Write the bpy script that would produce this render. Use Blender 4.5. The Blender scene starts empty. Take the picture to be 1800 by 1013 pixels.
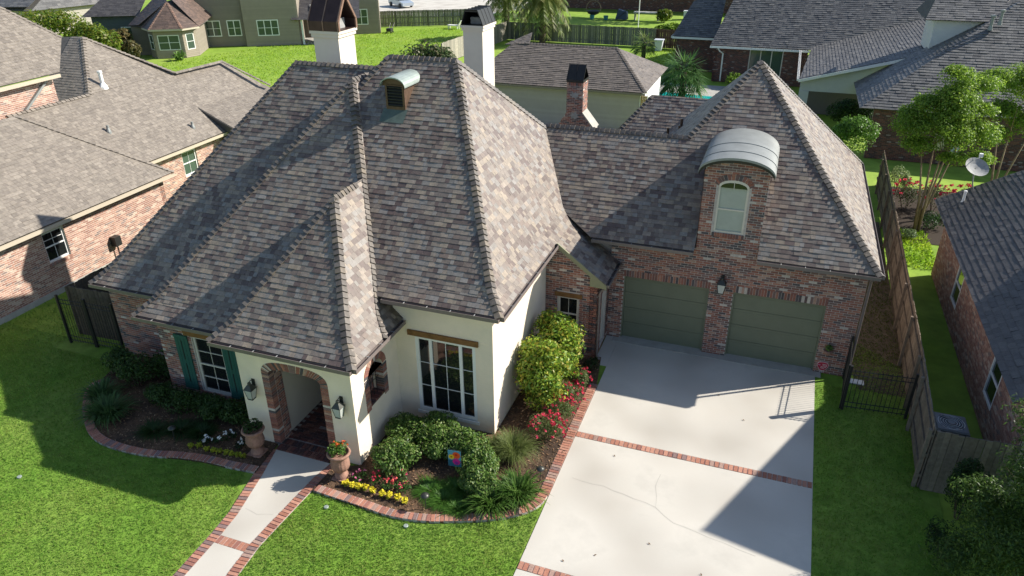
import bpy, math, random
import numpy as np
from mathutils import Vector, Matrix
random.seed(7); RNG = np.random.default_rng(7)
S = bpy.context.scene
C = S.collection

# ------------------------------------------------------------------ camera
CAM = (3.9676, -21.5836, 13.245)
PITCH, YAW, ROLL, FPX = -0.4817, 0.3513, -0.008, 1293.56
cam = bpy.data.cameras.new('camera'); cam_o = bpy.data.objects.new('camera', cam); C.objects.link(cam_o)
cam.sensor_width = 36.0; cam.lens = FPX / 1800 * 36.0; cam.clip_start = 0.1; cam.clip_end = 2000
_f = Vector((-math.sin(YAW) * math.cos(PITCH), math.cos(YAW) * math.cos(PITCH), math.sin(PITCH)))
_r = Vector((math.cos(YAW), math.sin(YAW), 0)); _u = _r.cross(_f)
_r2 = math.cos(ROLL) * _r + math.sin(ROLL) * _u; _u2 = -math.sin(ROLL) * _r + math.cos(ROLL) * _u
M = Matrix(((_r2.x, _u2.x, -_f.x, CAM[0]), (_r2.y, _u2.y, -_f.y, CAM[1]), (_r2.z, _u2.z, -_f.z, CAM[2]), (0, 0, 0, 1)))
cam_o.matrix_world = M
S.camera = cam_o

# ------------------------------------------------------------------ sky, sun, exposure
SUN = Vector((1.0, 0.60, 0.79)).normalized()           # towards the sun
w = bpy.data.worlds.new('World'); S.world = w; w.use_nodes = True
nt = w.node_tree; nt.nodes.clear()
sky = nt.nodes.new('ShaderNodeTexSky'); sky.sky_type = 'NISHITA'; sky.sun_disc = False
sky.sun_elevation = math.asin(SUN.z); sky.sun_rotation = math.atan2(SUN.x, SUN.y)
sky.air_density = 1.0; sky.dust_density = 0.6; sky.ozone_density = 1.2
bg = nt.nodes.new('ShaderNodeBackground'); bg.inputs['Strength'].default_value = 0.097
wo = nt.nodes.new('ShaderNodeOutputWorld')
nt.links.new(sky.outputs[0], bg.inputs[0]); nt.links.new(bg.outputs[0], wo.inputs[0])
sl = bpy.data.lights.new('sun', 'SUN'); sl.energy = 5.0; sl.angle = math.radians(0.53); sl.color = (1.0, 0.945, 0.85)
so = bpy.data.objects.new('sun', sl); C.objects.link(so)
so.rotation_euler = SUN.to_track_quat('Z', 'Y').to_euler(); so.location = SUN * 60
S.view_settings.view_transform = 'Standard'; S.view_settings.look = 'None'
S.view_settings.gamma = 1.0; S.view_settings.exposure = 0.78
S.view_settings.use_curve_mapping = False
S.render.engine = 'CYCLES'

# ------------------------------------------------------------------ materials
MATS = {}
def mat(name, col=(1, 1, 1), rough=0.8, var=0.0, scale=6.0, attr=False, bump=0.0, bscale=60.0, metal=0.0, spec=0.3, second=None, sscale=0.5, smix=(0.45, 0.6), trans=0.0, coat=0.0, relief=None):
    m = bpy.data.materials.new(name); m.use_nodes = True
    t = m.node_tree; N = t.nodes; L = t.links
    b = N['Principled BSDF']
    b.inputs['Roughness'].default_value = rough; b.inputs['Metallic'].default_value = metal
    b.inputs['Specular IOR Level'].default_value = spec; b.inputs['Coat Weight'].default_value = coat
    tc = N.new('ShaderNodeTexCoord')
    rgb = N.new('ShaderNodeRGB'); rgb.outputs[0].default_value = (*col, 1)
    out = rgb.outputs[0]
    def mul(a, bsock, mode='MULTIPLY', fac=1.0):
        x = N.new('ShaderNodeMix'); x.data_type = 'RGBA'; x.blend_type = mode
        x.inputs['Factor'].default_value = fac
        L.new(a, x.inputs['A']); L.new(bsock, x.inputs['B']); return x.outputs['Result']
    if second:
        n2 = N.new('ShaderNodeTexNoise'); n2.inputs['Scale'].default_value = sscale; n2.inputs['Detail'].default_value = 6
        L.new(tc.outputs['Object'], n2.inputs['Vector'])
        rm = N.new('ShaderNodeMapRange'); rm.inputs[1].default_value = smix[0]; rm.inputs[2].default_value = smix[1]
        L.new(n2.outputs['Fac'], rm.inputs[0])
        r2 = N.new('ShaderNodeRGB'); r2.outputs[0].default_value = (*second, 1)
        x = N.new('ShaderNodeMix'); x.data_type = 'RGBA'
        L.new(rm.outputs[0], x.inputs['Factor']); L.new(out, x.inputs['A']); L.new(r2.outputs[0], x.inputs['B']); out = x.outputs['Result']
    if attr:
        a = N.new('ShaderNodeAttribute'); a.attribute_name = 'col'
        out = mul(out, a.outputs['Color'])
    if var > 0:
        n = N.new('ShaderNodeTexNoise'); n.inputs['Scale'].default_value = scale; n.inputs['Detail'].default_value = 5; n.inputs['Roughness'].default_value = 0.65
        L.new(tc.outputs['Object'], n.inputs['Vector'])
        r = N.new('ShaderNodeMapRange'); r.inputs[1].default_value = 0.3; r.inputs[2].default_value = 0.7
        r.inputs[3].default_value = 1 - var; r.inputs[4].default_value = 1 + var
        L.new(n.outputs['Fac'], r.inputs[0])
        cb = N.new('ShaderNodeCombineColor')
        for i in range(3): L.new(r.outputs[0], cb.inputs[i])
        out = mul(out, cb.outputs[0])
    L.new(out, b.inputs['Base Color'])
    nrm = None
    if bump > 0:
        n3 = N.new('ShaderNodeTexNoise'); n3.inputs['Scale'].default_value = bscale; n3.inputs['Detail'].default_value = 4
        L.new(tc.outputs['Object'], n3.inputs['Vector'])
        bp = N.new('ShaderNodeBump'); bp.inputs['Strength'].default_value = bump; bp.inputs['Distance'].default_value = 0.02
        L.new(n3.outputs['Fac'], bp.inputs['Height']); nrm = bp.outputs[0]; L.new(nrm, b.inputs['Normal'])
    if relief == 'brick':            # painted-over brickwork: fine relief of the courses under the paint
        sep = N.new('ShaderNodeSeparateXYZ'); L.new(tc.outputs['Object'], sep.inputs[0])
        ad = N.new('ShaderNodeMath'); L.new(sep.outputs[0], ad.inputs[0]); L.new(sep.outputs[1], ad.inputs[1])
        cx = N.new('ShaderNodeCombineXYZ'); L.new(ad.outputs[0], cx.inputs[0]); L.new(sep.outputs[2], cx.inputs[1])
        bt = N.new('ShaderNodeTexBrick'); bt.inputs['Scale'].default_value = 1.0; bt.inputs['Brick Width'].default_value = 0.225; bt.inputs['Row Height'].default_value = 0.075; bt.inputs['Mortar Size'].default_value = 0.007
        bt.inputs['Mortar Smooth'].default_value = 0.5
        L.new(cx.outputs[0], bt.inputs['Vector'])
        bp2 = N.new('ShaderNodeBump'); bp2.invert = True; bp2.inputs['Strength'].default_value = 0.5; bp2.inputs['Distance'].default_value = 0.006
        L.new(bt.outputs['Fac'], bp2.inputs['Height'])
        if nrm: L.new(nrm, bp2.inputs['Normal'])
        L.new(bp2.outputs[0], b.inputs['Normal'])
    if trans > 0:                    # thin leaf: some light passes through
        tr = N.new('ShaderNodeBsdfTranslucent'); L.new(out, tr.inputs[0])
        mx = N.new('ShaderNodeMixShader'); mx.inputs[0].default_value = trans
        L.new(b.outputs[0], mx.inputs[1]); L.new(tr.outputs[0], mx.inputs[2]); L.new(mx.outputs[0], N['Material Output'].inputs[0])
    MATS[name] = m
    return m

mat('shingle', (.735, .675, .62), rough=0.52, attr=True, var=0.22, scale=9, bump=0.25, bscale=160, spec=0.5)
mat('deck', (0.10, 0.095, 0.09), 0.95, var=0.2)
mat('brick', rough=0.9, attr=True, var=0.22, scale=30, bump=0.4, bscale=90, spec=0.12)
mat('dark_mortar', (0.17, 0.13, 0.115), 0.95, var=0.15)
mat('mortar', (0.47, 0.42, 0.385), 0.95, var=0.2, scale=8, bump=0.3, bscale=60)
mat('lime_mortar', (0.66, 0.60, 0.52), 0.95, var=0.12, scale=8)
mat('old_mortar', (0.30, 0.27, 0.25), 0.95, var=0.25, scale=6)
mat('paint_wall', (0.80, 0.685, 0.55), 0.75, var=0.06, scale=1.5, second=(0.70, 0.62, 0.50), sscale=0.8, smix=(0.5, 0.75), relief='brick', bump=0.12, bscale=40)
mat('porch_wall', (0.66, 0.60, 0.51), 0.8, var=0.04, scale=2)
mat('trim', (0.62, 0.58, 0.50), 0.6, var=0.05)
mat('white_trim', (0.78, 0.78, 0.76), 0.5, var=0.03)
mat('sage_trim', (0.24, 0.24, 0.15), 0.6, var=0.06)
mat('cream_trim', (0.60, 0.52, 0.36), 0.6, var=0.06)
mat('timber', (0.20, 0.10, 0.035), 0.7, var=0.3, scale=9, bump=0.3, bscale=30)
mat('shutter', (0.030, 0.105, 0.085), 0.45, var=0.08, scale=4)
mat('garage_door', (0.155, 0.170, 0.118), 0.5, var=0.06, scale=2.5)
mat('gutter', (0.17, 0.14, 0.13), 0.45, var=0.1, spec=0.5)
mat('gutter_white', (0.72, 0.72, 0.70), 0.4)
mat('gutter_cream', (0.46, 0.40, 0.31), 0.5)
mat('glass', (0.012, 0.014, 0.015), 0.03, spec=0.7)
mat('glass_green', (0.055, 0.085, 0.068), 0.08, spec=0.6)
mat('blind', (0.36, 0.40, 0.35), 0.55, var=0.08, scale=3, coat=0.3)
mat('concrete', (0.53, 0.50, 0.445), 0.9, var=0.09, scale=1.1, bump=0.15, bscale=70, second=(0.385, 0.355, 0.31), sscale=0.55, smix=(0.44, 0.72))
mat('concrete_old', (0.36, 0.345, 0.31), 0.9, var=0.14, scale=2)
mat('crack', (0.36, 0.34, 0.30), 0.95)
mat('copper', (0.115, 0.072, 0.048), 0.5, metal=0.3, var=0.25, scale=7)
mat('copper_red', (0.065, 0.038, 0.034), 0.42, metal=0.4, var=0.25, scale=3)
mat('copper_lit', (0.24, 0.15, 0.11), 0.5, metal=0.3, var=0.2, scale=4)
mat('patina_dark', (0.09, 0.12, 0.105), 0.6, var=0.2, scale=5)
mat('patina', (0.32, 0.37, 0.34), 0.45, metal=0.3, var=0.14, scale=3)
mat('zinc', (0.25, 0.262, 0.255), 0.55, metal=0.25, var=0.12, scale=2.2)
mat('dark_metal', (0.035, 0.035, 0.034), 0.4, metal=0.3, var=0.1)
mat('iron', (0.022, 0.022, 0.022), 0.45, var=0.1)
mat('lamp_metal', (0.06, 0.062, 0.055), 0.4, metal=0.5, var=0.2, scale=20)
mat('lamp_glass', (0.42, 0.45, 0.42), 0.15, spec=0.6)
mat('terracotta', (0.30, 0.17, 0.125), 0.85, var=0.28, scale=7, bump=0.35, bscale=30)
mat('soil', (0.035, 0.024, 0.016), 0.95, var=0.4, scale=20)
mat('mulch_sheet', (0.12, 0.072, 0.042), 0.95, var=0.45, scale=14, bump=0.8, bscale=45, second=(0.055, 0.035, 0.024), sscale=0.9)
mat('chip', rough=0.9, attr=True, spec=0.15)
mat('ground', (0.135, 0.245, 0.028), 0.95, var=0.25, scale=3.0, bump=0.7, bscale=30, second=(0.175, 0.265, 0.042), sscale=0.35)
mat('far_ground', (0.185, 0.30, 0.03), 0.95, var=0.22, scale=1.2, bump=0.15, bscale=12, second=(0.24, 0.34, 0.05), sscale=0.12)
mat('bare_soil', (0.095, 0.070, 0.045), 0.95, var=0.3, scale=3, bump=0.4, bscale=20)
mat('grass', rough=0.7, attr=True, spec=0.2, trans=0.5)
mat('leaf', rough=0.45, attr=True, spec=0.3, trans=0.5)
mat('gloss_leaf', rough=0.45, attr=True, spec=0.3, trans=0.4)
mat('petal', rough=0.7, attr=True, spec=0.1, trans=0.2)
mat('bark', (0.24, 0.18, 0.12), 0.9, var=0.3, scale=6, bump=0.4, bscale=20)
mat('dark_bark', (0.09, 0.07, 0.05), 0.95, var=0.3, scale=8, bump=0.5, bscale=20)
mat('fence_wood', rough=0.9, attr=True, var=0.25, scale=9, bump=0.3, bscale=30, spec=0.1)
mat('siding', rough=0.75, attr=True, var=0.05, scale=2)
mat('plastic', rough=0.5, attr=True, spec=0.4)
mat('pool_water', (0.01, 0.38, 0.36), 0.06, var=0.1, scale=2, spec=0.5)
mat('car_paint', (0.42, 0.48, 0.54), 0.25, coat=0.6, metal=0.3)
mat('stone_grey', (0.30, 0.30, 0.29), 0.85, var=0.2, scale=5)
mat('print', rough=0.6, attr=True, spec=0.2)

# ------------------------------------------------------------------ mesh helpers
def V(*a): return np.array(a, float)
def unit(a): a = np.asarray(a, float); return a / (np.linalg.norm(a) + 1e-12)
class MB:
    """collects faces with one colour each"""
    def __init__(s): s.v = []; s.f = []; s.c = []
    def face(s, pts, col=(1, 1, 1)):
        n = len(s.v); s.v.extend([tuple(p) for p in pts]); s.f.append(list(range(n, n + len(pts)))); s.c.append(col)
    def hexa(s, p, col=(1, 1, 1), skip=()):
        """p: 8 points, bottom 0-3 ccw, top 4-7"""
        n = len(s.v); s.v.extend([tuple(q) for q in p])
        for k, f in enumerate(((3, 2, 1, 0), (4, 5, 6, 7), (0, 1, 5, 4), (1, 2, 6, 5), (2, 3, 7, 6), (3, 0, 4, 7))):
            if k in skip: continue
            s.f.append([n + i for i in f]); s.c.append(col)
    def box(s, a, b, col=(1, 1, 1)):
        (x0, y0, z0), (x1, y1, z1) = a, b
        s.hexa([(x0, y0, z0), (x1, y0, z0), (x1, y1, z0), (x0, y1, z0), (x0, y0, z1), (x1, y0, z1), (x1, y1, z1), (x0, y1, z1)], col)
    def obox(s, O, U, Nn, u0, u1, v0, v1, n0, n1, col=(1, 1, 1)):
        """box in a wall frame: u along, v up, n outwards"""
        O = np.asarray(O, float); U = np.asarray(U, float); Nn = np.asarray(Nn, float); Z = V(0, 0, 1)
        P = lambda u, v, n: O + U * u + Z * v + Nn * n
        s.hexa([P(u0, v0, n1), P(u1, v0, n1), P(u1, v0, n0), P(u0, v0, n0), P(u0, v1, n1), P(u1, v1, n1), P(u1, v1, n0), P(u0, v1, n0)], col)
    def tube(s, pts, radii, n=8, col=(1, 1, 1), cap=True):
        pts = [np.asarray(p, float) for p in pts]
        if not hasattr(radii, '__len__'): radii = [radii] * len(pts)
        base = len(s.v); prev = None
        for i, p in enumerate(pts):
            d = pts[min(i + 1, len(pts) - 1)] - pts[max(i - 1, 0)]; d = unit(d)
            a = prev if prev is not None else (V(1, 0, 0) if abs(d[0]) < 0.8 else V(0, 1, 0))
            a = unit(a - d * (a @ d)); prev = a; b = np.cross(d, a)
            for k in range(n):
                t = 2 * math.pi * k / n
                s.v.append(tuple(p + radii[i] * (math.cos(t) * a + math.sin(t) * b)))
        for i in range(len(pts) - 1):
            for k in range(n):
                k2 = (k + 1) % n
                s.f.append([base + i * n + k, base + i * n + k2, base + (i + 1) * n + k2, base + (i + 1) * n + k]); s.c.append(col)
        if cap:
            s.f.append([base + k for k in range(n)][::-1]); s.c.append(col)
            e = base + (len(pts) - 1) * n
            s.f.append([e + k for k in range(n)]); s.c.append(col)
    def lathe(s, c, prof, n=20, col=(1, 1, 1), flute=0.0, nf=12):
        base = len(s.v)
        for (r, z) in prof:
            for k in range(n):
                t = 2 * math.pi * k / n; rr = r * (1 + flute * math.cos(nf * t))
                s.v.append((c[0] + rr * math.cos(t), c[1] + rr * math.sin(t), c[2] + z))
        for i in range(len(prof) - 1):
            for k in range(n):
                k2 = (k + 1) % n
                s.f.append([base + i * n + k, base + i * n + k2, base + (i + 1) * n + k2, base + (i + 1) * n + k]); s.c.append(col)
    def mesh(s, name, off=(0, 0, 0)):
        me = bpy.data.meshes.new(name)
        off = np.asarray(off, float)
        vv = np.array(s.v, float).reshape(-1, 3) - off
        me.from_pydata(vv.tolist(), [], s.f)
        a = me.attributes.new('col', 'FLOAT_COLOR', 'FACE')
        cc = np.ones((len(s.f), 4), np.float32); cc[:, :3] = np.array(s.c, np.float32).reshape(-1, 3)
        a.data.foreach_set('color', cc.ravel())
        return me
def wloc(o):
    l = V(0, 0, 0)
    while o is not None:
        l = l + np.array(o.location); o = o.parent
    return l
def obj(name, mb, m, parent=None, smooth=False, label=None):
    me = mb.mesh(name, wloc(parent) if parent else (0, 0, 0)); me.materials.append(MATS[m])
    o = bpy.data.objects.new(name, me); C.objects.link(o)
    if parent: o.parent = parent
    if smooth: me.polygons.foreach_set('use_smooth', [True] * len(me.polygons))
    if label: o['label'] = label
    return o
def npobj(name, verts, k, cols, m, parent=None):
    """verts (n*k,3): n faces with k corners each, cols (n,3)"""
    n = len(verts) // k
    off = wloc(parent) if parent else V(0, 0, 0)
    me = bpy.data.meshes.new(name)
    me.vertices.add(n * k); me.vertices.foreach_set('co', (np.asarray(verts, float) - off).astype(np.float32).ravel())
    me.loops.add(n * k); me.loops.foreach_set('vertex_index', np.arange(n * k, dtype=np.int32))
    me.polygons.add(n); me.polygons.foreach_set('loop_start', np.arange(0, n * k, k, dtype=np.int32))
    me.update(calc_edges=True)
    a = me.attributes.new('col', 'FLOAT_COLOR', 'FACE')
    cc = np.ones((n, 4), np.float32); cc[:, :3] = cols
    a.data.foreach_set('color', cc.ravel())
    me.materials.append(MATS[m])
    o = bpy.data.objects.new(name, me); C.objects.link(o)
    if parent: o.parent = parent
    return o
def tag(o, label=None, cat=None, group=None, kind=None):
    if label: o['label'] = label
    if cat: o['category'] = cat
    if group: o['group'] = group
    if kind: o['kind'] = kind
    return o
def thing(name, label, cat, loc=(0, 0, 0), group=None):
    o = bpy.data.objects.new(name, None); C.objects.link(o); o.location = loc; o.empty_display_size = 0.2
    return tag(o, label, cat, group)
def cdist(p): return float(np.linalg.norm(np.asarray(p, float) - V(*CAM)))

# ---- polygons clipped in 2-D (convex clip)
def clip_poly(sub, clip):
    out = sub
    for i in range(len(clip)):
        a = clip[i]; b = clip[(i + 1) % len(clip)]
        ex, ey = b[0] - a[0], b[1] - a[1]
        inp = out; out = []
        if not inp: return []
        for j in range(len(inp)):
            p = inp[j]; q = inp[(j + 1) % len(inp)]
            dp = ex * (p[1] - a[1]) - ey * (p[0] - a[0]); dq = ex * (q[1] - a[1]) - ey * (q[0] - a[0])
            if dp >= 0: out.append(p)
            if (dp >= 0) != (dq >= 0):
                t = dp / (dp - dq); out.append((p[0] + t * (q[0] - p[0]), p[1] + t * (q[1] - p[1])))
    return out
def area2(p): return 0.5 * sum(p[i][0] * p[(i + 1) % len(p)][1] - p[(i + 1) % len(p)][0] * p[i][1] for i in range(len(p)))

SH_MAIN = [((.255, .230, .210), 5), ((.170, .140, .131), 4), ((.315, .282, .248), 5), ((.145, .113, .109), 3), ((.265, .260, .253), 4), ((.335, .297, .248), 3), ((.212, .188, .174), 4), ((.285, .282, .280), 3), ((.225, .187, .168), 3)]
SH_TAN = [((.29, .272, .245), 5), ((.262, .245, .222), 5), ((.312, .294, .266), 4), ((.238, .222, .202), 3)]
SH_GREY = [((.155, .165, .178), 5), ((.128, .137, .150), 4), ((.185, .193, .20), 4), ((.105, .112, .124), 3)]
SH_DARK = [((.082, .084, .094), 5), ((.066, .067, .076), 4), ((.098, .10, .108), 3)]
SH_POOL = [((.195, .178, .162), 5), ((.17, .155, .143), 4), ((.22, .20, .182), 3)]
def pick(pal):
    t = random.random() * sum(w for _, w in pal)
    for c, w in pal:
        t -= w
        if t <= 0: break
    j = random.uniform(0.90, 1.10)
    return (c[0] * j, c[1] * j, c[2] * j)
def shingle_face(poly, pal, out, course=0.15, wmin=0.10, wmax=0.28, th=0.0095, step=0.0, near=None):
    """lay separate shingle tabs on a planar convex roof polygon; out collects (corner list, thickness list, colour, centre)"""
    P = [np.asarray(p, float) for p in poly]
    n = np.zeros(3)
    for i in range(len(P)): n += np.cross(P[i] - P[0], P[(i + 1) % len(P)] - P[0])
    n = unit(n)
    if n[2] < 0: n = -n; P = P[::-1]
    up = unit(V(0, 0, 1) - n * n[2]); u = np.cross(up, n)
    O = P[0]
    q = [((p - O) @ u, (p - O) @ up) for p in P]
    if area2(q) < 0: q = q[::-1]
    smin = min(a[1] for a in q); smax = max(a[1] for a in q); umin = min(a[0] for a in q); umax = max(a[0] for a in q)
    k = 0; s0 = smin
    while s0 < smax:
        s1 = s0 + course
        a = umin - random.random() * wmax
        while a < umax:
            wd = random.choice((random.uniform(wmin, wmin * 1.6), random.uniform(0.5 * (wmin + wmax), wmax)))
            b = a + wd
            c = clip_poly([(a + .002, s0), (b - .002, s0), (b - .002, s1), (a + .002, s1)], q)
            if len(c) >= 3 and abs(area2(c)) > 0.0008:
                h = th * random.choice((0.7, 1.0, 1.0, 1.6))
                pts = []
                for (cu, cs) in c:
                    t = (cs - s0) / course
                    lift = h * (1 - t) + 0.004
                    pts.append((O + u * cu + up * cs, lift))
                out.append((pts, n, pick(pal)))
            a = b
        s0 = s1; k += 1
def tabs_to(mb, tab):
    pts, n, col = tab
    top = [p + n * l for p, l in pts]; bot = [p - n * 0.004 for p, l in pts]
    m = len(pts); b = len(mb.v)
    mb.v.extend([tuple(p) for p in top]); mb.v.extend([tuple(p) for p in bot])
    mb.f.append(list(range(b, b + m))); mb.c.append(col)
    dk = (col[0] * .9, col[1] * .9, col[2] * .9)
    for i in range(m):
        j = (i + 1) % m
        mb.f.append([b + i, b + m + i, b + m + j, b + j]); mb.c.append(dk)
def lay_roof(parent, tabs, nmax=300, name='shingle', rest='shingle_field'):
    """the nmax nearest tabs become parts, the rest one part"""
    tabs = list(tabs)
    def key(t):
        c = sum((p for p, _ in t[0]), V(0, 0, 0)) / len(t[0])
        small = 6.0 if len(t[0]) != 4 else 0.0
        return cdist(c) + small
    tabs.sort(key=key)
    for t in tabs[:nmax]:
        mb = MB(); tabs_to(mb, t); obj(name, mb, 'shingle', parent)
    if len(tabs) > nmax:
        mb = MB()
        for t in tabs[nmax:]: tabs_to(mb, t)
        o = obj(rest, mb, 'shingle', parent); o['kind'] = 'stuff'
def poly_deck(mb, poly, drop=0.03):
    P = [np.asarray(p, float) for p in poly]
    n = np.zeros(3)
    for i in range(len(P)): n += np.cross(P[i] - P[0], P[(i + 1) % len(P)] - P[0])
    n = unit(n)
    if n[2] < 0: P = P[::-1]; n = -n
    mb.face([p - n * 0.006 for p in P]); mb.face([p - n * (drop + 0.006) for p in P][::-1])
    for i in range(len(P)):
        j = (i + 1) % len(P)
        mb.face([P[i] - n * .006, P[i] - n * (.006 + drop), P[j] - n * (.006 + drop), P[j] - n * .006])

def caps_along(line, n1, n2, pal, out, w=0.14, step=0.175):
    """cap shingles folded over a hip or ridge; line from top to bottom"""
    line = [np.asarray(p, float) for p in line]
    for a, b in zip(line[:-1], line[1:]):
        L = np.linalg.norm(b - a)
        if L < 0.05: continue
        t = (b - a) / L; m = max(1, int(round(L / step)))
        N1 = unit(n1); N2 = unit(n2)
        a1 = unit(np.cross(N1, t)); a2 = unit(np.cross(N2, t))
        if a1 @ N2 > 0: a1 = -a1
        if a2 @ N1 > 0: a2 = -a2
        upv = unit(N1 + N2)
        for i in range(m):
            p0 = a + t * (L * i / m - 0.01); p1 = a + t * (L * (i + 1) / m + 0.012)
            col = pick(pal); l0, l1 = 0.012, 0.046 + random.uniform(0, .010)
            wj = w * random.uniform(.93, 1.05)
            c0 = p0 + upv * l0; c1 = p1 + upv * l1
            s10 = p0 + a1 * wj + N1 * l0; s11 = p1 + a1 * wj + N1 * l1
            s20 = p0 + a2 * wj + N2 * l0; s21 = p1 + a2 * wj + N2 * l1
            f = [[c0, c1, s11, s10], [c0, s20, s21, c1]]
            f += [[c1, p1 - upv * .01, p1 + a1 * wj - N1 * .005, s11], [c1, s21, p1 + a2 * wj - N2 * .005, p1 - upv * .01]]
            f += [[s10, s11, p1 + a1 * wj - N1 * .005, p0 + a1 * wj - N1 * .005], [s21, s20, p0 + a2 * wj - N2 * .005, p1 + a2 * wj - N2 * .005]]
            out.append((f, col, 0.5 * (p0 + p1)))
def lay_caps(parent, caps, nmax=300):
    caps = sorted(caps, key=lambda c: cdist(c[2]))
    rest = MB()
    for i, (f, col, c) in enumerate(caps):
        mb = MB() if i < nmax else rest
        for q in f: mb.face(q, col)
        if i < nmax: obj('ridge_cap', mb, 'shingle', parent)
    if rest.f:
        o = obj('ridge_cap_run', rest, 'shingle', parent); o['kind'] = 'stuff'

# ---- bricks
BR = [((.285, .125, .095), 6), ((.340, .165, .120), 5), ((.235, .115, .095), 5), ((.150, .100, .095), 4), ((.100, .088, .092), 3), ((.390, .250, .195), 2.5), ((.52, .46, .41), 1), ((.205, .140, .128), 3)]
BR_OLD = [((.36, .205, .155), 6), ((.42, .265, .205), 5), ((.30, .165, .13), 5), ((.48, .36, .285), 3), ((.24, .175, .155), 2)]
BR_DARK = [((.14, .060, .050), 5), ((.10, .055, .05), 5), ((.18, .085, .065), 4), ((.08, .055, .055), 3), ((.27, .22, .2), 1)]
BR_PAVE = [((.36, .165, .115), 5), ((.42, .215, .155), 5), ((.29, .135, .105), 4), ((.33, .22, .18), 2), ((.22, .15, .14), 1.5)]
def brick_rects(u0, u1, v0, v1, holes, lim=None, bw=0.225, bh=0.0765, joint=0.0165):
    """running bond rectangles cut round the holes (u0,u1,v0,v1); lim(v)->(ulo,uhi)"""
    out = []; r = 0; v = v0
    while v < v1 - 0.01:
        vb = min(v + bh - joint, v1)
        segs = [(u0, u1)]
        if lim:
            lo, hi = lim(0.5 * (v + vb)); segs = [(max(u0, lo), min(u1, hi))] if min(u1, hi) > max(u0, lo) else []
        for (h0, h1, g0, g1) in holes:
            if g1 <= v + .01 or g0 >= vb - .01: continue
            ns = []
            for a, b in segs:
                if h1 <= a or h0 >= b: ns.append((a, b)); continue
                if h0 > a: ns.append((a, h0))
                if h1 < b: ns.append((h1, b))
            segs = ns
        off = (bw / 2 if r % 2 else 0.0)
        for a, b in segs:
            k = math.floor((a - u0 - off) / bw)
            x = u0 + off + k * bw
            while x < b:
                p = max(x, a); q = min(x + bw - joint, b)
                if q - p > 0.03: out.append((p, q, v, vb, (q - p) > bw - joint - .004))
                x += bw
        v += bh; r += 1
    return out
BRICK_MESH = {}
def lay_bricks(parent, O, U, Nn, rects, pal=BR, nmax=300, proud=0.008, name='brick', rest='brickwork', seed=0):
    """each brick a small proud box; nearest nmax full bricks are parts (shared meshes), the rest one part"""
    O = np.asarray(O, float); U = np.asarray(U, float); Nn = np.asarray(Nn, float); Z = V(0, 0, 1)
    full = sorted([r for r in rects if r[4]], key=lambda r: cdist(O + U * (r[0] + r[1]) / 2 + Z * (r[2] + r[3]) / 2))
    ind = full[:nmax]; idset = set(id(r) for r in ind)
    pl = wloc(parent)
    for r in ind:
        ci = random.choices(range(len(pal)), [w for _, w in pal])[0]; sh = random.choice((0.92, 1.0, 1.08))
        key = (tuple(U), tuple(Nn), round(r[1] - r[0], 3), round(r[3] - r[2], 3), id(pal), ci, sh)
        if key not in BRICK_MESH:
            mb = MB(); c = tuple(x * sh for x in pal[ci][0])
            mb.obox((0, 0, 0), U, Nn, 0, r[1] - r[0], 0, r[3] - r[2], -0.02, proud, c)
            me = mb.mesh(name); me.materials.append(MATS['brick']); BRICK_MESH[key] = me
        o = bpy.data.objects.new(name, BRICK_MESH[key]); C.objects.link(o); o.parent = parent
        o.location = O + U * r[0] + Z * r[2] + Nn * random.uniform(-.002, .002) - pl
    mb = MB()
    for r in rects:
        if id(r) in idset: continue
        mb.obox(O, U, Nn, r[0], r[1], r[2], r[3], -0.02, proud + random.uniform(-.002, .002), pick(pal))
    if mb.f:
        o = obj(rest, mb, 'brick', parent); o['kind'] = 'stuff'
def soldier(parent, O, U, Nn, u0, u1, v0, v1, pal=BR, proud=0.012, pitch=0.085, name='soldier_brick'):
    n = max(1, int(round((u1 - u0) / pitch))); p = (u1 - u0) / n
    for i in range(n):
        mb = MB(); mb.obox(O, U, Nn, u0 + i * p + .006, u0 + (i + 1) * p - .006, v0, v1, -0.05, proud + random.uniform(-.003, .003), pick(pal)); obj(name, mb, 'brick', parent)
def arch_bricks(parent, O, U, Nn, pts_in, pts_out, n, pal=BR, depth=0.25, proud=0.012, name='arch_brick'):
    """wedge bricks between an inner and an outer polyline given as functions of t in 0..1 -> (u,v)"""
    O = np.asarray(O, float); U = np.asarray(U, float); Nn = np.asarray(Nn, float); Z = V(0, 0, 1)
    P = lambda uv, nn: O + U * uv[0] + Z * uv[1] + Nn * nn
    for i in range(n):
        g = 0.07 / n
        a = i / n + g; b = (i + 1) / n - g
        q = [pts_in(a), pts_in(b), pts_out(b), pts_out(a)]
        mb = MB(); e = proud + random.uniform(-.003, .003)
        mb.hexa([P(q[0], -depth), P(q[1], -depth), P(q[2], -depth), P(q[3], -depth), P(q[0], e), P(q[1], e), P(q[2], e), P(q[3], e)], pick(pal))
        obj(name, mb, 'brick', parent)
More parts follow.
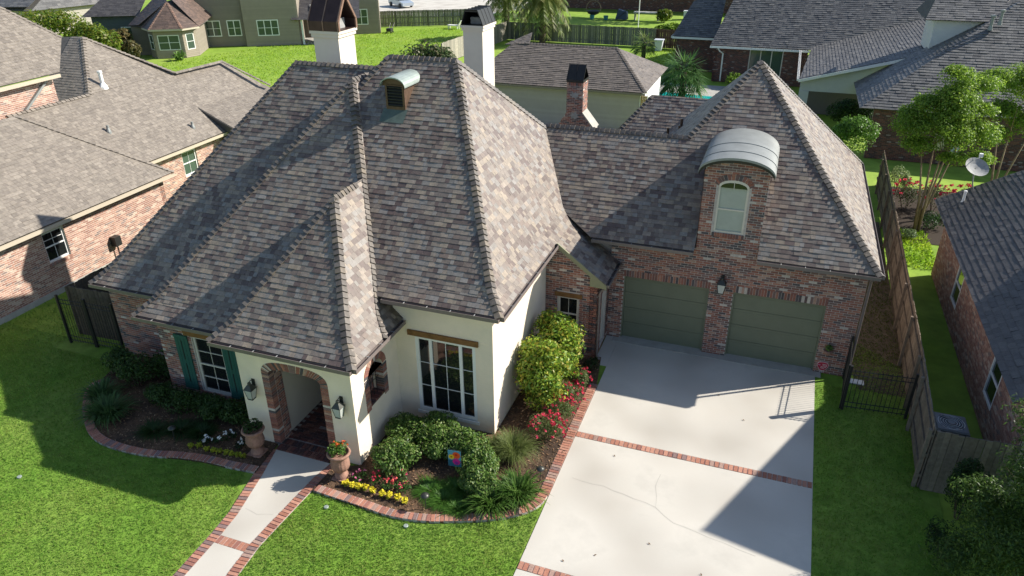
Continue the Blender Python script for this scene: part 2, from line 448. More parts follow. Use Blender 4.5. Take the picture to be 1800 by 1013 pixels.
def panel(mb, O, U, Nn, u0, u1, v0, v1, holes, th=0.2, top=None):
    """wall slab with rectangular openings and reveals"""
    us = sorted(set([u0, u1] + [h[0] for h in holes] + [h[1] for h in holes])); us = [u for u in us if u0 <= u <= u1]
    vs = sorted(set([v0, v1] + [h[2] for h in holes] + [h[3] for h in holes])); vs = [v for v in vs if v0 <= v <= v1]
    O = np.asarray(O, float); U = np.asarray(U, float); Nn = np.asarray(Nn, float); Z = V(0, 0, 1)
    P = lambda u, v, n: O + U * u + Z * v + Nn * n
    for a, b in zip(us[:-1], us[1:]):
        for c, d in zip(vs[:-1], vs[1:]):
            m = ((a + b) / 2, (c + d) / 2)
            if any(h[0] < m[0] < h[1] and h[2] < m[1] < h[3] for h in holes): continue
            mb.face([P(a, c, 0), P(b, c, 0), P(b, d, 0), P(a, d, 0)]); mb.face([P(a, d, -th), P(b, d, -th), P(b, c, -th), P(a, c, -th)])
    for h in holes:
        a, b, c, d = h
        mb.face([P(a, c, 0), P(a, d, 0), P(a, d, -th), P(a, c, -th)]); mb.face([P(b, c, 0), P(b, c, -th), P(b, d, -th), P(b, d, 0)])
        mb.face([P(a, c, 0), P(a, c, -th), P(b, c, -th), P(b, c, 0)]); mb.face([P(a, d, 0), P(b, d, 0), P(b, d, -th), P(a, d, -th)])
    a, b, c, d = u0, u1, v0, v1
    mb.face([P(a, c, 0), P(a, d, 0), P(a, d, -th), P(a, c, -th)]); mb.face([P(b, c, 0), P(b, c, -th), P(b, d, -th), P(b, d, 0)]); mb.face([P(a, d, 0), P(b, d, 0), P(b, d, -th), P(a, d, -th)])
def window(parent, O, U, Nn, u0, u1, v0, v1, cols=(1,), rows=2, fr=0.06, rec=-0.06, m='trim', gm='glass', bars=1, name='window', rail=True, bmat=None):
    """framed window: frame with mullions and glazing bars, each sash pane its own piece"""
    mb = MB(); bx = lambda *a: mb.obox(O, U, Nn, *a)
    bx(u0, u1, v0, v0 + fr, rec - .05, rec + .03); bx(u0, u1, v1 - fr, v1, rec - .05, rec + .03)
    bx(u0, u0 + fr, v0 + fr, v1 - fr, rec - .05, rec + .028); bx(u1 - fr, u1, v0 + fr, v1 - fr, rec - .05, rec + .028)
    tot = sum(cols); x = u0 + fr; W = (u1 - u0 - 2 * fr); mull = fr * .9
    cells = []
    for i, c in enumerate(cols):
        wd = (W - mull * (len(cols) - 1)) * c / tot
        cells.append((x, x + wd)); x += wd
        if i < len(cols) - 1: bx(x, x + mull, v0 + fr, v1 - fr, rec - .05, rec + .026); x += mull
    panes = []
    for (a, b) in cells:
        n = rows; hgt = (v1 - v0 - 2 * fr) / n
        nb = bars if (b - a) > 0.35 else 1
        for i in range(n):
            va = v0 + fr + i * hgt; vb = va + hgt
            if i and rail: bx(a, b, va - .022, va + .022, rec - .045, rec + .022)
            elif i: bx(a, b, va - .006, va + .006, rec - .02, rec + .007)
            for j in range(1, nb + 0): 
                xx = a + (b - a) * j / nb; bx(xx - .006, xx + .006, va, vb, rec - .02, rec + .006)
            panes.append((a, b, va, vb))
    o = obj(name, mb, m, parent)
    for (a, b, va, vb) in panes:
        g = MB(); g.obox(O, U, Nn, a, b, va, vb, rec - .03, rec - .012); obj('pane', g, gm, o)
    return o
def polysheet(mb, pts, z, th=0.0, col=(1, 1, 1)):
    """flat polygon; if th, with sides"""
    if area2(pts) < 0: pts = pts[::-1]
    mb.face([(x, y, z) for x, y in pts], col)
    if th:
        for i in range(len(pts)):
            a = pts[i]; b = pts[(i + 1) % len(pts)]
            mb.face([(a[0], a[1], z), (a[0], a[1], z - th), (b[0], b[1], z - th), (b[0], b[1], z)], col)
def inpoly(x, y, poly):
    inside = np.zeros(len(x), bool); n = len(poly); j = n - 1
    for i in range(n):
        xi, yi = poly[i]; xj, yj = poly[j]
        c = ((yi > y) != (yj > y)) & (x < (xj - xi) * (y - yi) / (yj - yi + 1e-12) + xi)
        inside ^= c; j = i
    return inside
# ------------------------------------------------------------------ plant helpers
def rand_unit(n):
    v = RNG.normal(size=(n, 3)); return v / np.linalg.norm(v, axis=1, keepdims=True)
def leaf_quads(cen, nrm, length, width, cols, droop=0.0):
    """one rhombic leaf per centre: (n*4,3)"""
    n = len(cen)
    t = rand_unit(n); a = np.cross(nrm, t); a /= np.linalg.norm(a, axis=1, keepdims=True) + 1e-9
    b = np.cross(nrm, a)
    L = (length * RNG.uniform(.7, 1.25, n))[:, None]; W = (width * RNG.uniform(.7, 1.25, n))[:, None]
    p0 = cen - a * L * .5; p2 = cen + a * L * .5 - np.array([0, 0, 1]) * droop * L
    p1 = cen + b * W * .5 + nrm * W * .12; p3 = cen - b * W * .5 + nrm * W * .12
    return np.stack([p0, p1, p2, p3], 1).reshape(-1, 3), cols
def leaf_cols(n, pal, jit=.18):
    pal = np.array(pal); k = RNG.integers(0, len(pal), n)
    return pal[k] * RNG.uniform(1 - jit, 1 + jit, (n, 1))
def blob_leaves(c, r, n, pal, ll=.09, lw=.045, lobes=9, hollow=.45, flat=0.0, upb=.5):
    """leaves through a lumpy ellipsoid: clumps on its surface, fewer inside"""
    c = V(*c); r = V(*r)
    lob = rand_unit(lobes); lob[:, 2] = np.abs(lob[:, 2]) * .9 - .15
    lobr = RNG.uniform(.32, .55, lobes)
    k = RNG.integers(0, lobes, n)
    d = rand_unit(n); rad = RNG.uniform(hollow, 1, n) ** .5
    p = lob[k] * .62 + d * (lobr[k] * rad)[:, None]
    m = RNG.random(n) < .25
    p[m] = rand_unit(m.sum()) * (RNG.random(m.sum()) ** .4)[:, None] * .8
    cen = c + p * r
    cen[:, 2] = np.maximum(cen[:, 2], .02)
    nr = d * .8 + RNG.normal(size=(n, 3)) * .45 + np.array([0, 0, upb]); nr /= np.linalg.norm(nr, axis=1, keepdims=True)
    return leaf_quads(cen, nr, ll, lw, leaf_cols(n, pal), .15)
def bush(name, label, cat, c, r, n, pal, ll=.09, lw=.045, m='leaf', group=None, lobes=9, parts=None, stems=5):
    """shrub: stems and leafy crown"""
    t = thing(name, label, cat, (c[0], c[1], 0), group)
    mb = MB()
    for i in range(stems):
        a = random.uniform(0, 6.28); q = V(c[0] + .6 * r[0] * math.cos(a), c[1] + .6 * r[1] * math.sin(a), c[2] + r[2] * .3)
        mb.tube([(c[0] + .06 * math.cos(a), c[1] + .06 * math.sin(a), 0), (V(c[0], c[1], 0) + q) / 2 + V(0, 0, .03), q], [.018, .013, .006], 5)
    obj('stem', mb, 'dark_bark', t)
    v, cl = blob_leaves(c, r, n, pal, ll, lw, lobes)
    npobj('foliage', v, 4, cl, m, t)
    return t
def strap_clump(c, r, h, n, pal, w=.025, seg=3):
    """arching strap leaves from a crown (agapanthus, liriope, fountain grass)"""
    c = V(*c); vs = []; cs = []
    a = RNG.uniform(0, 2 * math.pi, n); ln = RNG.uniform(.6, 1.1, n); st = RNG.uniform(.25, 1, n)
    base = c + np.stack([np.cos(a), np.sin(a), 0 * a], 1) * (RNG.random(n) * r * .35)[:, None]
    out = np.stack([np.cos(a + RNG.normal(size=n) * .35), np.sin(a + RNG.normal(size=n) * .35), 0 * a], 1)
    side = np.stack([-out[:, 1], out[:, 0], 0 * a], 1)
    col = leaf_cols(n, pal)
    prev = base; pw = w * .7
    for i in range(1, seg + 1):
        t = i / seg
        p = base + out * (r * st * ln * t)[:, None]
        p[:, 2] += h * ln * (1.55 * t - .85 * t * t * (0.5 + st))
        p[:, 2] = np.maximum(p[:, 2], .015)
        nw = w * (1 - t) ** .6 if i < seg else w * .08
        q = np.stack([prev - side * pw / 2, prev + side * pw / 2, p + side * nw / 2, p - side * nw / 2], 1).reshape(-1, 3)
        vs.append(q); cs.append(col * (0.85 + .25 * t)); prev = p; pw = nw
    return np.concatenate(vs), np.concatenate(cs)
def clump(name, label, cat, c, r, h, n, pal, w=.025, group=None, seg=3):
    t = thing(name, label, cat, c, group)
    v, cl = strap_clump(c, r, h, n, pal, w, seg); npobj('foliage', v, 4, cl, 'leaf', t)
    return t
def flowers(parent, cen, size, pal, name='bloom', k=5):
    cen = np.asarray(cen); n = len(cen)
    vs = []; cs = []
    for j in range(k):
        nr = rand_unit(n) * .7 + np.array([0, -.2, .8]); nr /= np.linalg.norm(nr, axis=1, keepdims=True)
        v, c = leaf_quads(cen + RNG.normal(size=(n, 3)) * size * .28, nr, size, size * .8, leaf_cols(n, pal, .2)); vs.append(v); cs.append(c)
    o = npobj(name, np.concatenate(vs), 4, np.concatenate(cs), 'petal', parent); o['kind'] = 'stuff'
    return o
def blades(poly, dens, h, w, pal, holes=(), jit=.2, z=0.0, lim=None):
    P = np.array(poly); lo = P.min(0); hi = P.max(0)
    n = int((hi[0] - lo[0]) * (hi[1] - lo[1]) * dens)
    x = RNG.uniform(lo[0], hi[0], n); y = RNG.uniform(lo[1], hi[1], n)
    k = inpoly(x, y, poly)
    for q in holes: k &= ~inpoly(x, y, q)
    x = x[k]; y = y[k]; n = len(x)
    a = RNG.uniform(0, math.pi, n); hh = h * RNG.uniform(.55, 1.25, n); ww = w * RNG.uniform(.7, 1.3, n) * .5
    # broad patches: slightly longer / shorter, drier / greener turf
    pt = np.sin(x * 1.7 + 1.3 * np.sin(y * .9)) * np.sin(y * 1.9 + 1.1 * np.sin(x * .7)) + .6 * np.sin(x * 5.1 + 2 * np.sin(y * 2.3)) * np.sin(y * 4.3)
    hh *= 1 + .12 * pt
    b0 = np.stack([x - np.cos(a) * ww, y - np.sin(a) * ww, np.full(n, z)], 1); b1 = np.stack([x + np.cos(a) * ww, y + np.sin(a) * ww, np.full(n, z)], 1)
    tip = np.stack([x + RNG.normal(size=n) * h * .8, y + RNG.normal(size=n) * h * .8, z + hh], 1)
    v = np.stack([b0, b1, tip], 1).reshape(-1, 3)
    c = leaf_cols(n, pal, jit)
    c[:, 0] *= 1 + .20 * pt; c[:, 1] *= 1 + .09 * pt; c[:, 2] *= 1 + .15 * pt
    return v, c
def tree(name, label, cat, base, trunks, limbs, crowns, pal, n, ll=.12, lw=.06, bark='bark', group=None, m='leaf'):
    """trunks: list of (points, radii); crowns: list of (centre, radii, share)"""
    t = thing(name, label, cat, base, group)
    for pts, rad in trunks:
        mb = MB(); mb.tube(pts, rad, 8); tr = obj('trunk', mb, bark, t, smooth=True)
    if limbs:
        mb = MB()
        for pts, rad in limbs: mb.tube(pts, rad, 6)
        obj('limb', mb, bark, t, smooth=True)
    vs = []; cs = []
    tot = sum(c[2] for c in crowns)
    for c, r, s in crowns:
        v, cl = blob_leaves(c, r, int(n * s / tot), pal, ll, lw, lobes=14, hollow=.2); vs.append(v); cs.append(cl)
    npobj('crown', np.concatenate(vs), 4, np.concatenate(cs), m, t)
    return t
def limb_set(base, tips, r0, n=6):
    out = []
    for tp in tips:
        b = V(*base); e = V(*tp); mid = b + (e - b) * .5 + V(random.uniform(-.2, .2), random.uniform(-.2, .2), .15 * np.linalg.norm(e - b))
        out.append(([b, mid, e], [r0, r0 * .6, r0 * .2]))
    return out

GREEN_SHRUB = [(.075, .14, .022), (.055, .11, .020), (.10, .17, .030), (.04, .085, .018), (.13, .19, .05)]
GREEN_DARK = [(.022, .055, .014), (.03, .07, .018), (.018, .042, .012), (.04, .085, .022)]
GREEN_LIME = [(.17, .23, .025), (.13, .20, .022), (.22, .27, .04), (.09, .16, .02), (.20, .20, .03)]
GREEN_TREE = [(.20, .33, .035), (.25, .39, .045), (.15, .26, .03), (.30, .42, .06), (.11, .20, .028)]
GREEN_STRAP = [(.07, .15, .025), (.05, .115, .020), (.10, .19, .035), (.13, .22, .05)]
TURF = [(.15, .285, .036), (.185, .33, .046), (.115, .235, .028), (.23, .355, .062), (.225, .28, .068)]
# ------------------------------------------------------------------ the setting: ground, driveway, walk, beds
mb = MB(); mb.face([(-260, -60, -.03), (220, -60, -.03), (220, 420, -.03), (-260, 420, -.03)])
tag(obj('lawn', mb, 'far_ground'), kind='structure')
mb = MB(); polysheet(mb, [(-19.5, -20), (9.2, -20), (9.2, -.3), (7.3, -.3), (7.3, 8), (9.2, 8), (9.2, 9), (7, 9), (-2, -1.6), (-15.3, -6.3), (-21.2, -6.3), (-21.2, -20)], -.015)
tag(obj('front_yard_ground', mb, 'ground'), kind='structure')
mb = MB(); polysheet(mb, [(7.55, -.6), (8.95, -.6), (9.1, 14), (7.2, 14), (7.2, 1.5)], -.008)
tag(obj('side_yard_soil', mb, 'bare_soil'), kind='structure')

DX0, DX1 = -0.02, 6.22
drive = bpy.data.objects.new('driveway', None); C.objects.link(drive); tag(drive, 'pale concrete driveway crossed by brick bands in front of the garage', kind='structure')
BAND = [(-5.41, -5.65), (-10.32, -10.56)]
ys = [-0.03, -5.41, -5.65, -10.32, -10.56, -16.0]
def drx(y): return 6.29 + 0.012 * min(0, y) * 1.0
for a, b in ((0, 1), (2, 3), (4, 5)):
    y0, y1 = ys[a], ys[b]
    mb = MB(); xl = DX0 if y0 < -.4 else DX0
    pts = [(DX0, y1), (drx(y1), y1), (drx(y0), y0), (DX0, y0)]
    polysheet(mb, pts, 0.004, 0.12); obj('slab', mb, 'concrete', drive)
mb = MB(); polysheet(mb, [(DX0, -16), (drx(-16), -16), (drx(0), -.03), (DX0, -.03)], -.006); obj('joint_bed', mb, 'mortar', drive)
def paver_row(parent, line, width, length_n, name='brick', z=.012, pal=BR_PAVE, th=.06):
    """bricks laid side by side along a polyline: each about length_n wide along it and `width` across to its left"""
    line = [np.asarray(p, float) for p in line]
    seg = [np.linalg.norm(b - a) for a, b in zip(line[:-1], line[1:])]; T = sum(seg)
    n = max(1, int(round(T / length_n)))
    def at(s):
        for (a, b), l in zip(zip(line[:-1], line[1:]), seg):
            if s <= l + 1e-9: return a + (b - a) * (s / l), (b - a) / l
            s -= l
        return line[-1], (line[-1] - line[-2]) / seg[-1]
    g = .011
    for i in range(n):
        p0, t0 = at(T * i / n + g); p1, t1 = at(T * (i + 1) / n - g)
        n0 = V(-t0[1], t0[0]); n1 = V(-t1[1], t1[0])
        q = [p0, p1, p1 + n1 * width, p0 + n0 * width]
        if area2([tuple(a) for a in q]) < 0: q = q[::-1]
        zz = z + random.uniform(-.004, .004)
        mb = MB(); mb.hexa([(*a, zz - th) for a in q] + [(*a, zz) for a in q], pick(pal)); obj(name, mb, 'brick', parent)
for (y0, y1) in BAND:
    paver_row(drive, [(DX0 + .0, y1 + .012), (drx(y1) - .01, y1 + .012)], .216, .122)
# apron lip under the doors and oil stain / hair cracks
mb = MB(); mb.box((-.22, -.34, 0.0), (6.45, -.05, .022)); obj('apron', mb, 'concrete_old', drive)
for (a, b) in ((0.0, 2.74), (3.478, 6.218)): mb = MB(); mb.box((a + .002, -.049, -.05), (b - .002, .2, .018)); obj('door_sill', mb, 'concrete_old', drive)
mb = MB(); mb.box((-.46, -1.9, -.1), (-.025, -.03, .003)); obj('slab', mb, 'concrete', drive)
def crack(parent, pts, w=.009, z=.0065):
    mb = MB()
    P = [np.array(p, float) for p in pts]; R = []
    for a, b in zip(P[:-1], P[1:]):
        m = max(2, int(np.linalg.norm(b - a) / .25))
        for i in range(m): R.append(a + (b - a) * i / m + RNG.normal(size=2) * .018)
    R.append(P[-1])
    for a, b in zip(R[:-1], R[1:]):
        t = unit(b - a); nn = V(-t[1], t[0]) * w * random.uniform(.3, .7)
        mb.face([(*(a - nn), z), (*(b - nn), z), (*(b + nn), z), (*(a + nn), z)])
    obj('crack', mb, 'crack', parent)
crack(drive, [(.35, -7.3), (1.2, -7.35), (2.0, -7.5), (2.6, -7.62), (3.1, -8.0), (3.6, -8.1), (4.3, -8.25), (5.0, -8.4)])
crack(drive, [(2.6, -7.62), (2.45, -6.9), (2.5, -6.4)], .008)
# brick border of the driveway
edge = bpy.data.objects.new('driveway_edging', None); C.objects.link(edge); tag(edge, 'brick border between the driveway and the planting bed', kind='structure')
paver_row(edge, [(-.035, -3.05), (-.03, -8.15)], -.24, .105, z=.05, th=.12)
mb = MB(); polysheet(mb, [(-.285, -3.05), (-.03, -3.05), (-.03, -8.15), (-.285, -8.15)], .035); obj('joint_bed', mb, 'mortar', edge)

# front walk
walk = bpy.data.objects.new('front_walk', None); C.objects.link(walk); tag(walk, 'concrete front walk with brick borders leading to the arch', kind='structure')
WL = [(-7.60, -8.92), (-7.33, -9.9), (-7.03, -11.28), (-6.97, -11.95), (-6.93, -13.2), (-6.88, -16)]
WR = [(-5.88, -8.92), (-6.0, -9.53), (-6.02, -9.87), (-6.10, -11.2), (-6.14, -11.95), (-6.06, -12.9), (-5.95, -16)]
def xat(L, y):
    for a, b in zip(L[:-1], L[1:]):
        if b[1] <= y <= a[1]: return a[0] + (b[0] - a[0]) * (y - a[1]) / (b[1] - a[1])
    return L[-1][0]
wy = [-8.92, -9.53, -9.87, -11.28, -11.97]
mb = MB(); polysheet(mb, [(xat(WL, y), y) for y in wy] + [(xat(WR, y), y) for y in wy[::-1]], .004, .1); obj('slab', mb, 'concrete', walk)
wy = [-12.21, -12.9, -14, -16]
mb = MB(); polysheet(mb, [(xat(WL, y), y) for y in wy] + [(xat(WR, y), y) for y in wy[::-1]], .004, .1); obj('slab', mb, 'concrete', walk)
mb = MB(); polysheet(mb, [(x - .26, y) for x, y in WL] + [(x + .26, y) for x, y in WR[::-1]], -.004); obj('joint_bed', mb, 'mortar', walk)
paver_row(walk, [(x - .005, y) for x, y in WL[:]], -.235, .108, z=.014)
paver_row(walk, [(x + .005, y) for x, y in WR[:]], .235, .108, z=.014)
paver_row(walk, [(xat(WL, -12.2), -12.205), (xat(WR, -12.2), -12.205)], .228, .118, z=.010)
crack(walk, [(-6.98, -11.05), (-6.6, -11.1), (-6.2, -11.0)], .008)

# planting beds: raised mulch with brick edging
BED_L = [(-14.95, -6.4), (-14.95, -7.5), (-14.82, -7.98), (-14.93, -8.26), (-14.74, -8.67), (-14.24, -9.22), (-13.68, -9.70), (-13.04, -10.13), (-12.36, -10.36), (-11.46, -10.41), (-10.62, -10.32), (-9.88, -10.13), (-9.09, -10.01), (-8.44, -9.99), (-7.93, -9.95), (-7.55, -9.90), (-7.7, -8.7), (-8.5, -8.6), (-8.5, -7.5), (-12.1, -7.5), (-12.1, -6.4)]
BED_M = [(-5.72, -9.0), (-5.76, -9.98), (-5.04, -10.03), (-4.34, -10.07), (-3.61, -10.12), (-3.02, -10.08), (-2.45, -9.96), (-1.91, -9.76), (-1.38, -9.55), (-.87, -9.29), (-.38, -8.92), (-.1, -8.5), (-.06, -8.1), (-.06, -3.05), (-.3, -1.5), (-2.2, -1.5), (-2.2, -6.3), (-5.1, -6.3), (-5.1, -8.75)]
def bed(name, label, poly, row):
    b = bpy.data.objects.new(name, None); C.objects.link(b); tag(b, label, kind='structure')
    mb = MB(); P = [tuple(p) for p in poly]
    polysheet(mb, P, .03, .06); obj('mulch', mb, 'mulch_sheet', b)
    paver_row(b, row, .225, .112, z=.065, th=.11)
    line = [np.array(p) for p in row]; mbm = MB()
    for a, c in zip(line[:-1], line[1:]):
        t = unit(c - a); nn = V(-t[1], t[0]); mbm.hexa([(*a, -.02), (*c, -.02), (*(c + nn * .235), -.02), (*(a + nn * .235), -.02), (*a, .052), (*c, .052), (*(c + nn * .235), .052), (*(a + nn * .235), .052)])
    obj('joint_bed', mbm, 'mortar', b)
    # bark chips
    Q = np.array(P); lo = Q.min(0); hi = Q.max(0); n = int((hi[0] - lo[0]) * (hi[1] - lo[1]) * 190)
    x = RNG.uniform(lo[0], hi[0], n); y = RNG.uniform(lo[1], hi[1], n); k = inpoly(x, y, P); x = x[k]; y = y[k]; n = len(x)
    nr = rand_unit(n) * .5 + np.array([0, 0, 1]); nr /= np.linalg.norm(nr, axis=1, keepdims=True)
    v, c = leaf_quads(np.stack([x, y, np.full(n, .045)], 1), nr, .075, .028, leaf_cols(n, [(.16, .09, .05), (.22, .13, .07), (.10, .06, .035), (.30, .20, .12), (.07, .045, .03)]))
    o = npobj('bark_chip_cover', v, 4, c, 'chip', b); o['kind'] = 'stuff'
    return b
rowL = [(-14.82, -7.98), (-14.93, -8.26), (-14.74, -8.67), (-14.24, -9.22), (-13.68, -9.70), (-13.04, -10.13), (-12.36, -10.36), (-11.46, -10.41), (-10.62, -10.32), (-9.88, -10.13), (-9.09, -10.01), (-8.44, -9.99), (-7.93, -9.95), (-7.57, -9.92)]
def smooth(L, k=3):
    P = [np.array(p, float) for p in L]; out = []
    for i in range(len(P) - 1):
        p0 = P[max(i - 1, 0)]; p1 = P[i]; p2 = P[i + 1]; p3 = P[min(i + 2, len(P) - 1)]
        for j in range(k):
            t = j / k; out.append(.5 * ((2 * p1) + (-p0 + p2) * t + (2 * p0 - 5 * p1 + 4 * p2 - p3) * t * t + (-p0 + 3 * p1 - 3 * p2 + p3) * t ** 3))
    out.append(P[-1]); return out
bed('planting_bed', 'dark mulched bed with curved brick edging under the shuttered window', BED_L, smooth(rowL))
rowM = [(-5.70, -9.99), (-5.04, -10.03), (-4.34, -10.07), (-3.61, -10.12), (-3.02, -10.08), (-2.45, -9.96), (-1.91, -9.76), (-1.38, -9.55), (-.87, -9.29), (-.38, -8.92), (-.12, -8.55), (-.04, -8.18)]
bed('planting_bed', 'sunlit mulched bed with curved brick edging between walk and driveway', BED_M, smooth(rowM))

# turf
lawnL = [(-21.0, -7.0), (-15.0, -7.0), (-14.9, -8.0), (-14.98, -8.3), (-14.8, -8.7), (-14.3, -9.25), (-13.7, -9.73), (-13.05, -10.16), (-12.36, -10.4), (-11.46, -10.44), (-10.6, -10.35), (-9.88, -10.16), (-9.09, -10.04), (-8.44, -10.02), (-7.8, -9.98), (-7.28, -11.28), (-7.2, -13.2), (-7.15, -15.2), (-21.0, -15.2)]
lawnM = [(-5.72, -10.0), (-5.04, -10.06), (-4.34, -10.1), (-3.61, -10.15), (-3.02, -10.11), (-2.45, -9.99), (-1.91, -9.79), (-1.38, -9.58), (-.87, -9.32), (-.38, -8.95), (-.05, -8.5), (-.03, -15), (-5.75, -15), (-5.80, -12.9), (-5.86, -11.9)]
lawnR = [(6.32, -.7), (7.4, -.7), (7.4, 2.5), (8.9, 1.0), (8.75, -5), (9.4, -8), (11.5, -9), (11.5, -15), (6.12, -15)]
lawnS = [(7.4, 1.0), (8.9, 1.0), (9.0, 12), (7.5, 12)]
vs, cs = [], []
for poly, d in ((lawnL, 900), (lawnM, 1300), (lawnR, 800)):
    v, c = blades(poly, d, .042, .022, TURF); vs.append(v); cs.append(c)
v, c = blades(lawnS, 300, .06, .028, [(.07, .10, .018), (.10, .12, .03)]); vs.append(v); cs.append(c)
v, c = blades([(-21, -7), (-18, -7), (-16, -2), (-21, 3)], 250, .065, .032, TURF); vs.append(v); cs.append(c)
o = npobj('lawn_grass', np.concatenate(vs), 3, np.concatenate(cs), 'grass'); tag(o, 'short bright green turf around the house', 'grass', kind='stuff')
# far lawns: coarser turf tufts
vs, cs = [], []
FT = [(.26, .42, .022), (.30, .46, .03), (.22, .37, .02), (.34, .46, .05)]
for poly, d in (([(-52, 34), (-40, 20), (-26.5, 20), (-26, 46), (-25.8, 58), (-33, 66), (-42, 57), (-48, 46)], 26), ([(-62, 50), (-50, 64), (-60, 90), (-90, 80)], 5), ([(-9, 45), (-3, 45), (-5.5, 57), (-9, 57)], 30), ([(9.2, 9.2), (11, 9.2), (11, 13.5), (9.2, 13.5)], 200)):
    v, c = blades(poly, d, .10, .09, FT, jit=.12); vs.append(v); cs.append(c)
o = npobj('back_lawn_grass', np.concatenate(vs), 3, np.concatenate(cs), 'grass'); tag(o, 'sunlit lawn grass behind the houses', 'grass', kind='stuff')
# ------------------------------------------------------------------ the main house
X_, Y_, Z_ = V(1, 0, 0), V(0, 1, 0), V(0, 0, 1)
house = thing('house', 'large painted brick and red brick house with steep mottled shingle roofs and two-car garage', 'house', (-5, -2, 0))
class Side:
    def __init__(s, ze, kl, d0, ku, inset=False): s.inset = inset; s.ze, s.kl, s.d0, s.ku = ze, kl, d0, ku; s.zk = ze + kl * d0
    def d(s, z):
        if s.inset and z < s.ze: return .7
        return (z - s.ze) / s.kl if z <= s.zk else s.d0 + (z - s.zk) / s.ku
roof = obj('roof', (lambda mb: (mb.box((-8, -1, 5.0), (-7.9, -.9, 5.1)), mb)[1])(MB()), 'deck', house)
TABS, CAPS = [], []
DECK = MB()
def add_face(poly, pal=SH_MAIN, tabs=True, **k):
    poly_deck(DECK, poly)
    if tabs: shingle_face(poly, pal, TABS, **k)
def nrm(poly):
    P = [np.asarray(p, float) for p in poly]; n = np.cross(P[1] - P[0], P[2] - P[0]); n = unit(n)
    return n if n[2] > 0 else -n
def hip_block(x0, x1, y0, F, Lf, R, ztop, yback, ridge='y', xr=None, faces='FLR', caps='LR', ridge_cap=True):
    """hip end towards -Y: front, left and right faces rise to ztop; ridge runs back along Y (or along X)"""
    zs = sorted(set([round(z, 4) for s in (F, Lf, R) if s for z in (s.ze, s.zk, s.ze - 1e-3 if s.inset else s.ze) if z < ztop] + [min(s.ze for s in (F, Lf, R) if s), ztop]))
    xl = lambda z: x0 + (Lf.d(z) if Lf else 0); xrf = lambda z: x1 - (R.d(z) if R else 0); yf = lambda z: y0 + F.d(z)
    for a, b in zip(zs[:-1], zs[1:]):
        if 'F' in faces and a >= F.ze - 1e-6:
            q = [(xl(a), yf(a), a), (xrf(a), yf(a), a), (xrf(b), yf(b), b), (xl(b), yf(b), b)]
            if xrf(b) - xl(b) < .01: q = q[:3]
            add_face(q)
        if 'L' in faces and Lf and a >= Lf.ze - 1e-6:
            q = [(xl(a), yback, a), (xl(a), yf(a), a), (xl(b), yf(b), b), (xl(b), yback, b)]; add_face(q)
        if 'R' in faces and R and a >= R.ze - 1e-6:
            q = [(xrf(a), yf(a), a), (xrf(a), yback, a), (xrf(b), yback, b), (xrf(b), yf(b), b)]; add_face(q)
    zz = zs[::-1]
    nF = unit(V(0, -F.ku, 1))
    if 'L' in caps: CAPS_line([(xl(z), yf(z), z) for z in zz if z >= min(F.ze, Lf.ze)], nF, unit(V(-Lf.ku, 0, 1)))
    if 'R' in caps: CAPS_line([(xrf(z), yf(z), z) for z in zz if z >= max(F.ze, R.ze)], nF, unit(V(R.ku, 0, 1)))
    return xl, xrf, yf
SH_CAP = [((.145, .135, .125), 4), ((.175, .165, .155), 4), ((.115, .107, .102), 3), ((.20, .18, .15), 2)]
def CAPS_line(line, n1, n2): caps_along(line, n1, n2, SH_CAP, CAPS)

FLR = lambda ze, ku: Side(ze, .72, .42, ku)
SLR = lambda ze, ku: Side(ze, .95, .40, ku)
# three stepped hip ends on the left, the porch lowest and nearest
w3 = hip_block(-9.05, -4.77, -9.0, FLR(3.3, .901), SLR(3.3, 1.55), SLR(3.3, 1.43), 6.27, -3.6)
w2 = hip_block(-12.62, -4.77, -8.03, FLR(2.85, .892), SLR(2.85, 1.425), Side(3.3, .95, .40, 1.43, True), 8.49, -.5)
w1 = hip_block(-15.57, -7.3, -6.79, FLR(2.8, .933), SLR(2.8, 1.436), None, 8.65, -.42, faces='FL', caps='L')
mn = hip_block(-11.5, -1.85, -6.6, FLR(4.0, .8545), SLR(4.0, 1.41), SLR(4.0, 1.466), 9.07, -.6, faces='F', caps='LR')
# ridges
y3 = w3[2](6.27); y2 = w2[2](8.49)
CAPS_line([(w3[0](6.27), y3 + 1.15, 6.27), (w3[0](6.27), y3, 6.27)], unit(V(1.43, 0, 1)), unit(V(-1.5, 0, 1)))
CAPS_line([(w2[0](8.49), y2 + .95, 8.49), (w2[0](8.49), y2, 8.49)], unit(V(1.43, 0, 1)), unit(V(-1.43, 0, 1)))
yr1 = w1[2](8.65); yrm = mn[2](9.07)
CAPS_line([(-8.0, yr1, 8.65), (w1[0](8.65), yr1, 8.65)], unit(V(0, -.9, 1)), unit(V(0, .9, 1)))
CAPS_line([(mn[0](9.07), yrm, 9.07), (mn[1](9.07), yrm, 9.07)], unit(V(0, -.87, 1)), unit(V(0, .87, 1)))
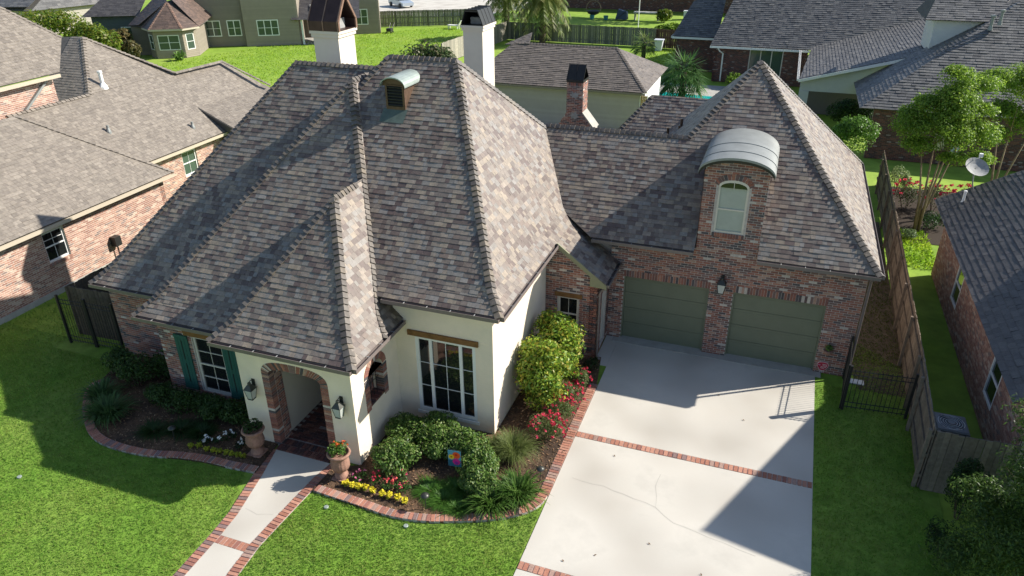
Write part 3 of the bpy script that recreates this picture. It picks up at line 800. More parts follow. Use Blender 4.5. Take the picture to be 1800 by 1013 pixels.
# right face of the main roof: front hip, ridge end, rear hip; runs back to the link roof
R = SLR(4.0, 1.466); F = FLR(4.0, .8545)
xk = -1.85 - R.d0; zk = R.zk; xt = mn[1](9.07)
yk = mn[2](zk)
yb = lambda z: 2 * yrm - mn[2](z)
add_face([(-1.85, -6.6, 4.0), (-1.85, -1.75, 4.0), (xk, -1.75, zk), (xk, yk, zk)])
add_face([(-1.85, -1.75, 4.0), (-1.85, 1.4, 4.0), (xk, 1.4, zk), (xk, -1.75, zk)])
zm = F.zk
add_face([(xk, yk, zk), (xk, yb(zk) - 2.5, zk), (xt, yrm, 9.07)])
add_face([(xk, yb(zk) - 2.5, zk), (xk, yb(zk), zk), (xt, yrm, 9.07)])
CAPS_line([(xt, yrm, 9.07), (xk, yb(zk), zk)], unit(V(1.466, 0, 1)), unit(V(0, .87, 1)))
# skirt over the side entry, sweeping out from the main roof
add_face([(-1.85, -1.8, 4.0), (-.22, -1.8, 2.86), (-.22, .05, 2.86), (-1.85, .05, 4.0)])
# backs of the main blocks (plain deck)
add_face([(-15.57, 5.95, 2.8), (-1.85, 5.4, 4.0), (-1.85, 5.4, 4.01), (-11, yr1, 8.64)], tabs=False)
add_face([(mn[0](9.07), yrm, 9.06), (xt, yrm, 9.06), (-1.95, 5.4, 4.0), (-11.4, 5.4, 4.0)], tabs=False)
add_face([(-8.2, yr1, 8.64), (w1[0](8.65), yr1, 8.64), (-15.5, 5.95, 2.8), (-8.2, 5.95, 2.8)], tabs=False)
# main left slope above the stepped wings
add_face([(mn[0](9.07), yrm, 9.07), (mn[0](7.0), mn[2](7.0), 7.0), (mn[0](7.0), 1, 7.0)])
# garage and link
GE, GK = 3.75, .885
gy = lambda z: -.4 + (z - GE) / GK
AP = (3.14, gy(8.54), 8.54); RI = (1.29, gy(6.43), 6.43)
zc = lambda y: GE + (y + .4) * GK
add_face([(-1.1, -.4, GE), (2.157, -.4, GE), (2.157, gy(6.43), 6.43), (-3.6, gy(6.43), 6.43), (-3.6, 1.0, zc(1.0)), (-2.2, .2, zc(.2))])
def gx_left(z): return AP[0] + (z - 8.54) * (AP[0] - RI[0]) / (8.54 - 6.43)
def gx_right(z): return 7.43 - (z - GE) * (7.43 - AP[0]) / (8.54 - GE)
add_face([(2.157, .5, zc(.5)), (4.023, .5, zc(.5)), (4.023, gy(7.555), 7.555), (3.14, gy(8.54), 8.54), (2.157, gy(7.42), 7.42)])
add_face([(4.023, -.4, GE), (7.43, -.4, GE), (4.023, gy(7.555), 7.555)])
add_face([(2.157, gy(6.43), 6.43), (2.157, gy(7.42), 7.42), RI])
# right slope and rest of the garage pyramid
BR_R = (7.43, 10.6, GE)
add_face([(7.43, -.4, GE), BR_R, AP])
add_face([AP, BR_R, (-1.15, 10.6, GE)], tabs=False)
add_face([AP, (-1.15, 10.6, GE), (-1.15, 4.5, GE), RI])
CAPS_line([AP, (7.43, -.4, GE)], unit(V(0, -GK, 1)), unit(V(1.11, 0, 1)))
CAPS_line([AP, RI], unit(V(0, -GK, 1)), unit(V(-1.11, 0, 1)))
CAPS_line([AP, BR_R], unit(V(0, GK, 1)), unit(V(1.11, 0, 1)))
CAPS_line([(-3.6, RI[1], 6.43), RI], unit(V(0, -GK, 1)), unit(V(0, GK, 1)))
add_face([(-3.6, RI[1], 6.43), RI, (1.29, 5.2, 4.2), (-3.6, 5.2, 4.2)], tabs=False)
# rear wing behind the link: its sunlit front slope shows over the link ridge
add_face([(-3.4, 7.2, 3.4), (2.4, 7.2, 3.4), (2.4, 10.0, 6.0), (-1.2, 10.0, 6.0)])
add_face([(-1.2, 10.0, 6.0), (2.4, 10.0, 6.0), (2.4, 12.6, 3.4), (-3.4, 12.6, 3.4)], tabs=False)
CAPS_line([(-1.2, 10.0, 6.0), (-3.4, 7.2, 3.4)], unit(V(0, -.93, 1)), unit(V(-1, 0, 1)))
d = obj('roof_deck', DECK, 'deck', roof)
lay_roof(roof, TABS, 300)
lay_caps(roof, CAPS, 300)

# ---- gutters
def gutter(parent, a, b, out, m='gutter', w=.11, h=.10, strap=.78, name='gutter', straps=True):
    a = V(*a); b = V(*b); out = unit(V(*out)); L = np.linalg.norm(b - a); t = (b - a) / L
    mb = MB()
    O = a
    mb.obox(O, t, out, 0, L, -h, .0, -.005, .012); mb.obox(O, t, out, 0, L, -h, -h + .012, .012, w); mb.obox(O, t, out, 0, L, -h + .004, .012, w, w + .014)
    mb.obox(O, t, out, 0, .012, -h, .0, .012, w); mb.obox(O, t, out, L - .012, L, -h, .0, .012, w)
    g = obj(name, mb, m, parent)
    n = int(L / strap)
    if straps:
        for i in range(1, n + 1):
            s = L * i / (n + 1); k = MB(); k.obox(O, t, out, s - .009, s + .009, .004, .014, .0, w + .017); obj('strap', k, 'stone_grey', g)
    return g
gutter(house, (-9.0, -8.98, 3.27), (-4.78, -8.98, 3.27), (0, -1, 0))
gutter(house, (-4.79, -8.98, 3.27), (-4.79, -6.4, 3.27), (1, 0, 0))
gutter(house, (-12.6, -8.01, 2.82), (-9.0, -8.01, 2.82), (0, -1, 0))
gutter(house, (-15.55, -6.77, 2.77), (-12.4, -6.77, 2.77), (0, -1, 0))
gutter(house, (-5.2, -6.58, 3.97), (-1.86, -6.58, 3.97), (0, -1, 0))
gutter(house, (-1.87, -6.58, 3.97), (-1.87, -1.75, 3.97), (1, 0, 0))
gutter(house, (-.235, -1.78, 2.83), (-.235, -.02, 2.83), (1, 0, 0))
gutter(house, (-1.05, -.38, 3.72), (2.15, -.38, 3.72), (0, -1, 0))
gutter(house, (4.03, -.38, 3.72), (7.42, -.38, 3.72), (0, -1, 0))
gutter(house, (7.41, -.38, 3.72), (7.41, 10.5, 3.72), (1, 0, 0), straps=False)
# downspouts
mb = MB(); mb.tube([(-.16, -1.5, 2.74), (-.30, -1.62, 2.62), (-.42, -1.66, 2.5), (-.42, -1.68, .2), (-.30, -1.72, .08)], .042, 6); obj('downspout', mb, 'gutter', house)
mb = MB(); mb.tube([(7.36, -.28, 3.62), (7.24, -.1, 3.4), (7.22, -.06, .2), (7.28, -.2, .08)], .042, 6); obj('downspout', mb, 'gutter', house)
# soffits closing the eaves
mb = MB()
for (a, b) in (((-9.0, -8.96, 3.17), (-4.8, -8.5, 3.19)), ((-5.3, -8.96, 3.172), (-4.8, -6.3, 3.188)), ((-12.6, -7.99, 2.72), (-9.0, -7.5, 2.74)), ((-15.5, -6.75, 2.67), (-12.4, -6.3, 2.69)), ((-5.3, -6.56, 3.87), (-1.9, -6.2, 3.89)), ((-2.4, -6.56, 3.872), (-1.9, -1.7, 3.888)), ((-1.0, -.36, 3.62), (2.1, .1, 3.64)), ((4.05, -.36, 3.62), (7.38, .1, 3.64)), ((7.0, -.36, 3.622), (7.38, 10.5, 3.638))):
    mb.box(a, b)
obj('soffit', mb, 'trim', house)

# ---- painted brick walls of the main block and porch
mb = MB(); panel(mb, (0, -6.34, 0), X_, -Y_, -5.06, -2.17, 0, 3.9, [(-4.47, -2.675, .336, 2.82)], .3); obj('front_wall', mb, 'paint_wall', house)
mb = MB(); panel(mb, (-2.17, 0, 0), Y_, X_, -6.04, -1.7, 0, 3.9, [], .3); mb.box((-2.47, -6.339, 0), (-2.1702, -6.04, 3.9)); obj('side_wall', mb, 'paint_wall', house)
cx, ai, ao = -6.775, .80, 1.01
def arc(a, b, zs, e=.72):
    def f(t):
        th = math.pi * (1 - t); c, s = math.cos(th), math.sin(th)
        return (cx + a * math.copysign(abs(c) ** e, c), zs + b * abs(s) ** e)
    return f
fin, fout = arc(ai, .24, 2.34), arc(ao, .46, 2.34)
mb = MB()
panel(mb, (0, -8.71, 0), X_, -Y_, -8.52, cx - ai - .005, 0, 2.34, [], .5); panel(mb, (0, -8.71, 0), X_, -Y_, cx + ai + .005, -5.06, 0, 2.34, [], .5)
pts = [fin(i / 24) for i in range(25)]
for (a, b) in zip(pts[:-1], pts[1:]):
    mb.face([(a[0], -8.71, a[1]), (b[0], -8.71, b[1]), (b[0], -8.71, 3.18), (a[0], -8.71, 3.18)]); mb.face([(a[0], -8.21, a[1]), (a[0], -8.21, 3.18), (b[0], -8.21, 3.18), (b[0], -8.21, b[1])])
for (a, b) in ((-8.52, cx - ai), (cx + ai, -5.06)):
    mb.face([(a, -8.71, 2.34), (b, -8.71, 2.34), (b, -8.71, 3.18), (a, -8.71, 3.18)]); mb.face([(b, -8.21, 2.34), (a, -8.21, 2.34), (a, -8.21, 3.18), (b, -8.21, 3.18)])
pw = obj('porch_front_wall', mb, 'paint_wall', house)
# arch ring, jamb bricks and brick-lined reveal
arch_bricks(pw, (0, -8.71, 0), X_, -Y_, lambda t: fin(.0 + t), lambda t: fout(.0 + t), 31, depth=.49)
for (u0, u1) in ((cx - ao, cx - ai + .012), (cx + ai - .012, cx + ao)):
    v = .02
    while v < 2.33:
        mb = MB(); mb.obox((0, -8.71, 0), X_, -Y_, u0 + random.uniform(-.004, .004), u1, v, v + .064, -.2, .012, pick(BR)); obj('jamb_brick', mb, 'brick', pw); v += .0765
mb = MB(); mb.box((cx - ai - .01, -8.70, 0), (cx - ai + .004, -8.2, 2.34)); mb.box((cx + ai - .004, -8.70, 0), (cx + ai + .01, -8.2, 2.34)); obj('reveal_mortar', mb, 'mortar', pw)
lay_bricks(pw, (cx - ai + .004, -8.69, 0), Y_, X_, brick_rects(.2, .48, .02, 2.33, [], bw=.2), nmax=60)
lay_bricks(pw, (cx + ai - .004, -8.69, 0), Y_, -X_, brick_rects(.2, .48, .02, 2.33, [], bw=.2), nmax=0)
# niche window in the porch side wall
NY0, NY1, NZ0, NZ1 = -7.93, -7.17, 1.42, 2.30
mb = MB(); panel(mb, (-5.06, 0, 0), Y_, X_, -8.21, -6.34, 0, 2.30, [(NY0, NY1, NZ0, NZ1)], .45)
ncy = (NY0 + NY1) / 2; na = (NY1 - NY0) / 2
nin = lambda t: (ncy - na * math.cos(math.pi * t), NZ1 + .30 * math.sin(math.pi * t)); nout = lambda t: (ncy - (na + .2) * math.cos(math.pi * t), NZ1 + .50 * math.sin(math.pi * t))
pts = [nin(i / 14) for i in range(15)]
for a, b in zip(pts[:-1], pts[1:]):
    mb.face([(-5.06, a[0], a[1]), (-5.06, b[0], b[1]), (-5.06, b[0], 3.18), (-5.06, a[0], 3.18)]); mb.face([(-5.51, b[0], b[1]), (-5.51, a[0], a[1]), (-5.51, a[0], 3.18), (-5.51, b[0], 3.18)])
    mb.face([(-5.06, b[0], b[1]), (-5.06, a[0], a[1]), (-5.51, a[0], a[1]), (-5.51, b[0], b[1])])
for a, b in ((-8.21, NY0), (NY1, -6.34)):
    mb.face([(-5.06, a, 2.3), (-5.06, b, 2.3), (-5.06, b, 3.18), (-5.06, a, 3.18)])
    mb.face([(-5.51, b, 2.3), (-5.51, a, 2.3), (-5.51, a, 3.18), (-5.51, b, 3.18)])
mb.face([(-5.0602, -8.7098, 2.3), (-5.0602, -8.21, 2.3), (-5.0602, -8.21, 3.18), (-5.0602, -8.7098, 3.18)])
nw = obj('porch_side_wall', mb, 'paint_wall', house)
arch_bricks(nw, (-5.06, 0, 0), Y_, X_, nin, nout, 15, depth=.3)
for (u0, u1) in ((NY0 - .2, NY0 + .012), (NY1 - .012, NY1 + .2)):
    v = NZ0 - .13
    while v < NZ1 - .02:
        mb = MB(); mb.obox((-5.06, 0, 0), Y_, X_, u0, u1, v, v + .064, -.25, .012, pick(BR)); obj('jamb_brick', mb, 'brick', nw); v += .0765
lay_bricks(nw, (-5.40, 0, 0), Y_, X_, brick_rects(NY0, NY1, NZ0, 2.6, []), nmax=0)
mb = MB(); mb.box((-5.47, NY0, NZ0), (-5.41, NY1, 2.6)); obj('niche_back', mb, 'mortar', nw)
for i in range(9):
    yy = NY0 + (NY1 - NY0) * i / 9
    mb = MB(); mb.box((-5.38, yy + .005, NZ0 - .05), (-5.05, yy + .079, NZ0 + .012 + random.uniform(0, .006)), pick(BR_DARK)); obj('sill_brick', mb, 'brick', nw)
mb = MB()
for i in range(4): mb.tube([(-5.2, NY0 + .15 * (i + 1), NZ0), (-5.2, NY0 + .15 * (i + 1), 2.5)], .009, 5)
mb.tube([(-5.2, NY0, 1.9), (-5.2, NY1, 1.9)], .009, 5)
for k in range(3): mb.tube([(-5.19, NY0 + .22 + .16 * k + .06 * math.cos(t), 2.08 + .06 * math.sin(t)) for t in np.linspace(0, 6.28, 10)], .007, 4)
obj('grille', mb, 'iron', nw)
# porch inside: left wall, ceiling, back wall with the front door, brick floor
mb = MB(); mb.box((-7.86, -8.21, 0), (-7.66, -5.2, 2.98)); obj('porch_inner_wall', mb, 'porch_wall', house)
mb = MB(); mb.box((-5.5, -8.2, 0), (-5.46, -6.36, 1.40)); obj('porch_inner_wall', mb, 'porch_wall', house)
mb = MB(); mb.box((-8.5, -8.2, 2.98), (-5.1, -5.2, 3.05)); obj('porch_ceiling', mb, 'white_trim', house)
mb = MB(); panel(mb, (0, -5.3, 0), X_, -Y_, -7.66, -5.1, 0, 2.98, [(-7.1, -6.1, .1, 2.3)], .15); obj('porch_back_wall', mb, 'porch_wall', house)
mb = MB(); mb.box((-7.1, -5.22, .1), (-6.1, -5.17, 2.3)); dr = obj('front_door', mb, 'timber', house)
for k in range(3):
    mb = MB(); mb.box((-6.98, -5.245, .3 + .68 * k), (-6.22, -5.225, .85 + .68 * k)); obj('door_panel', mb, 'timber', dr)
mb = MB(); mb.lathe((-6.2, -5.27, 1.15), [(.0, -.03), (.03, 0), (0, .03)], 8); obj('handle', mb, 'lamp_metal', dr)
mb = MB(); mb.box((-7.66, -8.75, -.02), (-5.9, -5.3, .032)); fl = obj('porch_floor', mb, 'old_mortar', house)
row = 0; yy = -8.40
while yy < -5.4:
    xx = -7.64 + (.11 if row % 2 else 0)
    while xx < -6.0:
        mb = MB(); mb.box((xx, yy, .0), (min(xx + .205, -5.98), yy + .092, .044 + random.uniform(0, .006)), pick(BR_DARK)); obj('brick', mb, 'brick', fl); xx += .22
    yy += .105; row += 1
xx = -7.6
while xx < -5.92:
    mb = MB(); mb.box((xx, -8.92, .0), (xx + .092, -8.70, .046 + random.uniform(0, .006)), pick(BR_DARK)); obj('brick', mb, 'brick', fl)
    mb = MB(); mb.box((xx, -8.68, .0), (xx + .092, -8.46, .048 + random.uniform(0, .006)), pick(BR_DARK)); obj('brick', mb, 'brick', fl); xx += .105
mb = MB(); panel(mb, (-8.52, 0, 0), -Y_, -X_, 7.62, 8.2, 0, 3.18, [], .3); obj('porch_left_wall', mb, 'paint_wall', house)
# hanging porch lantern
mb = MB(); mb.tube([(-6.7, -7.4, 2.98), (-6.7, -7.4, 2.72)], .008, 4); mb.lathe((-6.7, -7.4, 2.42), [(.0, .30), (.07, .27), (.09, .2), (.08, .0), (.0, -.02)], 6); tag(obj('porch_lantern', mb, 'iron'), 'small black hanging lantern just inside the porch arch', 'lantern')

# ---- large front window
fw = window(house, (0, -6.34, 0), X_, -Y_, -4.47, -2.675, .336, 2.82, cols=(.62, 1.62, .62), rows=3, fr=.10, rec=-.05, m='white_trim', bars=2, rail=False)
mb = MB(); mb.obox((0, -6.34, 0), X_, -Y_, -4.66, -2.58, 2.825, 2.985, -.1, .05); obj('timber_lintel', mb, 'timber', house)
mb = MB(); mb.obox((0, -6.34, 0), X_, -Y_, -4.52, -2.62, .235, .336, -.1, .035); obj('sill', mb, 'white_trim', fw)

# ---- front-left brick wall with shuttered window
bw_ = MB(); panel(bw_, (0, -7.62, 0), X_, -Y_, -12.28, -8.52, 0, 2.75, [(-11.06, -10.02, .30, 2.20)], .25); wl = obj('window_wall', bw_, 'mortar', house)
lay_bricks(wl, (0, -7.62, 0), X_, -Y_, brick_rects(-12.28, -8.53, .02, 2.74, [(-11.10, -9.98, .24, 2.36)]), nmax=90)
wn = window(house, (0, -7.62, 0), X_, -Y_, -11.06, -10.02, .30, 2.20, rows=2, fr=.07, rec=-.06, bars=2)
wb = MB()
for vv in (.30 + .07 + .44, 2.2 - .07 - .44): wb.obox((0, -7.62, 0), X_, -Y_, -10.99, -10.09, vv - .009, vv + .009, -.08, -.045)
obj('glazing_bar', wb, 'trim', wn)
mb = MB(); mb.obox((0, -7.62, 0), X_, -Y_, -11.32, -9.85, 2.205, 2.36, -.1, .04); obj('timber_lintel', mb, 'timber', house)
soldier(wl, (0, -7.62, 0), X_, -Y_, -11.1, -9.98, .20, .29, proud=.05, pitch=.08, name='sill_brick')
for (u0, u1) in ((-11.69, -11.21), (-10.005, -9.54)):
    mb = MB(); n = 4; pwid = (u1 - u0) / n
    sh = MB(); sh.obox((0, -7.62, 0), X_, -Y_, u0, u1, .31, .40, .02, .062); sh.obox((0, -7.62, 0), X_, -Y_, u0, u1, 2.09, 2.18, .02, .062)
    s = obj('shutter', sh, 'shutter', house)
    for i in range(n):
        k = MB(); k.obox((0, -7.62, 0), X_, -Y_, u0 + i * pwid + .004, u0 + (i + 1) * pwid - .004, .30, 2.19, .014, .045); obj('board', k, 'shutter', s)
    k = MB(); mid = (u0 + u1) / 2
    k.obox((0, -7.62, 0), X_, -Y_, mid - .012, mid + .012, .55, 1.2, .045, .056); k.obox((0, -7.62, 0), X_, -Y_, mid - .012, mid + .012, 1.35, 2.0, .045, .056); obj('slot', k, 'iron', s)
mb = MB(); panel(mb, (-12.28, 0, 0), -Y_, -X_, 6.41, 7.61, 0, 2.74, [], .25); st = obj('step_wall', mb, 'mortar', house)
lay_bricks(st, (-12.28, 0, 0), -Y_, -X_, brick_rects(6.42, 7.6, .02, 2.7, []), nmax=0)
# far-left brick wall
mb = MB(); panel(mb, (0, -6.41, 0), X_, -Y_, -15.36, -12.28, 0, 2.68, [(-13.0, -12.4, .9, 2.3)], .25); fl2 = obj('left_front_wall', mb, 'mortar', house)
lay_bricks(fl2, (0, -6.41, 0), X_, -Y_, brick_rects(-15.35, -12.3, .02, 2.67, [(-13.0, -12.4, .9, 2.3)]), nmax=0)
window(house, (0, -6.41, 0), X_, -Y_, -13.0, -12.4, .9, 2.3, rows=2)
mb = MB(); mb.obox((0, -6.41, 0), X_, -Y_, -13.46, -13.03, .9, 2.3, .01, .05); obj('shutter', mb, 'shutter', house)
mb = MB(); mb.box((-15.36, -6.15, 0), (-15.1, 6, 2.68)); mb.box((-15.1, 5.8, 0), (-2.2, 6, 2.68)); mb.box((-15.3, -6.0, 0), (-8.6, -5.8, 2.6)); obj('rear_wall', mb, 'mortar', house)

# ---- side entry with gable
gl = lambda v: (-2.17, -.48 if v < 2.80 else min(-.48, -.33 - (v - 2.80) / .76))
mb = MB(); panel(mb, (0, -1.72, 0), X_, -Y_, -2.17, -.48, 0, 2.78, [(-1.75, -1.08, .95, 2.18)], .25)
mb.face([(-2.17, -1.72, 2.78), (-.48, -1.72, 2.78), (-.48, -1.72, 2.92), (-1.98, -1.72, 4.05), (-2.17, -1.72, 4.05)])
en = obj('entry_wall', mb, 'mortar', house)
lay_bricks(en, (0, -1.72, 0), X_, -Y_, brick_rects(-2.165, -.48, .02, 4.0, [(-1.78, -1.05, .9, 2.34)], gl), nmax=60)
window(house, (0, -1.72, 0), X_, -Y_, -1.75, -1.08, .95, 2.18, rows=2, fr=.06, bars=2, m='trim')
mb = MB(); mb.obox((0, -1.72, 0), X_, -Y_, -1.86, -.96, 2.19, 2.34, -.1, .04); obj('timber_lintel', mb, 'timber', house)
mb = MB(); panel(mb, (-.48, 0, 0), Y_, X_, -1.72, 0, 0, 2.78, [(-1.1, -.3, .1, 2.1)], .25); es = obj('entry_side_wall', mb, 'mortar', house)
lay_bricks(es, (-.48, 0, 0), Y_, X_, brick_rects(-1.71, -.01, .02, 2.77, [(-1.1, -.3, .1, 2.1)]), nmax=0)
mb = MB(); mb.box((-.62, -1.1, .1), (-.56, -.3, 2.1)); obj('side_door', mb, 'trim', house)
# raking brick row and sage barge board
bl = MB()
a = V(-1.80, -1.81, 4.03); b = V(-.20, -1.81, 2.82)
bl.hexa([a + V(0, 0, -.16), b + V(0, 0, -.16), b + V(0, .05, -.16), a + V(0, .05, -.16), a, b, b + V(0, .05, 0), a + V(0, .05, 0)])
bl.hexa([(-.72, -1.80, 2.72), (-.22, -1.80, 2.70), (-.22, -1.70, 2.70), (-.72, -1.70, 2.72), (-.72, -1.80, 3.06), (-.22, -1.80, 2.74), (-.22, -1.70, 2.74), (-.72, -1.70, 3.06)])
obj('barge_board', bl, 'sage_trim', house)

# ---- garage front with dormer
DOORS = [(0.0, 2.74), (3.478, 6.218)]; DH = 2.354
holes = [(a, b, -.1, DH) for a, b in DOORS]
mb = MB(); panel(mb, (0, 0, 0), X_, -Y_, -.48, 7.17, -.05, 3.66, [(a, b, -.05, DH) for a, b in DOORS], .3)
panel(mb, (0, 0, 0), X_, -Y_, 2.16, 4.02, 3.66, 6.30, [(2.62, 3.50, 4.30, 5.86)], .25)
nar = 12
for i in range(nar):
    t0, t1 = i / nar, (i + 1) / nar; f = lambda t: (2.16 + 1.86 * t, 6.30 + .29 * math.sin(math.pi * t) ** .85 if 0 < t < 1 else 6.30)
    A, B = f(t0), f(t1); mb.face([(A[0], 0, 6.30), (B[0], 0, 6.30), (B[0], 0, B[1]), (A[0], 0, A[1])])
gw = obj('garage_wall', mb, 'mortar', house)
dl = lambda v: (2.17, 4.01) if v < 6.28 else ((3.09 - .93 * math.sqrt(max(0, 1 - ((v - 6.28) / .29) ** 2)) * .93, 3.09 + .93 * math.sqrt(max(0, 1 - ((v - 6.28) / .29) ** 2)) * .93))
rects = brick_rects(-.475, 7.165, -.02, 3.64, [(a - .0, b + .0, -.1, DH + .226) for a, b in DOORS])
rects += brick_rects(2.17, 4.01, 3.655, 6.55, [(2.55, 3.57, 4.17, 5.86), (2.68, 3.44, 5.86, 6.05)], dl)
lay_bricks(gw, (0, 0, 0), X_, -Y_, rects, nmax=300)
for a, b in DOORS: soldier(gw, (0, 0, 0), X_, -Y_, a - .02, b + .02, DH, DH + .225)
for (a, b) in DOORS:
    fr = MB(); fr.obox((0, 0, 0), X_, -Y_, a, a + .045, 0, DH - .002, -.12, -.03); fr.obox((0, 0, 0), X_, -Y_, b - .045, b, 0, DH - .002, -.12, -.03); fr.obox((0, 0, 0), X_, -Y_, a + .045, b - .045, DH - .05, DH - .002, -.12, -.03)
    gd = obj('garage_door', fr, 'garage_door', house)
    for i in range(4):
        h = (DH - .06) / 4; p = MB(); p.obox((0, 0, 0), X_, -Y_, a + .047, b - .047, .01 + i * h + .006, .01 + (i + 1) * h - .006, -.16, -.11)
        for j in range(4):
            ww = (b - a - .094) / 4; p.obox((0, 0, 0), X_, -Y_, a + .047 + j * ww + .09, a + .047 + (j + 1) * ww - .09, .01 + i * h + .09, .01 + (i + 1) * h - .09, -.11, -.1045)
        obj('door_section', p, 'garage_door', gd)
mb = MB(); mb.box((6.9, .02, 0), (7.165, 10.2, 3.66)); obj('garage_side_wall', mb, 'mortar', house)
mb = MB(); mb.box((-.9, 10.0, 0), (7.0, 10.2, 3.66)); mb.box((-3.5, 7.4, 0), (-3.3, 12.4, 3.4)); mb.box((-2.2, .3, 0), (-.5, .5, 3.7)); mb.box((-3.3, 7.5, 0), (2.4, 7.7, 3.36)); obj('garage_rear_wall', mb, 'mortar', house)
# dormer
dm = MB()
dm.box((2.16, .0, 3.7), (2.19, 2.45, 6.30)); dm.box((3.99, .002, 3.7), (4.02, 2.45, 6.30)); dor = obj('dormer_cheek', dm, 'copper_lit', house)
dr_ = MB(); nseg = 44
ar = lambda t, e=0.0: (3.09 + (1.08 + e) * -math.cos(math.pi * t), 6.26 + (.50 + e) * math.sin(math.pi * t) ** .9 if 0 < t < 1 else 6.26)
for i in range(nseg):
    A, B = ar(i / nseg), ar((i + 1) / nseg); zb = lambda z: gy(z) + .25
    a0 = (A[0], -.34, A[1]); b0 = (B[0], -.34, B[1]); a1 = (A[0], zb(A[1]), A[1]); b1 = (B[0], zb(B[1]), B[1])
    dr_.face([a0, b0, b1, a1]); dn = V(0, 0, -.07)
    dr_.face([V(*b0) + dn, V(*a0) + dn, V(*a1) + dn, V(*b1) + dn]); dr_.face([V(*a0) + dn, V(*b0) + dn, b0, a0])
for t in (0, 1):
    A = ar(t); dr_.face([(A[0], -.34, A[1]), (A[0], zb(A[1]), A[1]), (A[0], zb(A[1]), A[1] - .07), (A[0], -.34, A[1] - .07)])
dro = obj('dormer_roof', dr_, 'zinc', house)
for yy in (.35, 1.25):
    s = MB()
    for i in range(nseg):
        A, B = ar(i / nseg, .008), ar((i + 1) / nseg, .008); s.hexa([(A[0], yy, A[1] - .01), (B[0], yy, B[1] - .01), (B[0], yy + .03, B[1] - .01), (A[0], yy + .03, A[1] - .01), (A[0], yy, A[1] + .012), (B[0], yy, B[1] + .012), (B[0], yy + .03, B[1] + .012), (A[0], yy + .03, A[1] + .012)])
    obj('seam', s, 'zinc', dro)
dt = MB()
for i in range(nseg):
    A, B = ar(i / nseg, -.03), ar((i + 1) / nseg, -.03); dt.hexa([(A[0], -.30, A[1] - .13), (B[0], -.30, B[1] - .13), (B[0], -.002, B[1] - .13), (A[0], -.002, A[1] - .13), (A[0], -.30, A[1] - .03), (B[0], -.30, B[1] - .03), (B[0], -.002, B[1] - .03), (A[0], -.002, A[1] - .03)])
obj('dormer_fascia', dt, 'dark_metal', house)
# dormer window: arched head
wd = window(house, (0, 0, 0), X_, -Y_, 2.62, 3.50, 4.30, 5.80, rows=2, fr=.06, rec=-.05, gm='blind', m='trim', bars=1)
hd = MB()
hin = lambda t: (3.06 - .38 * math.cos(math.pi * t), 5.76 + .15 * math.sin(math.pi * t)); hout = lambda t: (3.06 - .44 * math.cos(math.pi * t), 5.78 + .21 * math.sin(math.pi * t))
P3 = lambda q, y: (q[0], y, q[1])
for i in range(10):
    a, b = i / 10, (i + 1) / 10
    hd.hexa([P3(hin(a), .0), P3(hin(b), .0), P3(hout(b), .0), P3(hout(a), .0), P3(hin(a), -.012), P3(hin(b), -.012), P3(hout(b), -.012), P3(hout(a), -.012)])
hd.box((3.052, -.006, 5.70), (3.068, .05, 5.91)); obj('arched_head', hd, 'trim', wd)
hg = MB()
for i in range(10):
    a, b = i / 10, (i + 1) / 10; hg.face([(hin(a)[0], -.0045, 5.74), (hin(b)[0], -.0045, 5.74), P3(hin(b), -.0045), P3(hin(a), -.0045)])
obj('pane', hg, 'glass', wd)
arch_bricks(gw, (0, 0, 0), X_, -Y_, hout, lambda t: (3.06 - .56 * math.cos(math.pi * t), 5.84 + .34 * math.sin(math.pi * t)), 14, depth=.03)
soldier(gw, (0, 0, 0), X_, -Y_, 2.58, 3.54, 4.16, 4.29, proud=.03, pitch=.08, name='sill_brick')

# ---- louvred copper vent dormer on the main roof front
def on_front(x, y): z = 4.0 + .72 * .42 + (y + 6.6 - .42) * .8545; return z
VX, VW, VY = -6.82, .31, -2.12
zb0 = on_front(0, VY)
mb = MB(); ztop = zb0 + .80
yb_ = VY + (ztop - zb0) / .8545 + .1
def quad_side(x, s): return [(x, VY, zb0 - .05), (x, yb_, ztop), (x, VY, ztop)]
for x in (VX - VW, VX + VW): mb.face(quad_side(x, 0))
mb.box((VX - VW, VY - .001, zb0 - .06), (VX - VW + .06, VY + .02, ztop)); mb.box((VX + VW - .06, VY - .001, zb0 - .06), (VX + VW, VY + .02, ztop)); mb.box((VX - VW + .06, VY, zb0 - .06), (VX + VW - .06, VY + .02, zb0 + .12))
vt = obj('roof_vent_dormer', mb, 'copper', house)
mb = MB(); mb.face([(VX - VW + .06, VY + .06, zb0), (VX + VW - .06, VY + .06, zb0), (VX + VW - .06, VY + .06, ztop + .1), (VX - VW + .06, VY + .06, ztop + .1)]); obj('backing', mb, 'iron', vt)
for i in range(8):
    z = zb0 + .14 + i * .088; s = MB(); s.hexa([(VX - VW + .06, VY, z), (VX + VW - .06, VY, z), (VX + VW - .06, VY + .055, z + .05), (VX - VW + .06, VY + .055, z + .05), (VX - VW + .06, VY, z + .014), (VX + VW - .06, VY, z + .014), (VX + VW - .06, VY + .055, z + .064), (VX - VW + .06, VY + .055, z + .064)]); obj('louvre', s, 'dark_metal', vt)
vr = MB(); aa = lambda t: (VX - (VW + .10) * math.cos(math.pi * t), ztop - .06 + .26 * math.sin(math.pi * t))
for i in range(12):
    A, B = aa(i / 12), aa((i + 1) / 12); ye = lambda z: VY + (z - zb0) / .8545 + .12
    q = [(A[0], VY - .12, A[1]), (B[0], VY - .12, B[1]), (B[0], ye(B[1]), B[1]), (A[0], ye(A[1]), A[1])]
    vr.face(q); vr.face([(p[0], p[1], p[2] - .035) for p in q][::-1]); vr.face([(A[0], VY - .12, A[1] - .035), (B[0], VY - .12, B[1] - .035), q[1], q[0]])
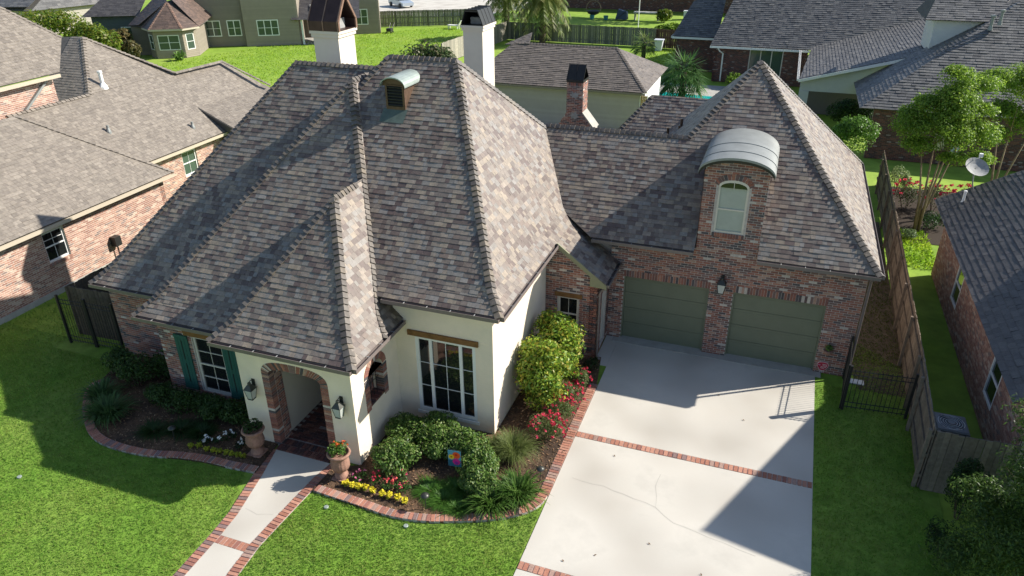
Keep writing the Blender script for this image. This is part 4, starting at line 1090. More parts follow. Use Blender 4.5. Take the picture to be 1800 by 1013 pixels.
for t in (0, 1):
    A = aa(t); vr.face([(A[0], VY - .12, A[1]), (A[0], ye(A[1]), A[1]), (A[0], ye(A[1]), A[1] - .035), (A[0], VY - .12, A[1] - .035)])
obj('vent_hood', vr, 'patina', vt)
va = MB()
for i in range(12):
    A, B = aa(i / 12), aa((i + 1) / 12); va.face([(A[0] * .95 + VX * .05, VY, ztop - .08), (B[0] * .95 + VX * .05, VY, ztop - .08), (B[0] * .95 + VX * .05, VY, B[1] - .03), (A[0] * .95 + VX * .05, VY, A[1] - .03)])
obj('vent_arch', va, 'copper', vt)
fa = MB(); fa.face([(VX - VW - .1, VY - .35, on_front(0, VY - .35) + .025), (VX + VW + .08, VY - .35, on_front(0, VY - .35) + .025), (VX + VW + .08, VY + .02, on_front(0, VY + .02) + .03), (VX - VW - .1, VY + .02, on_front(0, VY + .02) + .03)]); obj('flashing', fa, 'patina_dark', vt)
# roof pipes on the garage's left slope
for (x, y, z, h) in ((.1, 6.35, 5.15, .5), (.55, 6.6, 5.65, .32)):
    mb = MB(); mb.tube([(x, y, z - .2), (x, y, z + h)], .05, 8); mb.tube([(x, y, z - .2), (x, y, z + .06)], .11, 8); p = obj('vent_pipe', mb, 'copper', house)

# ---- chimneys of the house
def cap_chimney(parent, x0, x1, y0, y1, z0, z1, zt, m, open_m, axis='x', name='chimney'):
    mb = MB(); mb.box((x0, y0, z0), (x1, y1, z1 - .22)); mb.box((x0 - .05, y0 - .05, z1 - .22), (x1 + .05, y1 + .05, z1 - .1)); mb.box((x0 - .09, y0 - .09, z1 - .1), (x1 + .09, y1 + .09, z1))
    return obj(name, mb, m, parent)
chim = cap_chimney(house, -11.74, -10.74, 1.30, 2.36, 3, 9.38, 10.6, 'porch_wall', None)
# copper tent cap: steep sides, ridge along X, open triangular ends
cx0, cx1, cy0, cy1, cz = -11.84, -10.64, 1.20, 2.43, 9.38
cm = MB(); ym = (cy0 + cy1) / 2; zr = 10.62
cm.hexa([(cx0, cy0, cz), (cx1, cy0, cz), (cx1, cy0 + .03, cz), (cx0, cy0 + .03, cz), (cx0, cy0, cz + .32), (cx1, cy0, cz + .32), (cx1, cy0 + .03, cz + .32), (cx0, cy0 + .03, cz + .32)])
cm.hexa([(cx0, cy1 - .03, cz), (cx1, cy1 - .03, cz), (cx1, cy1, cz), (cx0, cy1, cz), (cx0, cy1 - .03, cz + .32), (cx1, cy1 - .03, cz + .32), (cx1, cy1, cz + .32), (cx0, cy1, cz + .32)])
cm.face([(cx0, cy0, cz + .32), (cx1, cy0, cz + .32), (cx1, ym, zr), (cx0, ym, zr)]); cm.face([(cx1, cy1, cz + .32), (cx0, cy1, cz + .32), (cx0, ym, zr), (cx1, ym, zr)])
cm.face([(cx0, cy0 + .03, cz + .30), (cx0, ym, zr - .06), (cx1, ym, zr - .06), (cx1, cy0 + .03, cz + .30)]); cm.face([(cx0, cy1 - .03, cz + .30), (cx1, cy1 - .03, cz + .30), (cx1, ym, zr - .06), (cx0, ym, zr - .06)])
cm.box((cx0, cy0 + .03, cz), (cx1, cy1 - .03, cz + .02))
cap = obj('chimney_cap', cm, 'copper_red', chim)
for xx in (cx0 - .002, (cx0 + cx1) / 2 - .02, cx1 - .036):
    s = MB(); s.hexa([(xx, cy0 - .014, cz + .32), (xx + .04, cy0 - .014, cz + .32), (xx + .04, cy0 + .02, cz + .32), (xx, cy0 + .02, cz + .32), (xx, ym - .014, zr + .012), (xx + .04, ym - .014, zr + .012), (xx + .04, ym + .02, zr), (xx, ym + .02, zr)])
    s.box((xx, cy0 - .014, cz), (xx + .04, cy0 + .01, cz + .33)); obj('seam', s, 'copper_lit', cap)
for (ya, yb2) in ((cy0, ym), (cy1, ym)):
    s = MB(); sg = 1 if ya < ym else -1
    s.hexa([(cx1 - .02, ya, cz + .32), (cx1 + .03, ya, cz + .32), (cx1 + .03, ya + sg * .09, cz + .32), (cx1 - .02, ya + sg * .09, cz + .32), (cx1 - .02, yb2, zr), (cx1 + .03, yb2, zr), (cx1 + .03, yb2, zr - .16), (cx1 - .02, yb2, zr - .16)])
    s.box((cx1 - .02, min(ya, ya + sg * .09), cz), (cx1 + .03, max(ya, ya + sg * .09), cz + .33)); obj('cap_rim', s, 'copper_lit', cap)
mb = MB(); mb.box((cx0 + .35, cy0 + .3, cz), (cx1 - .3, cy1 - .3, cz + .35)); obj('flue', mb, 'stone_grey', chim)
# second painted chimney with standing-seam hood
ch2 = cap_chimney(house, -9.40, -8.50, 9.0, 10.35, 2.5, 8.62, 9.3, 'porch_wall', None)
h = MB(); hx0, hx1, hy0, hy1, hz = -9.47, -8.43, 8.93, 10.42, 8.62
# ridge along Y, open trapezoid end towards the camera
prof = [(hx0, hz), (hx0 + .22, hz + .62), (hx1 - .25, hz + .62), (hx1, hz)]
for a, b in zip(prof[:-1], prof[1:]):
    h.face([(a[0], hy0, a[1]), (b[0], hy0, b[1]), (b[0], hy1, b[1]), (a[0], hy1, a[1])][::-1]); h.face([(a[0], hy0, a[1] - .03), (b[0], hy0, b[1] - .03), (b[0], hy1, b[1] - .03), (a[0], hy1, a[1] - .03)])
h.face([(p[0], hy1, p[1]) for p in prof]); h.box((hx0, hy0, hz - .005), (hx1, hy1, hz + .015))
for a, b in zip(prof[:-1], prof[1:]):
    h.hexa([(a[0], hy0 - .01, a[1] - .07), (b[0], hy0 - .01, b[1] - .07), (b[0], hy0 + .03, b[1] - .07), (a[0], hy0 + .03, a[1] - .07), (a[0], hy0 - .01, a[1] + .012), (b[0], hy0 - .01, b[1] + .012), (b[0], hy0 + .03, b[1] + .012), (a[0], hy0 + .03, a[1] + .012)])
hd2 = obj('chimney_hood', h, 'dark_metal', ch2)
for i in range(5):
    yy = hy0 + (hy1 - hy0) * i / 4 - .01
    s = MB()
    for a, b in zip(prof[:-1], prof[1:]): s.hexa([(a[0], yy, a[1] - .005), (b[0], yy, b[1] - .005), (b[0], yy + .025, b[1] - .005), (a[0], yy + .025, a[1] - .005), (a[0] , yy, a[1] + .03), (b[0], yy, b[1] + .03), (b[0], yy + .025, b[1] + .03), (a[0], yy + .025, a[1] + .03)])
    obj('seam', s, 'dark_metal', hd2)
mb = MB(); mb.box((-9.2, 9.4, 8.6), (-8.7, 10.0, 8.9)); obj('flue', mb, 'stone_grey', ch2)
mb = MB(); mb.box((-10.2, 6.2, 0), (-2.4, 10.3, 2.9)); obj('rear_room_wall', mb, 'paint_wall', house)
mb = MB(); poly_deck(mb, [(-10.5, 5.8, 3.6), (-2.2, 5.8, 3.6), (-2.2, 10.6, 2.9), (-10.5, 10.6, 2.9)]); obj('rear_room_roof', mb, 'deck', house)
# outdoor fireplace chimney: brick with star-shaped stone insets and metal hood
FX0, FX1, FY0, FY1 = -5.50, -4.72, 11.9, 12.75
mb = MB(); mb.box((FX0, FY0, 4.45), (FX1, FY1, 6.0))
mb.hexa([(FX0 - .45, FY0, 3.75), (FX1 + .55, FY0, 3.75), (FX1 + .55, FY1, 3.75), (FX0 - .45, FY1, 3.75), (FX0, FY0, 4.45), (FX1, FY0, 4.45), (FX1, FY1, 4.45), (FX0, FY1, 4.45)]); mb.box((FX0 - .45, FY0, 0), (FX1 + .55, FY1, 3.75))
fp = obj('fireplace_chimney', mb, 'mortar', house)
fl_ = lambda v: (FX0, FX1) if v > 4.45 else (FX0 - .45 * (4.45 - v) / .7, FX1 + .55 * (4.45 - v) / .7)
lay_bricks(fp, (0, FY0, 0), X_, -Y_, brick_rects(FX0 - .5, FX1 + .55, 3.5, 5.7, [], fl_), pal=BR, nmax=0)
soldier(fp, (0, FY0, 0), X_, -Y_, FX0, FX1, 5.72, 5.98, pitch=.09)
lay_bricks(fp, (FX1, 0, 0), Y_, X_, brick_rects(FY0, FY1, 4.45, 5.98, []), pal=BR, nmax=0)
mb = MB(); mb.hexa([(FX1 + .03, FY0 - .02, 4.43), (FX1 + .58, FY0 - .02, 3.73), (FX1 + .58, FY1, 3.73), (FX1 + .03, FY1, 4.43), (FX1, FY0 - .02, 4.53), (FX1 + .62, FY0 - .02, 3.78), (FX1 + .62, FY1, 3.78), (FX1, FY1, 4.53)]); obj('shoulder_cap', mb, 'concrete_old', fp)
for zc_ in (5.3, 4.35):
    s = MB(); P = []
    for i in range(14):
        r = .24 if i % 2 else .15; r *= random.uniform(.8, 1.15); P.append((( FX0 + FX1) / 2 + r * math.cos(i * math.pi / 7), FY0 - .02, zc_ + r * .8 * math.sin(i * math.pi / 7)))
    s.face(P); s.face([(p[0], p[1] + .03, p[2]) for p in P][::-1])
    for i in range(14): s.face([P[i], P[(i + 1) % 14], (P[(i + 1) % 14][0], FY0 + .01, P[(i + 1) % 14][2]), (P[i][0], FY0 + .01, P[i][2])])
    obj('stone_inset', s, 'stone_grey', fp)
s = MB(); zt = 6.0; s.face([(FX0 - .02, FY0 - .05, zt), (FX1 + .02, FY0 - .05, zt), (FX1 - .02, (FY0 + FY1) / 2, zt + .62), (FX0 + .02, (FY0 + FY1) / 2, zt + .62)]); s.face([(FX1 + .02, FY1 + .05, zt), (FX0 - .02, FY1 + .05, zt), (FX0 + .02, (FY0 + FY1) / 2, zt + .62), (FX1 - .02, (FY0 + FY1) / 2, zt + .62)]); s.box((FX0 - .02, FY0 - .05, zt - .12), (FX1 + .02, FY1 + .05, zt + .0))
hd3 = obj('chimney_hood', s, 'dark_metal', fp)
for xx in (FX0 - .02, (FX0 + FX1) / 2 - .015, FX1 - .01):
    s = MB(); s.hexa([(xx, FY0 - .07, zt), (xx + .03, FY0 - .07, zt), (xx + .03, FY0 - .03, zt), (xx, FY0 - .03, zt), (xx, (FY0 + FY1) / 2 - .02, zt + .65), (xx + .03, (FY0 + FY1) / 2 - .02, zt + .65), (xx + .03, (FY0 + FY1) / 2 + .02, zt + .63), (xx, (FY0 + FY1) / 2 + .02, zt + .63)]); obj('seam', s, 'dark_metal', hd3)

# ---- wall lanterns (things hung on the wall)
def lantern(label, x, z, y, s=1.0, lit=False):
    t = thing('wall_lantern', label, 'lantern', (x, y, z), 'wall lanterns')
    P = lambda r, zz: [(x + a * r, y - .24 * s + b * r, zz) for a, b in ((-1, -1), (1, -1), (1, 1), (-1, 1))]
    mb = MB()
    mb.box((x - .06 * s, y - .03, z + .12 * s), (x + .06 * s, y + .0, z + .40 * s)); mb.tube([(x, y - .01, z + .36 * s), (x, y - .14 * s, z + .42 * s), (x, y - .24 * s, z + .40 * s)], .014 * s, 6); obj('bracket', mb, 'lamp_metal', t)
    cap = MB(); b0 = P(.175 * s, z + .13 * s); b1 = P(.06 * s, z + .30 * s)
    cap.hexa(b0 + b1); cap.lathe((x, y - .24 * s, z + .30 * s), [(.06 * s, 0), (.065 * s, .05 * s), (.045 * s, .09 * s), (0, .11 * s)], 10); obj('cap', cap, 'lamp_metal', t)
    g = MB(); g.hexa(P(.095 * s, z - .26 * s) + P(.150 * s, z + .12 * s)); obj('glass', g, 'lamp_glass', t)
    f = MB(); lo = P(.10 * s, z - .27 * s); hi = P(.155 * s, z + .13 * s)
    for a, b in zip(lo, hi): f.tube([a, b], .011 * s, 4)
    for R_ in (lo, hi):
        for i in range(4): f.tube([R_[i], R_[(i + 1) % 4]], .012 * s, 4)
    f.box((x - .105 * s, y - .345 * s, z - .30 * s), (x + .105 * s, y - .135 * s, z - .265 * s)); obj('frame', f, 'lamp_metal', t)
    return t
lantern('grey metal carriage lantern on the painted wall left of the porch arch', -8.10, 1.80, -8.71, .75)
lantern('grey metal carriage lantern on the painted wall right of the porch arch', -5.40, 1.88, -8.71, .75)
lantern('dark carriage lantern on red brick between the two garage doors', 3.10, 2.58, 0.0, .8)
# ------------------------------------------------------------------ neighbouring houses
def roof_part(parent, polys, pal, nmax=0, decks=(), caps=(), cpal=None, **k):
    r = MB()
    for p in list(polys) + list(decks): poly_deck(r, p)
    ro = obj('roof', r, 'deck', parent)
    T = []
    for p in polys: shingle_face(p, pal, T, **k)
    lay_roof(ro, T, nmax)
    CC = []
    for (ln, n1, n2) in caps: caps_along(ln, unit(V(*n1)), unit(V(*n2)), cpal or pal, CC, w=.12, step=.22)
    if CC: lay_caps(ro, CC, 0)
    return ro
def brick_wall(parent, O, U, Nn, u0, u1, v0, v1, holes=(), pal=BR, nmax=0, name='wall', lim=None, m='mortar', th=.25):
    mb = MB(); panel(mb, O, U, Nn, u0, u1, v0, v1, [h for h in holes], th); w_ = obj(name, mb, m, parent)
    lay_bricks(w_, O, U, Nn, brick_rects(u0, u1, v0 + .01, v1, list(holes), lim), pal=pal, nmax=nmax)
    return w_
# ---- left neighbour
LN = thing('house', 'red brick house with tan shingle roofs left of the main house', 'house', (-24, 0, 0))
k75 = (.76, 0, 1)
roof_part(LN, [[(-20.75, -9.5, 2.85), (-20.75, 2.6, 2.85), (-24.7, -.83, 5.85), (-24.7, -9.5, 5.85)],
               [(-22.9, 0, 2.85), (-22.9, 9.0, 2.85), (-26.4, 9.0, 5.475), (-26.4, 0, 5.475)], [(-24.35, 9.0, 3.938), (-24.35, 14.3, 3.938), (-26.3, 13.2, 5.40), (-26.4, 9.0, 5.475)],
               [(-26.4, 4.2, 5.49), (-26.4, 9.63, 5.48), (-29.12, 7.02, 7.52)],
               [(-24.40, 8.7, 3.99), (-22.0, 8.7, 2.91), (-22.0, 14.6, 2.91), (-24.40, 14.3, 3.99)],
               [(-26.42, 4.2, 5.51), (-29.14, 7.03, 7.52), (-30.46, 6.95, 7.47), (-29.39, 4.71, 5.88), (-29.07, 3.12, 4.74), (-26.5, 3.0, 4.66)],
               [(-26.25, -9.0, 6.66), (-26.38, 2.99, 6.73), (-27.92, 4.85, 7.89), (-29.77, 3.7, 9.28), (-29.77, -9, 9.28)]],
          SH_TAN, 300,
          decks=[[(-20.75, 2.6, 2.85), (-24.7, -.83, 5.83), (-28.6, 2.6, 2.85)], [(-24.7, -.83, 5.83), (-24.7, -9.5, 5.83), (-26.6, -9.5, 5.0), (-26.6, -.8, 5.0)]],
          caps=[([(-24.7, -.83, 5.87), (-20.75, 2.6, 2.87)], k75, (0, .76, 1)), ([(-29.13, 7.02, 7.52), (-26.42, 4.2, 5.5)], k75, (0, -.71, 1)), ([(-26.4, 4.2, 5.5), (-26.4, 0, 5.5)], k75, (-.7, 0, 1)), ([(-29.13, 7.02, 7.52), (-26.17, 9.5, 5.5)], k75, (0, .7, 1)), ([(-26.17, 9.5, 5.5), (-26.04, 13.0, 5.48)], k75, (-.7, 0, 1)), ([(-29.77, 3.7, 9.28), (-27.92, 4.85, 7.89)], k75, (0, .7, 1)), ([(-26.04, 13.0, 5.48), (-23.8, 14.02, 4.09)], k75, (0, .7, 1))], course=.16)
brick_wall(LN, (-21.15, 0, 0), Y_, X_, -9.5, 2.25, .18, 2.72, [(-3.92, -2.97, 1.24, 2.44)], BR_OLD, 300, m='lime_mortar')
mb = MB(); mb.box((-21.4, -9.5, -.05), (-21.10, 2.3, .19)); obj('foundation', mb, 'concrete_old', LN)
lw = window(LN, (-21.15, 0, 0), Y_, X_, -3.9, -2.99, 1.26, 2.42, rows=2, fr=.05, rec=-.10, m='white_trim', bars=2)
wb = MB(); wb.obox((-21.15, 0, 0), Y_, X_, -3.85, -3.04, 2.10, 2.115, -.12, -.085); obj('glazing_bar', wb, 'white_trim', lw)
for i in range(12):
    k = MB(); k.obox((-21.15, 0, 0), Y_, X_, -3.98 + i * .088, -3.90 + i * .088, 1.13, 1.23, -.1, .05, pick(BR_OLD)); obj('sill_brick', k, 'brick', lw)
mb = MB(); mb.box((-21.15, 2.0, 0), (-23.3, 2.25, 2.72)); obj('return_wall', mb, 'mortar', LN)
bw2 = brick_wall(LN, (-23.3, 0, 0), Y_, X_, 2.25, 12, .1, 2.75, [(5.8, 6.8, 1.28, 2.5)], BR_OLD, 0, m='lime_mortar')
window(LN, (-23.3, 0, 0), Y_, X_, 5.82, 6.78, 1.3, 2.48, rows=2, fr=.05, rec=-.08, m='white_trim', bars=2, gm='glass_green')
mb = MB(); mb.face([(-24.35, 8.72, 3.94), (-22.05, 8.72, 2.88), (-22.9, 8.72, 2.80)]); mb.hexa([(-24.4, 8.66, 3.84), (-22.0, 8.66, 2.76), (-22.0, 8.70, 2.76), (-24.4, 8.70, 3.84), (-24.4, 8.66, 3.97), (-22.0, 8.66, 2.89), (-22.0, 8.70, 2.89), (-24.4, 8.70, 3.97)]); mb.box((-23.2, 8.8, 0), (-22.6, 13.0, 2.9)); obj('gable_end', mb, 'deck', LN)
brick_wall(LN, (-26.65, 0, 0), Y_, X_, -9, 2.75, 4.6, 6.55, (), BR_OLD, 0, name='upper_wall', m='lime_mortar')
mb = MB(); mb.hexa([(-26.62, .85, 5.42), (-26.50, .85, 5.42), (-26.50, 1.0, 5.42), (-26.62, 1.0, 5.42), (-26.62, 2.35, 6.52), (-26.50, 2.35, 6.52), (-26.50, 2.5, 6.52), (-26.62, 2.5, 6.52)]); obj('flashing', mb, 'zinc', LN)
gutter(LN, (-20.78, -9.5, 2.80), (-20.78, 2.55, 2.80), (1, 0, 0), 'gutter_cream', w=.10, h=.12, straps=False)
gutter(LN, (-22.92, 2.6, 2.80), (-22.92, 8.9, 2.80), (1, 0, 0), 'gutter_cream', w=.08, h=.12, straps=False)
gutter(LN, (-26.30, -9, 6.62), (-26.35, 2.9, 6.68), (1, 0, 0), 'gutter_cream', w=.08, h=.14, straps=False)
for (x, y, z, h, r, m_) in ((-26.6, 5.25, 5.6, .75, .09, 'white_trim'), (-24.62, 3.18, 4.14, .3, .05, 'zinc'), (-23.61, 7.25, 3.38, .28, .05, 'zinc')):
    mb = MB(); mb.lathe((x, y, z - .1), [(r * 2.4, .0), (r * 2.2, .12), (r, .3), (r, h), (r * 1.25, h), (r * 1.25, h + .1), (0, h + .12)], 10); obj('roof_vent', mb, m_, LN)
mb = MB(); mb.box((-21.13, -1.15, .8), (-20.85, -.85, 1.2)); mb.tube([(-20.98, -1.0, .9), (-20.98, -1.0, .2)], .03, 6); obj('utility_box', mb, 'dark_metal', LN)

# ---- right neighbour
RN = thing('house', 'brick house with dark shingle roof at the right edge of the picture', 'house', (13, 2, 0))
roof_part(RN, [[(10.15, -4.4, 2.78), (13.2, -4.4, 4.62), (13.2, 9.35, 4.62), (10.2, 9.55, 2.85)]], SH_DARK, 300, decks=[[(13.2, -4.4, 4.6), (17, -4.4, 2.8), (17, 9.35, 2.8), (13.2, 9.35, 4.6)]], course=.19, wmin=.16, wmax=.34, th=.014)
brick_wall(RN, (10.65, 0, 0), -Y_, -X_, -8.8, 4.3, .02, 2.74, [(-5.2, -4.2, .8, 2.2), (.8, 1.8, .8, 2.2)], BR_OLD, 200)
window(RN, (10.65, 0, 0), -Y_, -X_, -5.2, -4.2, .8, 2.2, rows=2, m='white_trim', rec=-.02)
window(RN, (10.65, 0, 0), -Y_, -X_, .8, 1.8, .8, 2.2, rows=2, m='white_trim', rec=-.02)
mb = MB(); mb.box((10.7, 8.6, 0), (16.5, 8.8, 2.75)); mb.face([(10.4, 8.8, 2.75), (13.2, 8.8, 4.55), (16.5, 8.8, 2.75)]); obj('rear_wall', mb, 'mortar', RN)
# taller hip of the same house, right of the frame, which shades the driveway
roof_part(RN, [], SH_DARK, 0, decks=[[(11.6, -6.6, 3), (11.6, 3.5, 3), (14.6, -1.5, 8.6)], [(11.6, -6.6, 3), (17.7, -6.6, 3), (14.6, -1.5, 8.6)], [(17.7, -6.6, 3), (17.7, 3.5, 3), (14.6, -1.5, 8.6)], [(11.6, 3.5, 3), (17.7, 3.5, 3), (14.6, -1.5, 8.6)]])
mb = MB(); mb.box((12.0, -6.2, 0), (17.3, 3, 3)); obj('front_block_wall', mb, 'mortar', RN)
mb = MB(); mb.lathe((10.92, 8.43, 3.2), [(.09, 0), (.05, .08), (.045, .42), (.06, .42), (.06, .48), (0, .5)], 8); obj('roof_vent', mb, 'white_trim', RN)
sd = thing('satellite_dish', 'grey satellite dish on a bent pole at the dark roof edge', 'satellite dish', (11.35, 9.3, 3.5))
mb = MB(); mb.tube([(11.35, 9.3, 3.45), (11.25, 9.25, 3.75), (11.2, 9.3, 4.2)], .025, 6); obj('pole', mb, 'zinc', sd)
dd = MB(); c0 = V(11.2, 9.25, 4.3); ax = unit(V(.25, -.55, .8)); e1 = unit(np.cross(ax, Z_)); e2 = np.cross(ax, e1)
rings = [[c0 + ax * (.14 * (r / .42) ** 2) + r * (math.cos(t) * e1 * 1.05 + math.sin(t) * e2) for t in np.linspace(0, 2 * math.pi, 19)[:-1]] for r in (.02, .2, .32, .42)]
for R0, R1 in zip(rings[:-1], rings[1:]):
    for i in range(18): dd.face([R0[i], R0[(i + 1) % 18], R1[(i + 1) % 18], R1[i]])
obj('reflector', dd, 'stone_grey', sd); mb = MB(); mb.tube([c0 - e2 * .38, c0 + ax * .45 - e2 * .2], .015, 5); mb.box(tuple(c0 + ax * .45 - V(.06, .06, -.02) - e2 * .2), tuple(c0 + ax * .45 + V(.06, .06, .14) - e2 * .2)); obj('feed_arm', mb, 'white_trim', sd)

# ---- pool house behind
PH = thing('pool_house', 'low pool house with grey siding and brown hipped roof behind the link', 'house', (-10, 28, 0))
roof_part(PH, [[(-16.2, 24.6, 2.72), (-4.0, 24.6, 2.72), (-6.85, 28.8, 4.62), (-14.2, 28.8, 4.62)], [(-4.0, 24.6, 2.72), (-4.0, 33, 2.72), (-6.85, 28.8, 4.62)], [(-14.8, 28.6, 4.5), (-13.0, 28.6, 4.62), (-13.6, 31.0, 5.0)]], SH_POOL, 0, decks=[[(-14.2, 28.8, 4.6), (-6.85, 28.8, 4.6), (-4, 33, 2.72), (-17, 33, 2.72)], [(-16.2, 24.6, 2.72), (-16.2, 33, 2.72), (-14.2, 28.8, 4.6)]],
          caps=[([(-14.2, 28.8, 4.63), (-6.85, 28.8, 4.63)], (0, -.45, 1), (0, .45, 1)), ([(-6.85, 28.8, 4.63), (-4.0, 24.6, 2.74)], (0, -.45, 1), (.67, 0, 1))], course=.2, wmin=.22, wmax=.45, th=.022)
def siding_wall(parent, O, U, Nn, u0, u1, v0, v1, col, holes=(), bh=.16, name='wall'):
    mb = MB(); panel(mb, O, U, Nn, u0, u1, v0, v1, list(holes), .2); mb.c = [col] * len(mb.f); w_ = obj(name, mb, 'siding', parent)
    O = np.asarray(O, float); b = MB(); v = v0
    while v < v1 - .02:
        segs = [(u0, u1)]
        for (h0, h1, g0, g1) in holes:
            if g1 <= v or g0 >= v + bh: continue
            ns = []
            for a, c in segs:
                if h1 <= a or h0 >= c: ns.append((a, c)); continue
                if h0 > a: ns.append((a, h0))
                if h1 < c: ns.append((h1, c))
            segs = ns
        for a, c in segs:
            P = lambda u, vv, n: O + np.asarray(U) * u + Z_ * vv + np.asarray(Nn) * n
            vt = min(v + bh, v1); j = random.uniform(.94, 1.05); cc = tuple(x * j for x in col)
            b.face([P(a, v, .028), P(c, v, .028), P(c, vt, .006), P(a, vt, .006)], cc); b.face([P(a, v, .028), P(a, v, 0), P(c, v, 0), P(c, v, .028)], cc)
        v += bh
    o = obj('lap_siding', b, 'siding', w_); o['kind'] = 'stuff'
    return w_
siding_wall(PH, (0, 25.0, 0), X_, -Y_, -15.6, -4.35, 0, 2.7, (.37, .325, .325))
mb = MB(); mb.box((-4.6, 25.2, 0), (-4.4, 32.6, 2.7)); obj('end_wall', mb, 'white_trim', PH)
gutter(PH, (-16.2, 24.58, 2.68), (-4.02, 24.58, 2.68), (0, -1, 0), 'gutter', straps=False)
pg = thing('wooden_gate', 'narrow honey coloured wooden gate beside the pool house', 'gate', (-4.1, 25.0, 0))
for i in range(4): mb = MB(); mb.box((-4.36 + i * .1, 24.98, .05), (-4.27 + i * .1, 25.02, 2.45), (.36, .24, .10)); obj('board', mb, 'fence_wood', pg)
mb = MB(); mb.box((-4.40, 24.93, 0), (-4.365, 25.05, 2.55)); mb.box((-3.95, 24.93, 0), (-3.91, 25.05, 2.55)); obj('post', mb, 'white_trim', pg)
mb = MB(); polysheet(mb, [(-5.6, 30.3), (-1.6, 30.3), (-1.0, 37), (-5.0, 37.5)], .01); tag(obj('pool_water', mb, 'pool_water'), kind='structure')
mb = MB(); polysheet(mb, [(-7, 28.5), (1.5, 28.5), (3, 41), (-6, 41)], -.01); tag(obj('pool_deck', mb, 'concrete_old'), kind='structure')

# ---- back right house
RB = thing('house', 'brown brick house with grey shingle roofs behind the garage', 'house', (4, 42, 0))
roof_part(RB, [[(-2.1, 42.2, 2.95), (24, 42.2, 2.95), (24, 51, 9.94), (.4, 51, 9.94)],
               [(-5.75, 46, 2.95), (-1.9, 46, 2.95), (-1.9, 49.6, 5.8), (-4.6, 49.2, 5.5)],
               [(4.9, 30.9, 2.95), (14.0, 30.9, 5.47), (19, 46, 6.86), (5.6, 42.2, 3.14)], [(8.2, 24.0, 2.88), (16.3, 31.4, 8.06), (8.2, 31.0, 2.88)],
               [(8.2, 24.0, 2.9), (22, 24.0, 2.9), (22, 33, 9.2), (16.3, 31.4, 8.08), (11.76, 27.24, 5.17)]],
          SH_GREY, 0, decks=[[(.4, 51, 9.94), (24, 51, 9.94), (24, 60, 3), (-2, 60, 3)]], course=.21, wmin=.2, wmax=.45, th=.022)
brick_wall(RB, (0, 42.6, 0), X_, -Y_, -1.75, 5.4, 0, 2.9, [(1.0, 3.6, .3, 2.75)], BR_DARK, 0, m='dark_mortar')
brick_wall(RB, (0, 46.3, 0), X_, -Y_, -5.4, -1.75, 0, 2.9, (), BR_DARK, 0, m='dark_mortar')
brick_wall(RB, (-1.75, 0, 0), -Y_, -X_, -46.3, -42.6, 0, 2.9, (), BR_DARK, 0, m='dark_mortar')
window(RB, (0, 42.6, 0), X_, -Y_, 1.0, 3.6, .3, 2.75, cols=(1, 1, 1), rows=1, fr=.08, gm='glass_green', m='trim')
gutter(RB, (-2.1, 42.15, 2.9), (5.5, 42.15, 2.9), (0, -1, 0), 'gutter_white', w=.13, h=.15, straps=False)
gutter(RB, (-5.75, 45.95, 2.9), (-1.9, 45.95, 2.9), (0, -1, 0), 'gutter_white', w=.13, h=.15, straps=False)
gutter(RB, (-5.75, 49, 2.9), (-5.75, 45.95, 2.9), (-1, 0, 0), 'gutter_white', w=.1, h=.13, straps=False)
gutter(RB, (4.88, 42, 2.92), (4.88, 30.9, 2.92), (-1, 0, 0), 'gutter_white', w=.13, h=.15, straps=False)
mb = MB(); mb.tube([(-1.5, 42.1, 2.8), (-1.3, 42.2, 2.5), (-1.05, 42.4, 2.3), (-1.05, 42.5, .1)], .06, 6); obj('downspout', mb, 'gutter_white', RB)
sc = (.40, .43, .44)
O2 = (0, 31.3, 0); mb = MB()
mb.face([(5.0, 31.3, 2.1), (12.4, 31.3, 2.1), (12.4, 31.3, 4.95), (5.0, 31.3, 2.9)], sc); mb.box((5.0, 31.25, 0), (5.6, 31.45, 2.1), sc); gb = obj('gable_wall', mb, 'siding', RB)
mb = MB(); mb.hexa([(4.85, 30.8, 2.72), (12.4, 30.8, 4.82), (12.4, 30.95, 4.82), (4.85, 30.95, 2.72), (4.85, 30.8, 2.90), (12.4, 30.8, 5.0), (12.4, 30.95, 5.0), (4.85, 30.95, 2.90)], (.7, .7, .68)); obj('rake_board', mb, 'siding', RB)
mb = MB(); mb.box((5.6, 34, 0), (12, 34.2, 2.6), (.12, .12, .12)); obj('patio_back_wall', mb, 'siding', RB)
brick_wall(RB, (0, 24.3, 0), X_, -Y_, 9.0, 21, 0, 2.85, (), BR_DARK, 0, name='near_wall', m='dark_mortar')
# roof dormer with pale siding and pipes
mb = MB(); mb.hexa([(11.9, 30.5, 5.0), (15.0, 30.5, 6.3), (15.0, 34, 6.3), (11.9, 34, 5.0), (11.9, 30.5, 7.0), (15.6, 30.5, 7.0), (15.6, 34, 7.0), (11.9, 34, 7.0)], (.55, .56, .55)); obj('dormer_wall', mb, 'siding', RB)
T_ = roof_part(RB, [[(11.3, 30.1, 6.95), (16.2, 30.1, 6.95), (15.2, 33, 8.6), (12.2, 33, 8.6)]], SH_GREY, 0, decks=[[(11.3, 30.1, 6.95), (12.2, 33, 8.6), (11.3, 35, 6.95)]], course=.21, wmin=.2, wmax=.45, th=.022)
for (x, y, z) in ((14.6, 29.3, 6.6), (15.0, 29.3, 6.9)):
    mb = MB(); mb.lathe((x, y, z), [(.14, 0), (.09, .25), (.08, .7), (.14, .72), (.14, .82), (0, .86)], 8); obj('roof_vent', mb, 'zinc', RB)

